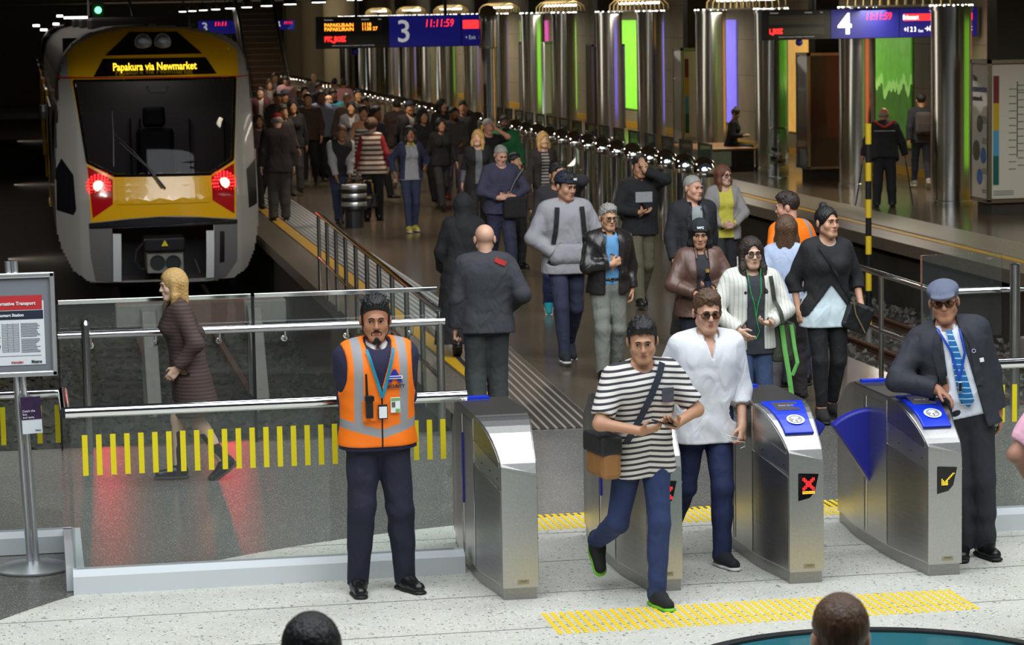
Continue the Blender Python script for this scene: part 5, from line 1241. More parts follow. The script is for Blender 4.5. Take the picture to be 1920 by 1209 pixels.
    if wear.get('cap'):
        ck, cm = wear['cap'][0], wear['cap'][1]
        if ck == 'cap':
            c_ = shell('cap', [cr(.017, .01), ell(HT(0, -.105, .052), (.068, .075, .007), .008, Rh)], cm, hb, [half(HT(0, 0, .042), Rh @ V3(0, -.12, -1))])
            if len(wear['cap']) > 2: text('cap_lettering', wear['cap'][2], .03, 'white', c_, HT(0, -.118, .092), (RAD(72), 0, RAD(q.get('hyaw', 0))), bold=.001)
        if ck == 'beanie': shell('skullcap', [cr(.012)], cm, hb, [half(HT(0, 0, .045), Rh @ V3(0, .2, -1))])
        if ck == 'flat':
            shell('flat_cap', [ell(HT(0, .0, .078), (.098, .122, .05), .02, Rh @ rot('x', 10)), ell(HT(0, -.105, .052), (.075, .05, .014), .02, Rh @ rot('x', 14)), cr(.014)], cm, hb, [half(HT(0, 0, .036), Rh @ V3(0, .05, -1))])
        if ck == 'scarf':
            shell('head_scarf', [cr(.02), cone(HT(0, .02, -.02), T(0, .02, 1.42), .095, .11, .06), ell(T(0, 0, 1.36), (.19, .15, .12), .06), ell(HT(0, -.112, -.03), (.052, .07, .08), .012, Rh, 'sub')], cm, hb, fold=folds(.003, 50))
    if face.get('beard'):
        bt = face['beard']; bm_ = face.get('brow', hm); pr = []
        for s in (-1, 1):
            pr += [cone(HT(s*.073, -.014, -.012), HT(s*.0665*jw, -.02, -.06), .008, .0095, .008), cone(HT(s*.0665*jw, -.02, -.06), HT(s*.046*jw, -.056, -.093), .0105, .013, .008), cone(HT(s*.046*jw, -.056, -.093), HT(s*.012, -.085, -.112), .0125, .015, .01), cone(HT(s*.003, -.1095, -.0455), HT(s*.027, -.094, -.058), .0052, .003, .004), cone(HT(s*.029, -.092, -.062), HT(s*.02, -.088, -.098), .0035, .006, .006)]
        pr.append(ell(HT(0, -.092, -.098), (.018, .012, .016), .008, Rh))
        if bt == 'full': pr.append(ell(HT(0, -.06, -.085), (.05, .044, .04), .02, Rh))
        pr.append(ell(HT(0, -.105, -.064), (.02, .016, .0095), .004, Rh, 'sub'))
        shell('beard', pr, bm_, min(hb, .0038), fold=noisef(.0012, 300))
    # ---- clothes
    gr = {0: .0065, 1: .0085, 2: .013, 3: .02}[lod]; fd = {0: .0075, 1: .007, 2: .006, 3: 0}[lod]; o.g = {}
    def cut_sleeves(up):
        out = []
        return out
    def garment(name, gd, default_t):
        t = gd.get('t', default_t); sl = gd.get('sleeve', 1.); hem = gd.get('hem', .88); pr = torso(t, zmin=hem-.12 if hem > .9 else 0.)
        if hem < .93:
            zz = .93
            while zz > hem-.02:
                zz -= .07; fl = gd.get('flare', .0)*(.93-zz)
                pr.append(cone(T(-.078*w-fl*.6, 0, zz), T(.078*w+fl*.6, 0, zz), .102*w+t+fl*.6, .102*w+t+fl*.6, .05))
        if sl > 0:
            a_ = arms(t*.78+.003, t*.72+.004, min(sl, 1.)*.97 if sl > .5 else .5, .03)
            if sl < .5:
                a_ = [cone(AR[s][0], AR[s][0]+(AR[s][1]-AR[s][0])*(sl*2), .054*aw+t+.006,   .047*aw+t*.85+.006, .03) for s in (-1, 1)]
            pr += a_
            for s in (-1, 1):   # cut the sleeve square at the cuff
                a, b_, c_ = AR[s]
                if sl >= .5: p0 = b_+(c_-b_)*((sl-.5)*2)*.93; d = unit(c_-b_)
                else: p0 = a+(b_-a)*(sl*2)*.98; d = unit(b_-a)
                pr.append(dict(cone(p0+d*.036, p0+d*.12, .09, .09, 0., op='sub')))
                pr[-1]['fn'] = (lambda P0, D: (lambda X, Y, Z: np.maximum(np.sqrt(np.maximum((X-P0[0])**2+(Y-P0[1])**2+(Z-P0[2])**2, 0))-.115, -((X-P0[0])*D[0]+(Y-P0[1])*D[1]+(Z-P0[2])*D[2]))))(p0, d)
                pr[-1]['lo'] = p0-.12; pr[-1]['hi'] = p0+.12
        cuts = [half(T(0, 0, hem), TR @ V3(0, 0, -1))]
        nr = gd.get('neck', .07)
        pr.append(ell(T(0, -.02, 1.475), (nr, nr*1.15, .055+gd.get('ndeep', 0.)), .01, TR, 'sub'))
        if sl <= 0:
            for s in (-1, 1): pr.append(ell(T(s*(sw+.045), .012, 1.33), (.05, .16, .14), .01, TR, 'sub'))
        if gd.get('strapless'): cuts.append(half(T(0, 0, 1.33), TR @ V3(0, 0, 1)))
        if 'open' in gd:
            w0, w1, zb = gd['open']     # half width at neck, at hem, height where it closes (0: open all the way)
            Ti = TR.T
            def vee(X, Y, Z):
                x, y, z = X-pel[0], Y-pel[1], Z-pel[2]
                lx, ly, lz = Ti[0, 0]*x+Ti[0, 1]*y+Ti[0, 2]*z, Ti[1, 0]*x+Ti[1, 1]*y+Ti[1, 2]*z, Ti[2, 0]*x+Ti[2, 1]*y+Ti[2, 2]*z+.925
                tt = np.clip((lz-max(zb, hem))/(1.46-max(zb, hem)), 0, 1); wd = w1+(w0-w1)*tt
                if zb: wd = np.where(lz < zb, -.02, wd)
                return np.maximum(wd-np.abs(lx+gd.get('ox', 0.)), -(ly+.0))
            cuts.append(lambda X, Y, Z: np.where(vee(X, Y, Z) > -1, np.minimum(vee(X, Y, Z), .05), 0) if False else np.minimum(vee2(X, Y, Z), .05))
            def vee2(X, Y, Z):
                x, y, z = X-pel[0], Y-pel[1], Z-pel[2]
                lx, ly, lz = Ti[0, 0]*x+Ti[0, 1]*y+Ti[0, 2]*z, Ti[1, 0]*x+Ti[1, 1]*y+Ti[1, 2]*z, Ti[2, 0]*x+Ti[2, 1]*y+Ti[2, 2]*z+.925
                tt = np.clip((lz-max(zb, hem))/(1.46-max(zb, hem)), 0, 1); wd = w1+(w0-w1)*tt
                if zb: wd = np.where(lz < zb, -.02, wd)
                return np.minimum(wd-np.abs(lx+gd.get('ox', 0.)), -ly)      # positive inside the opening
        V, Q = Fld(pr, gr, cuts=cuts, fold=folds(min(gd.get('fold', fd), .001+.3*t), gd.get('ff', 62), len(label)) if fd else None).net()
        g_ = mesh_np(name, V, Q, gd['m'], e); o.g[name] = (V, g_)
        if gd.get('collar'):
            cm = gd['collar']; pr = [cone(T(.06*cos(t_*pi/8), .005+.062*sin(t_*pi/8), 1.462-.012*(sin(t_*pi/8) < 0)), T(.06*cos((t_+1)*pi/8), .005+.062*sin((t_+1)*pi/8), 1.462), .016, .016, .01) for t_ in range(-2, 10)]
            for s in (-1, 1): pr.append(cone(T(s*.045, -.055, 1.45), T(s*.05, -.105, 1.395), .016, .01, .012, (unit(TR @ V3(0, -1, .3)), 1.6)))
            V2, Q2 = Fld(pr, min(gr, .008)).net(); mesh_np('collar', V2, Q2, cm, g_)
        if gd.get('hood'):
            pr = [cone(T(.085*cos(t_*pi/8), .02+.085*sin(t_*pi/8), 1.445+.012*sin(t_*pi/8)), T(.085*cos((t_+1)*pi/8), .02+.085*sin((t_+1)*pi/8), 1.445), .03, .03, .02) for t_ in range(-3, 11)]+[ell(T(0, .12, 1.36), (.1, .05, .09), .04)]
            V2, Q2 = Fld(pr, gr, fold=folds(.003, 70)).net(); mesh_np('hood', V2, Q2, gd['m'], g_)
        return g_
    names = {'top': 'shirt', 'jacket': 'jacket', 'vest': 'vest', 'dress': 'dress'}
    for key, dt in (('top', .012), ('dress', .014), ('jacket', .024), ('vest', .032)):
        if wear.get(key): garment(wear[key].get('name', names[key]), wear[key], dt)
    lg = wear.get('legs')
    if lg:
        kind = lg.get('kind', 'trousers')
        if kind == 'trousers':
            a, b2, c2 = lg.get('t', (.012, .018, .026)); dr = lg.get('drop', .034); pr = legs(a, b2, c2, .03, drop=max(0, dr)+.02); wz = lg.get('waist', 1.02)
            pr += [cone(T(-hx__*w, yy, z), T(hx__*w, yy, z), bw(r)+a, bw(r)+a, .05) for z, hx__, r, yy in TS if z < 1.05]
            for s in (-1, 1):
                k_, c_ = LG[s][1], LG[s][2]; d = unit(c_-k_); fn_ = half(c_+d*dr, -d)
                pr.append(dict(fn=(lambda P0, D: (lambda X, Y, Z: np.maximum(np.sqrt((X-P0[0])**2+(Y-P0[1])**2+(Z-P0[2])**2)-.13, -((X-P0[0])*D[0]+(Y-P0[1])*D[1]+(Z-P0[2])*D[2]))))(c_+d*dr, d), lo=c_-.14, hi=c_+.14, k=0., op='sub'))
            V, Q = Fld(pr, gr, cuts=[half(T(0, 0, wz), TR @ V3(0, 0, 1))], fold=folds(min(lg.get('fold', fd), .0015+.3*a), lg.get('ff', 55), 3+len(label)) if fd else None).net()
            o.g['trousers'] = (V, mesh_np(lg.get('name', 'trousers'), V, Q, lg['m'], e))
        else:
            z0 = lg.get('hem', .5); n_ = 7; pr = []
            for i in range(n_+1):
                z = .98+(z0-.98)*i/n_; r = .105+(lg.get('wide', .16)-.105)*i/n_; pr.append(cone(pel+V3(-.07, 0, z-.925), pel+V3(.07, 0, z-.925), r, r, .05))
            V, Q = Fld(pr, gr, cuts=[lambda X, Y, Z: z0-Z+0*X+0*Y], fold=folds(.008, 20, 4)).net(); mesh_np('skirt', V, Q, lg['m'], e)
        if lg.get('belt'):
            mb = MB(); zz = lg.get('waist', 1.02)-.015
            pts_ = [T((.066+.108)*w*cos(t*pi/16), (.108+.006)*w*sin(t*pi/16)-.006, zz) for t in range(33)]
            mb.tube(pts_, .016, 8, flat=1.0); bo_ = mb.build('belt', 'belt_black' if 'belt_black' in MATS else mat('belt_black', (.012, .012, .013), .35) and 'belt_black', e, smooth=60); b0 = T(0, -.118*w, zz)
            MB().b2((b0[0]-.022, b0[1]-.022, b0[2]-.016), (b0[0]+.022, b0[1]-.012, b0[2]+.016)).build('buckle', 'chrome', bo_, bevel=.003)
    shz = wear.get('shoes')
    if shz:
        for s, key in ((-1, 'A'), (1, 'B')):
            c_ = LG[s][2]; ty = q.get('y'+key, s*9); tp_ = q.get('p'+key, 0); Rf = rot('z', ty) @ rot('x', tp_); FT = lambda x, y, z: c_+Rf @ V3(x, y, z)
            pr = [cone(FT(0, .035, -.03), FT(0, -.05, -.036), .041, .043, .03), cone(FT(0, -.05, -.036), FT(-s*.006, -.158, -.046), .045, .037, .03), cone(FT(0, .02, 0.), FT(0, -.02, -.02), .045, .045, .03), cone(FT(0, .01, -.0), FT(0, .012, .04*wear.get('boot', .3)), .044, .046, .02)]
            sb = {0: .006, 1: .008, 2: .013, 3: .02}[lod]
            V, Q = Fld(pr, sb, cuts=[half(FT(0, 0, -.066), Rf @ V3(0, 0, -1))]).net(); so = mesh_np('shoe', V, Q, shz[0], e)
            if lod <= 2:
                V, Q = Fld([cone(FT(0, .04, -.07), FT(0, -.05, -.07), .046, .05, .02, (Rf @ V3(0, 0, 1), 2.6)), cone(FT(0, -.05, -.07), FT(-s*.006, -.166, -.07), .05, .043, .02, (Rf @ V3(0, 0, 1), 2.6))], sb*.8, cuts=[half(FT(0, 0, -.078), Rf @ V3(0, 0, -1))]).net(); mesh_np('sole', V, Q, shz[1], so)
            if lod <= 1 and len(shz) > 2:
                mb = MB()
                for i in range(4):
                    y0, zz = -.03-.02*i, -.002-.008*i
                    mb.tube([FT(-.026, y0-.01, zz+.008), FT(0, y0-.014, zz+.017), FT(.026, y0-.022, zz+.004)], .0034, 5)
                mb.build('laces', shz[2], so)
    return o
def front_y(V, x, z, r=.012):
    m = (abs(V[:, 0]-x) < r) & (abs(V[:, 2]-z) < r); return float(V[m, 1].min()) if m.any() else -.14
def back_y(V, x, z, r=.012):
    m = (abs(V[:, 0]-x) < r) & (abs(V[:, 2]-z) < r); return float(V[m, 1].max()) if m.any() else .14
def drape(name, V, pts, w_, m, parent, off=.006, sm=True, side=-1, n=8):    # a ribbon lying on the front (side -1) or back of a garment
    P_ = []
    for (x0, z0), (x1, z1) in zip(pts[:-1], pts[1:]):
        for t in range(n): P_.append((x0+(x1-x0)*t/n, z0+(z1-z0)*t/n))
    P_.append(pts[-1]); mb = MB(); rings = []; fy_ = front_y if side < 0 else back_y
    ys = [fy_(V, x, z)+side*off for x, z in P_]; ys = [min(ys[max(0, i-1):i+2]) if side < 0 else max(ys[max(0, i-1):i+2]) for i in range(len(ys))]
    for i, (x, z) in enumerate(P_):
        a, b_ = P_[max(i-1, 0)], P_[min(i+1, len(P_)-1)]; d = unit((b_[0]-a[0], b_[1]-a[1])); nx_, nz_ = -d[1]*w_/2, d[0]*w_/2
        rings.append([(x-nx_, ys[i], z-nz_), (x+nx_, ys[i], z+nz_), (x+nx_, ys[i]-side*-.003*1, z+nz_), (x-nx_, ys[i]-side*-.003, z-nz_)])
    mb.loft(rings); return mb.build(name, m, parent, smooth=50)

def lapels(o, key, m, xs=(.07, .095, .062), zs=(1.44, 1.33, 1.1), w_=.045, cx=0.):
    JV, jk = o.g[key]; LT = lambda x, z: (float(o.T(cx+x, 0, z)[0]), float(o.T(cx+x, 0, z)[2]))
    for s in (-1, 1):
        drape('lapel', JV, [LT(s*xs[0], zs[0]), LT(s*xs[1], zs[1])], w_*.8, m, jk, off=.008, n=5); drape('lapel', JV, [LT(s*xs[1], zs[1]+.01), LT(s*xs[2], zs[2])], w_, m, jk, off=.008, n=7)
# ------------------------------------------------------------------ the people
NAVY = C(34, 34, 62); WALKA = dict(fA=(-.085, -.24, .085), fB=(.085, .26, .15), pB=32, wA=(-.25, .12, .88), wB=(.25, -.16, .9))
WALKB = dict(fB=(.085, -.24, .085), fA=(-.085, .26, .15), pA=32, wB=(.25, .12, .88), wA=(-.25, -.16, .9))
sole_b = C(16, 16, 17, .6); sole_w = C(215, 212, 205, .6); shoe_b = C(18, 17, 18, .35, bump=.05)
m, nt, b = newmat('hivis'); tc = N(nt, 'ShaderNodeTexCoord'); sx = N(nt, 'ShaderNodeSeparateXYZ'); nt.links.new(tc.outputs['Object'], sx.inputs[0])
ax_ = mth(nt, 'ABSOLUTE', sx.outputs[0]); zc = sx.outputs[2]
band = mth(nt, 'LESS_THAN', mth(nt, 'ABSOLUTE', mth(nt, 'SUBTRACT', ax_, .132)), .026); band = mth(nt, 'MULTIPLY', band, mth(nt, 'GREATER_THAN', zc, 1.01))
hb_ = mth(nt, 'LESS_THAN', mth(nt, 'ABSOLUTE', mth(nt, 'SUBTRACT', mth(nt, 'SUBTRACT', zc, mth(nt, 'MULTIPLY', ax_, .28)), .952)), .026)
rfl = mth(nt, 'MAXIMUM', band, hb_); zip_ = mth(nt, 'MULTIPLY', mth(nt, 'LESS_THAN', ax_, .005), mth(nt, 'LESS_THAN', zc, 1.25))
c1 = mix_rgb(nt, rfl, hx(255, 122, 8), hx(150, 148, 150)); nt.links.new(mix_rgb(nt, zip_, c1, hx(20, 18, 18)), b.inputs['Base Color']); b.inputs['Roughness'].default_value = .6
# the guard
G = person('security guard in an orange hi-vis vest, hands behind his back, before the glass barrier', (703, 559), 1.765, 4,
    dict(fA=(-.135, .0, .078), fB=(.145, .0, .078), wA=(-.06, .2, .90), wB=(.07, .2, .93), eA=(-1, .2, 0), eB=(1, .2, 0), hA=(.8, .1, -.5), hB=(-.8, .1, -.5), nA=(0, 1, 0), nB=(0, 1, 0), yA=-8, yB=20, hyaw=-8, hpitch=6, gaze=-1, pz=.918),
    dict(top=dict(m=NAVY, t=.028, hem=.86, name='sweater', neck=.066, ndeep=.012), vest=dict(m='hivis', t=.04, sleeve=0, hem=.885, open=(.075, .0, 1.22), fold=.003, neck=.085), legs=dict(m=C(26, 27, 46), t=(.014, .018, .022), fold=.006), shoes=(shoe_b, sole_b, 'black')),
    skin=SK(172, 118, 86), hair=('spiky', BLK), res=.0068, w=1.06, face=dict(beard='line', brow=BLK, frown=1, jaw=1.02), foot=(720, 1116))
e = G.root; VV_, vest = G.g['vest']; SV, sweater = G.g['sweater']
for s in (-1, 1): pass
pr = [cone(G.T(.058*cos(t*pi/8), .004+.06*sin(t*pi/8), 1.466-.01*(sin(t*pi/8) < 0)), G.T(.058*cos((t+1)*pi/8), .004+.06*sin((t+1)*pi/8), 1.466), .018, .018, .01) for t in range(-3, 11)]+[cone(G.T(s*.03, -.06, 1.455), G.T(s*.034, -.095, 1.412), .02, .012, .012) for s in (-1, 1)]
V, Q = Fld(pr, .006).net(); mesh_np('shirt_collar', V, Q, C(205, 198, 196), e)
MB().loft([[tuple(G.T(x, -.088-.004*i, z)) for x, z in ((-wd, zz), (wd, zz))]+[tuple(G.T(x, -.074-.004*i, z)) for x, z in ((wd, zz), (-wd, zz))] for i, (zz, wd) in enumerate(((1.435, .022), (1.405, .026), (1.37, .02)))]).build('tie', C(20, 18, 22), e)
drape('lanyard', VV_, [(-.082, 1.445), (-.05, 1.33), (0, 1.165)], .018, C(16, 128, 158, .5), e, off=.012); drape('lanyard', VV_, [(.078, 1.45), (.045, 1.33), (0, 1.165)], .018, C(16, 128, 158, .5), e, off=.014)
def plate(nm, V_, x, z, w_, h_, m_, par, off=.012, th=.006, rz=0):
    y = front_y(V_, x, z, .03)-off; ob = MB().b2((-w_/2, -th, -h_/2), (w_/2, 0, h_/2)).build(nm, m_, par, bevel=.002); ob.location = (x, y, z); ob.rotation_euler = (0, rz, 0); return ob
cdh = plate('card_holder', VV_, .0, 1.085, .056, .085, 'black', e, .016); MB().b2((-.023, -.0085, -.036), (.023, -.006, .03)).build('card', 'paper', cdh)
idc = plate('id_badge', VV_, .075, 1.12, .056, .088, 'paper', e); MB().b2((-.022, -.0085, -.012), (-.002, -.006, .018)).build('photo', 'photo_a', idc); MB().b2((-.026, -.0085, .027), (.026, -.006, .042)).build('green_band', C(110, 170, 90, .5), idc); MB().b2((.0, -.0085, -.04), (.024, -.006, -.022)).build('green_block', C(110, 170, 90, .5), idc)
rad = plate('radio', VV_, -.082, 1.12, .04, .13, 'black', e, .02, .03); MB().tube([(-.012, -.015, .06), (-.014, -.015, .19)], [.008, .006], 8).build('antenna', 'black', rad); MB().b2((-.026, -.036, .035), (.026, 0, .062)).build('clip', 'black_gloss', rad)
pk = plate('pocket', VV_, -.075, 1.09, .085, .12, C(250, 122, 20), vest, .004, .004)
yl = front_y(VV_, .07, 1.28, .03)-.008
text('emblem', 'A', .09, 'flap_blue', vest, (.075, yl, 1.285), bold=.006, sx=1.15); MB().b2((.03, yl-.006, 1.272), (.12, yl-.003, 1.29)).build('emblem_bar', 'paper', vest); MB().b2((.038, yl-.0075, 1.278), (.112, yl-.006, 1.285)).build('emblem_line', 'flap_blue', vest)
text('lettering', 'SECURITY', .024, 'header_navy', vest, (.078, yl-.001, 1.228), bold=.0012)
# man in the striped shirt
stripemat('tee_stripes', 2, .034, .42, hx(222, 214, 208), hx(52, 52, 58), wob=.12)
S = person('young man in a striped shirt striding out of the gates, phone in both hands', (1203, 600), 1.74, 9,
    dict(lean=11, side=-4, fB=(.02, -.16, .08), fA=(-.13, .42, .30), pA=58, yB=4, wA=(-.115, -.29, 1.07), wB=(.10, -.27, 1.09), eA=(-1, .25, -.4), eB=(1, .3, -.4), hA=(.62, -.7, .2), hB=(-.62, -.7, .2), nA=(.3, .2, .93), nB=(-.3, .2, .93), cA=.3, cB=.3, hyaw=-20, hpitch=14, pz=.905, kA=(-.1, -1, 0), toe=.3),
    dict(top=dict(m='tee_stripes', t=.024, sleeve=.42, hem=.80, flare=.06, fold=.006), legs=dict(m=C(38, 52, 92), t=(.008, .01, .014)), shoes=(C(24, 26, 26), C(110, 190, 40, .5), 'paper')),
    skin=SK(188, 138, 108), hair=('short', BLK), res=.0068, w=.92, face=dict(brow=BLK), foot=(1190, 1160))
SV, st_ = S.g['shirt']
plate('shirt_pocket', SV, .085, 1.26, .075, .085, C(70, 70, 78), st_, .004, .004)
drape('bag_strap', SV, [(.06, 1.45), (-.03, 1.25), (-.16, .98)], .04, C(40, 44, 56), S.root, off=.008)
def world(o, p): v = o.root.matrix_basis @ Vector(p); return v
def held(name, o, p, build, label, cat, rz=0., group=None):
    t = empty(name, world(o, p), label, cat, group, o.root.rotation_euler.z+rz); build(t); return t
def phone(t): 
    MB().b2((-.036, -.07, -.004), (.036, .07, .004)).build('case', 'black', t, bevel=.004); MB().b2((-.032, -.062, .004), (.032, .062, .0055)).build('screen', 'black_gloss', t)
bpy.context.view_layer.update()
hp = (S.AR[-1][2]+S.AR[1][2])/2
t = held('phone', S, hp+V3(0, -.085, .04), phone, 'black phone held by the man in the striped shirt', 'phone'); t.rotation_euler = (RAD(18), 0, RAD(9+90))
def satchel(t):
    MB().b2((-.06, -.15, -.16), (.06, .15, .08)).build('body', C(150, 104, 58, .5), t, bevel=.03); MB().b2((-.075, -.155, -.02), (.065, .155, .1)).build('flap', C(30, 28, 30, .5), t, bevel=.02)
    MB().tube([(0, .1, .1), (.1, .12, .3), (.16, .1, .5)], .012, 6).build('strap', 'black', t)
held('satchel', S, (-.245, .0, .93), satchel, 'tan and black satchel at the hip of the man in the striped shirt', 'bag')
# man in the white shirt
Wm = person('man in a loose white shirt and jeans walking between the second and third gates', (1326, 548), 1.80, 4,
    dict(lean=6, fB=(.06, -.14, .08), fA=(-.1, .36, .2), pA=45, wB=(.2, -.14, .875), wA=(-.2, .05, .9), hyaw=-4, hpitch=8, yB=12, nB=(-.6, .8, 0), pz=.91, cB=.6, toe=.16),
    dict(top=dict(m=C(222, 222, 226, .8), t=.034, sleeve=.74, hem=.80, flare=.10, fold=.006, ff=42, collar=C(238, 238, 240, .8), ndeep=.02, open=(.035, .0, 1.33)), legs=dict(m=C(30, 40, 78), t=(.008, .012, .016)), shoes=(C(26, 30, 36), sole_w, 'paper')),
    skin=SK(200, 152, 126), hair=('short', BRN), res=.0072, w=.98, face=dict(glasses=2), foot=(1340, 1068))
c_ = Wm.AR[1][2]
held('earphones', Wm, c_+V3(-.03, -.05, -.07), lambda t: MB().tube([(.0, 0, 0), (-.05, -.03, .02), (-.1, -.02, .03), (-.13, .0, .05), (-.09, -.03, .0), (.02, -.02, -.02), (.03, 0, -.05), (.0, 0, -.06)], .0022, 6).build('cord', 'paper', t), 'white earphone cord dangling from the hand of the white-shirted man', 'earphones')
# man with the flat cap leaning on the last gate
m, nt, b = newmat('tie_blue'); tc = N(nt, 'ShaderNodeTexCoord'); wv = N(nt, 'ShaderNodeTexWave', wave_type='RINGS', Scale=9., Distortion=2.); nt.links.new(tc.outputs['Object'], wv.inputs[0])
nt.links.new(mix_rgb(nt, mth(nt, 'GREATER_THAN', wv.outputs[1], .93), hx(10, 100, 160), hx(170, 205, 225)), b.inputs['Base Color']); b.inputs['Roughness'].default_value = .5
SUIT = C(40, 42, 50, .75)
K = person('man in flat grey cap, dark suit and blue tie leaning on the rightmost gate', (1766, 528), 1.69, -13,
    dict(lean=4, side=-12, px=.04, fA=(.03, -.01, .078), fB=(.17, .02, .078), wA=(-.14, -.22, 1.08), wB=(.27, .02, .86), eA=(-.8, .35, .3), hA=(.75, -.35, -.45), nA=(.2, -.25, -1), cA=.3, hyaw=-8, hpitch=3, gaze=-1, yB=22, yA=-6),
    dict(top=dict(m=C(226, 230, 240, .7), t=.012, hem=.9, collar=C(226, 230, 240, .7)), jacket=dict(m=SUIT, t=.032, hem=.82, open=(.055, .10, 0), ox=-.012, flare=.05, fold=.006), legs=dict(m=C(36, 37, 44), t=(.018, .024, .036), belt=1), shoes=(shoe_b, sole_b, 'black'), cap=('flat', C(98, 104, 124))),
    skin=SK(176, 124, 96), hair=('thin', GRY), res=.0068, w=1.12, face=dict(glasses=2, brow=GRY), foot=(1830, 1050))
SV, sh_ = K.g['shirt']; JV, jk = K.g['jacket']; lapels(K, 'jacket', C(34, 36, 44, .7), (.08, .115, .105), (1.44, 1.33, 1.08), .045, .012)
mb = MB(); tx = K.T(0, 0, 1.44)[0]
P_ = [(K.T(.0, 0, zz)[0]+.004*i, zz, wd) for i, (zz, wd) in enumerate(((1.435, .022), (1.405, .018), (1.33, .026), (1.2, .034), (1.08, .042), (1.0, .044), (.96, .004)))]
rings = []
for x, zz, wd in P_:
    y = front_y(SV, x, zz, .02)-.012; rings.append([(x-wd, y, zz), (x, y-.008, zz), (x+wd, y, zz), (x, y+.004, zz)])
mb.loft(rings); mb.build('tie', 'tie_blue', K.root, smooth=50)
lan = C(24, 66, 168, .5)
drape('lanyard', SV, [(K.T(-.065, 0, 1.45)[0], 1.44), (-.05, 1.3), (-.0, 1.13)], .016, lan, K.root, off=.016); drape('lanyard', SV, [(K.T(.07, 0, 1.45)[0], 1.44), (.03, 1.3), (-.0, 1.13)], .016, lan, K.root, off=.018)
wh = plate('whistle', SV, 0., 1.09, .022, .06, 'chrome', K.root, .02, .015)
for s in (-1, 1):
    a, b2 = K.T(s*.11, .012, 1.478), K.T(s*.2, .012, 1.448)
    ep = MB().tube([a, b2], .028, 8, flat=.4).build('epaulette', C(24, 28, 52), jk); mb = MB()
    for i in range(4):
        p = a+(b2-a)*(.35+.18*i); mb.box(p+V3(0, -.02, .014), (.006, .022, .012))
    mb.build('epaulette_stars', 'paper', ep)
plate('name_badge', JV, K.T(.15, 0, 1.27)[0], 1.25, .06, .026, 'paper', jk, .006, .005, RAD(-10)); lb_ = plate('lapel_emblem', JV, K.T(.125, 0, 1.31)[0], 1.31, .03, .03, C(20, 30, 70), jk, .006, .004)
mb = MB(); mb.tube([(.011*cos(t*pi/6), -.005, .011*sin(t*pi/6)) for t in range(13)], .0016, 5); mb.build('emblem_ring', 'paper', lb_)
held('pen', K, (.235, -.03, .84), lambda t: MB().lathe([(.004, -.05), (.004, .03), (.002, .05)], n=8).build('barrel', C(20, 130, 70, .4), t), 'green pen sticking out below the jacket of the man in the flat cap', 'pen')
# blonde woman passing on the left
stripemat('coat_weave', 2, .03, .5, hx(78, 60, 54), hx(60, 45, 42))
person('blonde woman in a brown coat and black boots walking left behind the glass barrier', (322, 506), 1.74, -86,
    dict(lean=9, fA=(-.06, -.10, .08), fB=(.06, .26, .14), pB=35, wA=(-.2, .12, .92), wB=(.22, -.12, .95), hyaw=5, hpitch=8),
    dict(jacket=dict(m='coat_weave', t=.036, hem=.55, flare=.12, fold=.006), top=dict(m=C(60, 48, 46), t=.012, hem=.85), shoes=(C(18, 17, 17, .35, bump=.05), C(40, 34, 26, .6), 'black'), boot=7.5),
    skin=PALE, hair=('long', BLD, .14), res=.0085, sex='f', foot=(322, 905))
# man in the dark jacket, seen from behind
DJ = person('bald man in a dark jacket seen from behind, walking in beside the first gate', (908, 420), 1.75, 176,
    dict(lean=3, fA=(-.09, -.06, .08), fB=(.1, .08, .09), wA=(-.2, -.12, 1.02), wB=(.26, -.02, .86), cB=.7),
    dict(top=dict(m=C(150, 40, 40), t=.014), jacket=dict(m=C(50, 51, 56), t=.034, hem=.83, collar=C(40, 40, 44)), legs=dict(m=C(56, 60, 60), t=(.018, .026, .036)), shoes=(shoe_b, sole_b)),
    skin=SK(206, 160, 134), hair=('none', GRY), res=.0078, w=1.1)
JV, jk = DJ.g['jacket']; drape('red_strap', JV, [(-.07, 1.45), (-.11, 1.43), (-.16, 1.41)], .04, C(190, 50, 46), jk, off=.01, side=1)
# the crowd, nearest first
def add(label, head, h, yaw, pose, wear, **k):
    return person(label, head, h, yaw, pose, wear, **k)
JEAN = C(44, 54, 84); BLACKC = C(24, 24, 26); GREYT = C(96, 92, 88)
BASICSH = (shoe_b, sole_b)
Hd = add('man in a pale grey hoodie and dark cap, hands in his front pocket', (1062, 324), 1.86, 3, dict(WALKA, wA=(-.13, -.115, 1.0), wB=(.13, -.115, 1.0), eA=(-1, .3, 0), eB=(1, .3, 0), hA=(.9, -.1, -.3), hB=(-.9, -.1, -.3), nA=(0, 1, 0), nB=(0, 1, 0), hyaw=28, hpitch=12, torso_arms=0),
    dict(top=dict(m=C(148, 146, 150), t=.036, hem=.82, hood=1, fold=.006), legs=dict(m=C(40, 44, 66), t=(.006, .008, .012)), shoes=(C(38, 40, 46), sole_w, 'paper'), cap=('cap', C(28, 32, 48), 'NY')), skin=SK(180, 132, 104), hair=('short', BLK), res=.0085, w=1.03, foot=(1053, 682))
SV, g_ = Hd.g['shirt']; V, Q = Fld([cone(Hd.T(-.1, -.09, .98), Hd.T(.1, -.09, .98), .085, .085, .04), cone(Hd.T(-.07, -.09, 1.06), Hd.T(.07, -.09, 1.06), .07, .07, .05)], .009).net(); mesh_np('pouch_pocket', V, Q, C(148, 146, 150), g_); drape('pack_strap', SV, [(-.115, 1.43), (-.13, 1.25), (-.15, 1.1)], .045, BLACKC, Hd.root, off=.01); drape('pack_strap', SV, [(.115, 1.43), (.13, 1.25), (.15, 1.12)], .045, BLACKC, Hd.root, off=.01)
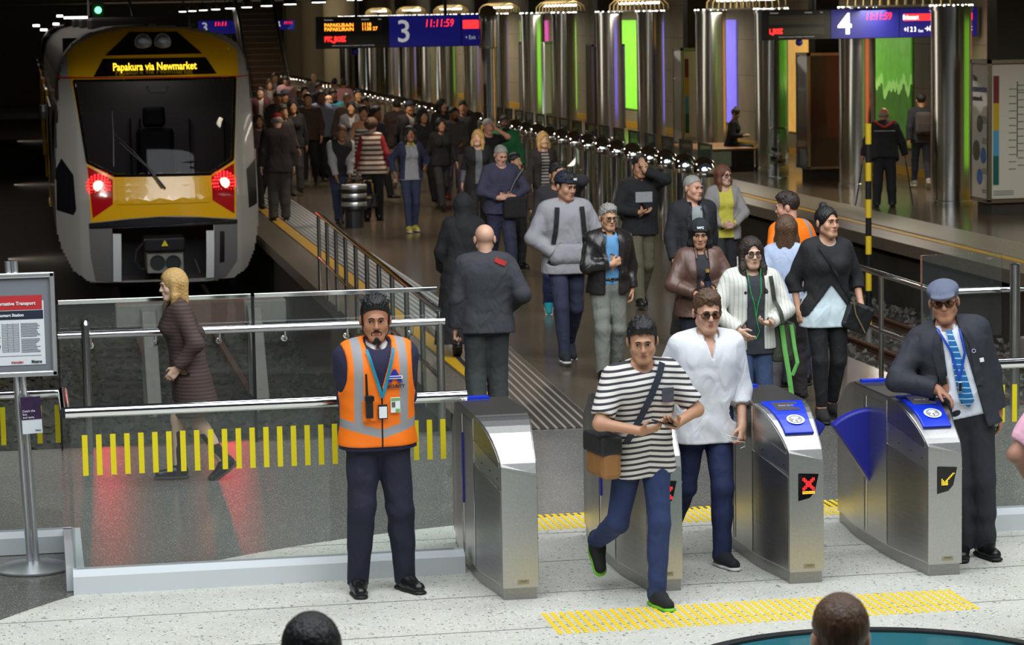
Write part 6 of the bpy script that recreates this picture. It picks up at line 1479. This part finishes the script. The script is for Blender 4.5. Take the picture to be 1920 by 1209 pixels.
add('person in a dark jacket and teal shoes half hidden behind the grey hoodie', (1044, 308), 1.76, -4, dict(WALKB, hyaw=20, wB=(.04, -.12, 1.6), eB=(1, -.2, -.5), hB=(-.2, .1, 1), nB=(0, 1, 0)),
    dict(top=dict(m=C(52, 50, 56)), jacket=dict(m=C(46, 44, 48), t=.03, hem=.84), legs=dict(m=C(40, 52, 92)), shoes=(C(30, 140, 150), sole_w)), skin=TAN, hair=('short', BLK), res=.010)
Lj = add('older man with glasses in a black leather jacket over a sky-blue shirt', (1140, 385), 1.66, 5, dict(fA=(-.1, -.1, .08), fB=(.1, .12, .1), wA=(-.02, -.2, 1.16), wB=(.25, .0, .88), eA=(-1, .3, -.4), hA=(.9, -.1, .3), nA=(0, 1, .1), cA=.8, hyaw=6, hpitch=6),
    dict(top=dict(m=C(96, 150, 196), t=.014, hem=.95, collar=C(96, 150, 196)), jacket=dict(m=C(38, 35, 34, .3), t=.034, hem=.86, open=(.07, .07, 0), collar=C(38, 35, 34, .3), fold=.007), legs=dict(m=C(118, 122, 112), t=(.014, .02, .026), belt=1), shoes=BASICSH), skin=SK(196, 148, 112), hair=('short', GRY), res=.0085, w=1.06, face=dict(glasses=1, brow=GRY))
Bs = add('man in a black printed sweatshirt and khaki trousers covering his face with one hand', (1200, 292), 1.80, 4, dict(WALKA, wB=(.02, -.17, 1.57), eB=(1, -.3, -.6), hB=(-.35, .1, 1), nB=(-.1, 1, 0), cB=.15, wA=(-.06, -.2, 1.1), eA=(-1, .3, -.3), hA=(.9, -.3, 0), nA=(0, 0, 1), hpitch=8),
    dict(top=dict(m=C(26, 26, 28), t=.034, hem=.84, hood=1), legs=dict(m=C(96, 90, 72), t=(.014, .018, .022)), shoes=BASICSH), skin=TAN, hair=('short', BLK), res=.0095)
SV, g_ = Bs.g['shirt']; pp_ = plate('printed_panel', SV, .0, 1.27, .2, .12, C(150, 152, 154), g_, .006, .002)
Dk = add('grey-haired man in a dark open jacket over a grey shirt, looking to the right', (1299, 329), 1.80, 6, dict(WALKB, hyaw=24, hpitch=4),
    dict(top=dict(m=C(150, 156, 158), t=.014, collar=C(150, 156, 158)), jacket=dict(m=C(34, 35, 40), t=.032, hem=.82, open=(.06, .05, 0), collar=C(34, 35, 40)), legs=dict(m=C(60, 56, 52)), shoes=BASICSH), skin=SK(204, 152, 126), hair=('buzz', GRY), res=.0085, face=dict(brow=GRY))
lapels(Dk, 'jacket', C(38, 39, 44, .7), (.07, .1, .065)); lapels(Lj, 'jacket', C(44, 40, 38, .3), (.07, .1, .08))
Yc = add('woman in a grey cardigan and yellow top with clasped hands', (1356, 310), 1.66, 2, dict(WALKA, wA=(-.06, -.22, 1.0), wB=(.07, -.22, 1.0), eA=(-1, .2, -.1), eB=(1, .2, -.1), hA=(.8, -.5, 0), hB=(-.8, -.5, 0), hyaw=25),
    dict(top=dict(m=C(206, 196, 76), t=.016, hem=.84, ndeep=.03), jacket=dict(m=C(150, 144, 142), t=.028, hem=.82, open=(.085, .1, 0)), legs=dict(m=C(40, 40, 44)), shoes=BASICSH), skin=SK(206, 164, 142), hair=('bob', AUB), res=.0095, sex='f', w=1.05, face=dict(glasses=1))
Bj = add('person in a brown leather jacket and dark cap holding a drink bottle', (1312, 414), 1.66, -3, dict(fA=(-.1, -.1, .08), fB=(.1, .12, .1), wA=(-.08, -.25, 1.08), wB=(.06, -.25, 1.12), eA=(-1, .3, -.3), eB=(1, .3, -.4), hA=(.8, -.4, .1), hB=(-.8, -.4, .2), nA=(0, 0, 1), nB=(0, 0, 1), hpitch=12, hyaw=-8),
    dict(top=dict(m=C(40, 40, 44), t=.014), jacket=dict(m=C(96, 70, 60, .4), t=.036, hem=.86, open=(.06, .05, 0), collar=C(96, 70, 60, .4), fold=.008), legs=dict(m=C(30, 32, 44)), shoes=BASICSH, cap=('cap', C(30, 34, 40), 'NYC')), skin=SK(190, 140, 110), hair=('long', BLK, .16), res=.0085, sex='f', w=1.1)
bpy.context.view_layer.update()
def bottle(t):
    MB().lathe([(.03, 0), (.033, .02), (.033, .1), (.015, .14), (.014, .17)], n=16).build('body', 'black_gloss', t, smooth=50); MB().lathe([(.0335, .03), (.0335, .09)], n=16).build('label', 'header_navy', t); MB().lathe([(.017, .165), (.017, .19), (.01, .192)], n=12).build('lid', C(170, 130, 60, .4), t)
held('bottle', Bj, Bj.AR[1][2]+V3(-.05, -.075, -.01), bottle, 'dark drink bottle held by the person in the brown leather jacket', 'bottle')
held('tablet', Bj, Bj.AR[-1][2]+V3(.06, -.1, .02), lambda t: (MB().b2((-.05, -.07, -.004), (.05, .07, .004)).build('case', 'paper', t, bevel=.003), MB().b2((-.044, -.06, .004), (.044, .06, .005)).build('screen', 'black_gloss', t)), 'pale phone held beside the bottle by the brown-jacketed person', 'phone')
stripemat('knit_white', 0, .03, .25, hx(214, 214, 204), hx(186, 188, 176))
Wc = add('long-haired person in glasses and a cream jacket with green earphone cord', (1408, 446), 1.70, 4, dict(fA=(-.1, -.12, .08), fB=(.1, .1, .1), wA=(-.16, -.18, 1.0), wB=(.08, -.24, 1.06), eA=(-1, .3, -.2), eB=(1, .3, -.3), hB=(-.8, -.4, .1), nB=(0, -.2, 1), hyaw=-2, hpitch=4),
    dict(top=dict(m=C(54, 58, 64), t=.014, hem=.80, flare=.04), jacket=dict(m='knit_white', t=.03, hem=.84, open=(.075, .075, 0)), legs=dict(m=C(58, 76, 110)), shoes=BASICSH), skin=SK(206, 166, 140), hair=('long', DBR, .24), res=.0078, face=dict(glasses=1))
SV, g_ = Wc.g['shirt']; MB().tube([tuple(Wc.HT(-.07, -.03, -.02)), tuple(Wc.HT(-.06, -.09, -.14))]+[(x, front_y(SV, x, z, .02)-.01, z) for x, z in ((-.045, 1.3), (-.015, 1.2), (0, 1.1), (.03, .98), (.0, .92), (.02, .96))], .0028, 6).build('earphone_cord', C(40, 190, 80, .4), Wc.root)
MB().tube([tuple(Wc.HT(.07, -.03, -.02)), tuple(Wc.HT(.055, -.09, -.14))]+[(x, front_y(SV, x, z, .02)-.01, z) for x, z in ((.04, 1.3), (.012, 1.2), (0, 1.1))], .0028, 6).build('earphone_cord', C(40, 190, 80, .4), Wc.root)
def greenbag(t):
    MB().b2((-.1, -.09, -.2), (.12, .1, .12)).build('body', C(74, 78, 62), t, bevel=.05)
    MB().tube([(-.02, -.1, .1), (.0, -.12, -.1), (.03, -.13, -.3), (.06, -.12, -.5)], .02, 6, flat=.3).build('strap', C(110, 185, 90), t); MB().tube([(.06, -.1, .1), (.08, -.12, -.08), (.1, -.13, -.2), (.06, -.12, -.3)], .016, 6, flat=.3).build('strap', C(110, 185, 90), t)
held('shoulder_bag', Wc, (.25, .0, .92), greenbag, 'olive bag with trailing lime green straps beside the cream jacket', 'bag')
drape('bag_strap', Wc.g['jacket'][0], [(.12, 1.43), (.15, 1.25), (.19, 1.05)], .035, C(60, 62, 50), Wc.root, off=.006)
Hv = add('man in an orange hi-vis jacket turned aside behind the cream-jacketed person', (1474, 362), 1.80, -150, dict(lean=8, wA=(-.15, -.22, 1.1), wB=(.2, -.2, 1.05), hyaw=35, hpitch=10),
    dict(top=dict(m=C(200, 205, 220), t=.014), jacket=dict(m='hivis', t=.034, hem=.84), legs=dict(m=C(40, 42, 62)), shoes=BASICSH), skin=SK(200, 150, 126), hair=('short', DBR), res=.0095)
Lb = add('long-haired person in a pale blue shirt and dark trousers walking away to the right', (1474, 404), 1.69, 155, dict(WALKA, lean=5, wA=(-.2, -.18, .95), wB=(.22, .08, .9)),
    dict(top=dict(m=C(172, 186, 212), t=.026, hem=.86), legs=dict(m=C(66, 60, 62), t=(.018, .024, .034)), shoes=BASICSH), skin=LIGHT, hair=('long', BRN, .2), res=.0085, sex='f', w=.92)
Bw = add('woman in a black top and leggings over a white blouse, with a black shoulder bag', (1549, 388), 1.70, 3, dict(fA=(-.07, -.08, .08), fB=(.08, .1, .1), wA=(-.23, .02, .9), wB=(.27, -.08, .93), nB=(-.4, .8, .2), cB=.6, hyaw=18, hpitch=0, gaze=1),
    dict(top=dict(m=C(206, 222, 226, .7), t=.016, sleeve=.4, hem=.77, flare=.05, name='blouse'), jacket=dict(m=C(30, 30, 32), t=.03, sleeve=.72, hem=.86, open=(-.26, .2, 0), ndeep=.02, name='cardigan'), legs=dict(m=C(22, 22, 25), t=(.004, .004, .004), drop=-.04), shoes=(C(30, 28, 28), sole_b)), skin=SK(196, 146, 116), hair=('bun', BLK), res=.0075, sex='f', w=1.05, face=dict(brow=BLK), foot=(1572, 790))
JV, g_ = Bw.g['cardigan']; drape('bag_strap', JV, [(-.11, 1.44), (.0, 1.25), (.15, 1.02), (.21, .93)], .026, BLACKC, Bw.root, off=.008)
def blackbag(t):
    MB().b2((-.12, -.06, -.14), (.13, .06, .1)).build('body', C(22, 22, 24, .4), t, bevel=.03); MB().tube([(-.1, -.07, .1), (-.04, -.075, .0), (.1, -.07, -.12)], .006, 6).build('zip', 'brass', t); MB().lathe([(.02, -.006), (.02, .006), (.01, .008)], (-.1, -.05, .11), 12, 'Y').build('ring', 'chrome', t)
held('shoulder_bag', Bw, (.225, -.1, .86), blackbag, 'black zipped shoulder bag at the hip of the woman in the black top', 'bag').rotation_euler.y = RAD(22)
held('phone', Bw, Bw.AR[1][2]+V3(-.01, -.05, -.07), phone, 'black phone in the hand of the woman with the shoulder bag', 'phone').rotation_euler.x = RAD(70)
add('figure in a black headscarf and long black robe walking in behind the bald man', (868, 364), 1.66, 170, dict(WALKA, lean=7),
    dict(jacket=dict(m=C(24, 23, 25), t=.05, hem=.12, flare=.1, fold=.008, name='robe'), cap=('scarf', C(28, 27, 29)), shoes=BASICSH), skin=LIGHT, hair=('none', BLK), res=.010, sex='f')
# ------------------------------------------------------------------ the crowd further down the platform
def far(label, head, foot_y, yaw, pose, wear, **k):
    k.setdefault('res', .013); k.setdefault('face', {}); return person(label, head, 1.72, yaw, pose, wear, foot=(head[0], foot_y), **k)
DKT = C(30, 28, 30); CHAR = C(52, 50, 52)
far('man in a dark red skullcap standing with his back turned beside the train', (519, 212), 414, 178, dict(fA=(-.1, .0, .078), fB=(.1, .02, .078), wB=(.27, .0, .87)), dict(jacket=dict(m=C(40, 30, 30), t=.034, hem=.78), legs=dict(m=C(62, 54, 52), t=(.016, .024, .034)), shoes=BASICSH, cap=('beanie', C(140, 26, 36))), skin=LIGHT, hair=('fringe', GRY), w=1.12)
Nv = far('big balding man in a navy jacket walking with a black stick', (616, 178), 362, 4, dict(WALKA, wA=(-.3, -.1, .95)), dict(top=dict(m=C(60, 60, 62)), jacket=dict(m=C(38, 40, 72), t=.036, hem=.86, open=(.04, .02, 0), collar=C(38, 40, 72)), legs=dict(m=C(84, 98, 128)), shoes=BASICSH), skin=LIGHT, hair=('fringe', GRY), w=1.22)
bpy.context.view_layer.update()
def stick(L): 
    return lambda t: (MB().tube([(0, 0, -L), (0, 0, 0)], .012, 8).build('shaft', 'black', t), MB().tube([(0, 0, 0), (0, .02, .02), (0, .08, .02)], .014, 8).build('handle', 'black', t))
def at_hand(o, s, dz=-.05, dy=0.): return V3(*(o.AR[s][2]+V3(0, dy, dz)))
t = held('walking_stick', Nv, at_hand(Nv, -1), stick(.9), 'black walking stick of the big man in the navy jacket', 'walking stick'); t.location.z = .93
far('man in a black waistcoat and pale sleeves bending forward over a striped drum', (641, 236), 424, 10, dict(WALKA, lean=22, wA=(-.13, -.3, .82), wB=(.1, -.32, .82), hpitch=18), dict(top=dict(m=C(160, 156, 158), t=.03), vest=dict(m=DKT, t=.034, sleeve=0, hem=.88), legs=dict(m=C(44, 50, 76)), shoes=BASICSH), skin=BROWN, hair=('short', BRN))
d_ = empty('drum_case', (0, 0, 0), 'round black drum case with white bands carried low by the bending man', 'case'); b0 = gp(641, 410); d_.location = (b0.x, 43.85, .28)
mb = MB()
for i in range(6): mb.m = i % 2; mb.lathe([(.21, i*.07), (.215, i*.07+.01), (.215, i*.07+.06), (.21, i*.07+.07)], n=24)
mb.build('shell', ['black', 'aluminium'], d_, smooth=40); MB().lathe([(.2, .42), (.01, .43)], n=24).build('lid', 'white', d_); MB().tube([(-.15, 0, .42), (-.12, 0, .52), (.12, 0, .52), (.15, 0, .42)], .014, 8).build('handle', 'black', d_); MB().lathe([(.15, -.28), (.16, .0)], n=16).build('trolley', 'dark_metal', d_)
stripemat('dress_stripes', 2, .07, .5, hx(200, 196, 190), hx(74, 72, 72))
far('woman in a strapless striped dress behind the bending man', (681, 198), 385, 0, dict(WALKB, hpitch=12), dict(dress=dict(m='dress_stripes', sleeve=0, hem=.45, strapless=1, flare=.05), shoes=BASICSH), skin=TAN, hair=('tied', DBR), sex='f', w=1.05)
stripemat('knit_bands', 2, .085, .45, hx(196, 184, 164), hx(96, 50, 46))
Kn = far('curly-haired woman in a banded knitted waistcoat with red sleeves, standing side-on', (696, 223), 414, 168, dict(fA=(-.1, -.03, .078), fB=(.1, .06, .078), wA=(-.26, -.08, .9), wB=(.26, -.02, .86), hyaw=-20), dict(top=dict(m=C(150, 24, 36), t=.02, hem=.86), vest=dict(m='knit_bands', t=.05, sleeve=0, hem=.8, flare=.04), legs=dict(m=DKT, t=(.014, .02, .026)), shoes=BASICSH), skin=LIGHT, hair=('curly', BRN), sex='f', w=1.08)
hbg = empty('handbag', (0, 0, 0), 'black handbag with a brass clasp held by the curly-haired woman', 'handbag'); b0 = at(690, 388, Kn.loc[1]-.2); hbg.location = b0
MB().b2((-.17, -.07, -.02), (.17, .07, .22)).build('body', C(20, 19, 20, .3), hbg, bevel=.03); MB().tube([(-.1, 0, .2), (-.06, 0, .45), (.06, 0, .45), (.1, 0, .2)], .012, 8).build('handle', 'brass', hbg); MB().b2((-.05, -.078, .15), (.05, -.068, .18)).build('clasp', 'brass', hbg)
far('young woman in a grey top and navy jacket with yellow trim and jeans', (768, 237), 436, 6, dict(fA=(-.06, -.08, .08), fB=(.07, .08, .09), wA=(-.26, .02, .98), wB=(.22, -.14, 1.08)), dict(top=dict(m=C(150, 150, 156), t=.014, hem=.86), jacket=dict(m=C(44, 48, 76), t=.026, hem=.88, open=(.09, .12, 0), collar=C(180, 190, 60)), legs=dict(m=C(44, 52, 78), t=(.006, .008, .01)), shoes=(C(190, 178, 70), sole_w)), skin=BROWN, hair=('long', BLK, .2), sex='f', w=.98)
far('man in a dark brown coat walking away, left of the young woman in jeans', (744, 186), 388, 175, dict(WALKA), dict(jacket=dict(m=C(58, 44, 40), t=.034, hem=.8), legs=dict(m=C(120, 112, 108), t=(.014, .02, .026)), shoes=(C(190, 160, 130), sole_w)), skin=TAN, hair=('short', DBR), w=1.1)
far('man in a charcoal sweater with a red chest print and red shoes', (850, 202), 432, 4, dict(WALKB, hyaw=35, wB=(.1, -.22, 1.05)), dict(top=dict(m=C(76, 72, 76), t=.03, hem=.88), legs=dict(m=C(110, 96, 120)), shoes=(C(120, 28, 36), sole_b)), skin=BROWN, hair=('short', BLK), face=dict(beard='full', brow=BLK))
far('man with dark hair behind the charcoal sweater', (868, 190), 405, -6, dict(hyaw=-10), dict(top=dict(m=C(70, 66, 66)), jacket=dict(m=C(70, 68, 72), t=.03, hem=.84), legs=dict(m=DKT), shoes=BASICSH), skin=TAN, hair=('short', BLK))
far('long-haired woman in black looking sideways behind the charcoal sweater', (828, 186), 398, 10, dict(hyaw=30), dict(top=dict(m=BLACKC), jacket=dict(m=BLACKC, t=.03, hem=.8), legs=dict(m=DKT), shoes=BASICSH), skin=LIGHT, hair=('long', BLK, .2), sex='f')
far('blonde woman in a black cardigan over a grey top, looking to the left', (896, 244), 448, -4, dict(WALKA, hyaw=-22), dict(top=dict(m=C(100, 104, 110), t=.014), jacket=dict(m=BLACKC, t=.03, sleeve=.55, hem=.6, open=(.05, .07, 0)), legs=dict(m=DKT, t=(.006, .008, .01)), shoes=BASICSH), skin=LIGHT, hair=('long', BLD, .12), sex='f')
far('grey-haired man raising a forearm to his face, in black', (916, 224), 420, 10, dict(wB=(.08, -.17, 1.58), eB=(1, -.5, -.8), hB=(-.4, .1, .9), hyaw=15, hpitch=10), dict(top=dict(m=BLACKC, t=.02, sleeve=.45), legs=dict(m=DKT), shoes=BASICSH), skin=SK(206, 150, 124), hair=('short', GRY))
Nb = add('older man in a navy sweater and striped collar looking down at his hands', (941, 274), 1.75, 4, dict(WALKB, wA=(-.08, -.22, 1.05), wB=(.14, -.2, 1.05), eA=(-1, .3, -.2), eB=(1, .3, -.2), hA=(.8, -.3, .1), hB=(-.8, -.3, .1), hpitch=24, hyaw=10, lean=6), dict(top=dict(m=C(58, 58, 80), t=.026, hem=.84, collar=C(170, 130, 170), ndeep=.02), legs=dict(m=C(44, 46, 70), t=(.016, .022, .03)), shoes=BASICSH), skin=SK(204, 154, 132), hair=('thin', GRY), res=.0105, w=1.1)
bpy.context.view_layer.update()
held('shoulder_bag', Nb, V3(.16, -.2, .92), lambda t: (MB().b2((-.17, -.06, -.15), (.15, .06, .14)).build('body', C(24, 23, 25), t, bevel=.03), MB().tube([(-.1, 0, .14), (0, .02, .34), (.12, .04, .5)], .014, 6).build('strap', 'black', t)), 'black bag slung before the man in the navy sweater', 'bag')
far('man with glasses in a green zip jacket', (946, 216), 412, 4, dict(WALKA), dict(top=dict(m=C(36, 116, 66), t=.034, hem=.84, hood=1), legs=dict(m=DKT), shoes=BASICSH), skin=DARK, hair=('short', BLK), face=dict(beard='full', brow=BLK))
stripemat('top_stripes', 2, .05, .5, hx(150, 146, 142), hx(40, 38, 40))
far('blonde woman in a dark jacket over a striped top near the bollards', (1018, 248), 452, 4, dict(WALKB, hyaw=10), dict(top=dict(m='top_stripes', t=.014), jacket=dict(m=C(36, 30, 30), t=.03, hem=.86, open=(.06, .07, 0)), legs=dict(m=C(60, 46, 44)), shoes=BASICSH), skin=LIGHT, hair=('bob', BLD), sex='f', w=1.05)
far('dark-haired man in a brown jacket at the elbow of the navy sweater', (965, 288), 505, 14, dict(hyaw=40), dict(jacket=dict(m=C(66, 54, 46), t=.03, hem=.84), legs=dict(m=DKT), shoes=BASICSH), skin=TAN, hair=('short', BLK))
# mid distance heads, each a person of its own
J = lambda *c: C(*c)
FAR = [
 ('bearded man in a dark red top by the train door', (488, 164), 330, J(70, 24, 28), LIGHT, ('short', DBR), 0, 'm'),
 ('person in a maroon hooded top bending by the train', (484, 214), 395, J(72, 52, 62), BROWN, ('long', DBR, .1), 20, 'f'),
 ('man in a dark suit with sunglasses beyond the train door', (497, 132), 280, J(40, 40, 54), LIGHT, ('short', BRN), 0, 'm'),
 ('person with dark hair directly right of the sunglassed man', (490, 124), 262, J(30, 28, 30), TAN, ('short', BLK), 170, 'm'),
 ('man in a pale pink jacket under a black hat', (536, 143), 296, J(170, 130, 134), TAN, ('short', BLK), 0, 'm'),
 ('man in a grey jacket with a red bag strap', (520, 172), 338, J(60, 60, 66), BROWN, ('short', BLK), 0, 'm'),
 ('man in a navy cap and dark coat in the crowd', (533, 170), 332, J(44, 44, 60), BROWN, ('short', BLK), 0, 'm'),
 ('man facing left behind the red skullcap', (530, 198), 372, J(52, 44, 44), TAN, ('short', DBR), 40, 'm'),
 ('long-haired woman in a pale top and black coat', (548, 187), 365, J(36, 34, 38), TAN, ('long', BLK, .2), 0, 'f'),
 ('man in black with a shaven head in the crowd', (562, 168), 334, J(28, 27, 28), DARK, ('buzz', BLK), 0, 'm'),
 ('woman with tied dark hair in the far crowd', (571, 162), 318, J(40, 38, 40), TAN, ('tied', BLK), 10, 'f'),
 ('bald man with a pink face at the far bollards', (588, 138), 282, J(120, 110, 110), LIGHT, ('fringe', GRY), 0, 'm'),
 ('tall man in a dark jacket left of the big balding man', (598, 156), 312, J(44, 46, 56), TAN, ('short', BLK), 25, 'm'),
 ('man in a pale blue shirt close behind the navy jacket', (602, 170), 338, J(130, 140, 168), BROWN, ('short', BLK), 25, 'm'),
 ('man walking away in a pale shirt near the far bollards', (627, 147), 296, J(150, 132, 120), BROWN, ('short', BLK), 175, 'm'),
 ('man walking away in a pink checked shirt', (644, 149), 300, J(196, 140, 140), BROWN, ('short', BLK), 175, 'm'),
 ('person in a teal jacket beside the big balding man', (624, 167), 330, J(24, 110, 128), DARK, ('short', BLK), 10, 'm'),
 ('man with glasses behind the teal jacket', (651, 175), 342, J(110, 100, 92), TAN, ('thin', GRY), 0, 'm'),
 ('woman with pulled back hair in a grey top', (658, 190), 362, J(84, 84, 92), TAN, ('tied', BLK), 0, 'f'),
 ('woman with dark tied hair left of the brown coat', (684, 182), 338, J(50, 46, 52), TAN, ('tied', BLK), 0, 'f'),
 ('dark-haired man stooping right of the striped dress', (706, 200), 378, J(62, 56, 74), BROWN, ('short', BLK), 60, 'm'),
 ('man in a dark cap right of the brown coat', (768, 190), 362, J(34, 32, 36), TAN, ('short', BLK), 10, 'm'),
 ('dark-haired woman carrying a rucksack right of the dark cap', (792, 205), 385, J(34, 36, 40), TAN, ('long', BLK, .15), 30, 'f'),
 ('child-height woman in dark clothes before the long-haired woman', (826, 222), 396, J(30, 28, 30), TAN, ('long', BLK, .12), 15, 'f'),
 ('woman in a pale scarf at the far end of the crowd', (505, 150), 300, J(120, 100, 96), LIGHT, ('bob', BRN), 0, 'f'),
 ('man in a brown jumper deep in the crowd', (577, 175), 345, J(70, 56, 46), TAN, ('short', DBR), -10, 'm'),
 ('man in a grey hooded top near the far bollards', (672, 168), 326, J(70, 70, 74), TAN, ('short', BLK), 8, 'm'),
 ('far figure in a black coat before the escalator', (515, 138), 284, J(26, 25, 27), TAN, ('short', BLK), 0, 'm'),
]
for i, (lb_, hd, fy_, cm, skn, hr_, yw, sx_) in enumerate(FAR):
    ps = dict(WALKA if i % 2 else WALKB); ps['hyaw'] = (i*37) % 30-15
    wr = dict(top=dict(m=C(150, 146, 146) if i % 3 == 0 else CHAR, t=.014), jacket=dict(m=cm, t=.03, hem=.84, **({'open': (.05, .04, 0)} if i % 3 == 0 else {})), legs=dict(m=(JEAN, DKT, CHAR)[i % 3]), shoes=BASICSH)
    if 'cap' in lb_ and 'skullcap' not in lb_: wr['cap'] = ('cap', C(34, 36, 56))
    if 'hat' in lb_: wr['cap'] = ('beanie', BLACKC)
    far(lb_, hd, fy_, yw, ps, wr, skin=skn, hair=hr_, sex=sx_, res=.016, w=(1.0, 1.06, .96)[i % 3])
# far platform
Se = person('seated woman in black with her hair in a bun on the steel bench', (1409, 190), 1.7, 62, dict(pz=.56, fA=(-.09, -.42, .08), fB=(.09, -.4, .08), lean=10, wA=(-.12, -.32, .75), wB=(.1, -.32, .75), hpitch=22), dict(top=dict(m=C(20, 19, 21), t=.024, hem=.86), legs=dict(m=C(24, 23, 25)), shoes=BASICSH), skin=LIGHT, hair=('bun', DBR), sex='f', res=.013, root=(15.05, 56.6, 0))
Oc = person('stooped man in a black and red jacket walking with two sticks on the far platform', (1657, 202), 1.7, 165, dict(lean=24, fA=(-.13, .0, .08), fB=(.14, .05, .08), wA=(-.36, -.16, .86), wB=(.36, -.12, .86), hpitch=-8), dict(jacket=dict(m=C(26, 25, 28), t=.036, hem=.8), legs=dict(m=C(28, 27, 32), t=(.016, .022, .03)), shoes=BASICSH), skin=SK(190, 120, 90), hair=('fringe', GRY), res=.012, w=1.12, foot=(1650, 388))
JV, jk = Oc.g['jacket']; ys = [back_y(JV, x, 1.3, .03) for x in (-.1, 0, .1)]
mb = MB(); mb.tube([(x, back_y(JV, x, 1.30, .03)+.002, 1.30) for x in (-.17, -.1, 0, .1, .17)], .022, 6, flat=.4); mb.build('reflective_band', C(190, 190, 185), jk)
mb = MB(); mb.tube([(x, back_y(JV, x, z, .03)+.006, z) for x, z in ((-.16, 1.46), (-.08, 1.40), (0, 1.36), (.08, 1.40), (.16, 1.46))], .045, 8, flat=.5); mb.build('red_scarf', C(170, 44, 30), jk)
bpy.context.view_layer.update()
for s, lb_ in ((-1, 'right-hand walking stick of the stooped man on the far platform'), (1, 'left-hand walking stick of the stooped man, nearer the striped pole')):
    t = held('walking_stick', Oc, at_hand(Oc, s, -.06), stick(.82), lb_, 'walking stick'); t.location.z = .84; t.rotation_euler.y = RAD(-s*9)
Bp = person('person in dark clothes with a grey backpack walking away on the far platform', (1727, 176), 1.72, 172, dict(WALKB), dict(jacket=dict(m=C(34, 36, 42), t=.03, hem=.84), legs=dict(m=C(36, 40, 56), t=(.006, .008, .01)), shoes=(C(150, 148, 146), sole_w)), skin=TAN, hair=('short', BLK), res=.012, foot=(1724, 354))
bpy.context.view_layer.update()
held('backpack', Bp, V3(0, .2, 1.2), lambda t: (MB().b2((-.15, -.07, -.2), (.15, .1, .22)).build('body', C(72, 68, 68), t, bevel=.06), MB().b2((-.11, .08, -.17), (.11, .14, .02)).build('pocket', C(60, 56, 58), t, bevel=.03)), 'grey backpack on the back of the person walking away on the far platform', 'backpack')
# heads of passers-by close to the camera, cut by the lower edge, and the arm at the right edge
person('dark-haired passer-by whose head shows at the bottom edge, below the guard', (582, 1158), 1.74, 182, dict(WALKA), dict(jacket=dict(m=BLACKC, t=.03, hem=.84), legs=dict(m=DKT), shoes=BASICSH), skin=TAN, hair=('short', BLK), res=.011)
person('brown-haired passer-by whose head shows at the bottom edge, right of centre', (1575, 1122), 1.7, 176, dict(WALKB), dict(jacket=dict(m=C(110, 84, 66), t=.03, hem=.84), legs=dict(m=DKT), shoes=BASICSH), skin=LIGHT, hair=('short', BRN), res=.011)
person('person in a pink shirt at the right edge, only one bent arm in view', (1978, 590), 1.72, 168, dict(wB=(.22, -.12, .98), eB=(1, .8, 0), wA=(-.2, -.2, 1.0)), dict(top=dict(m=C(226, 170, 190), t=.02, sleeve=.4), legs=dict(m=JEAN), shoes=BASICSH), skin=SK(168, 120, 100), hair=('short', DBR), res=.011, root=(5.3, 13.0, 0))
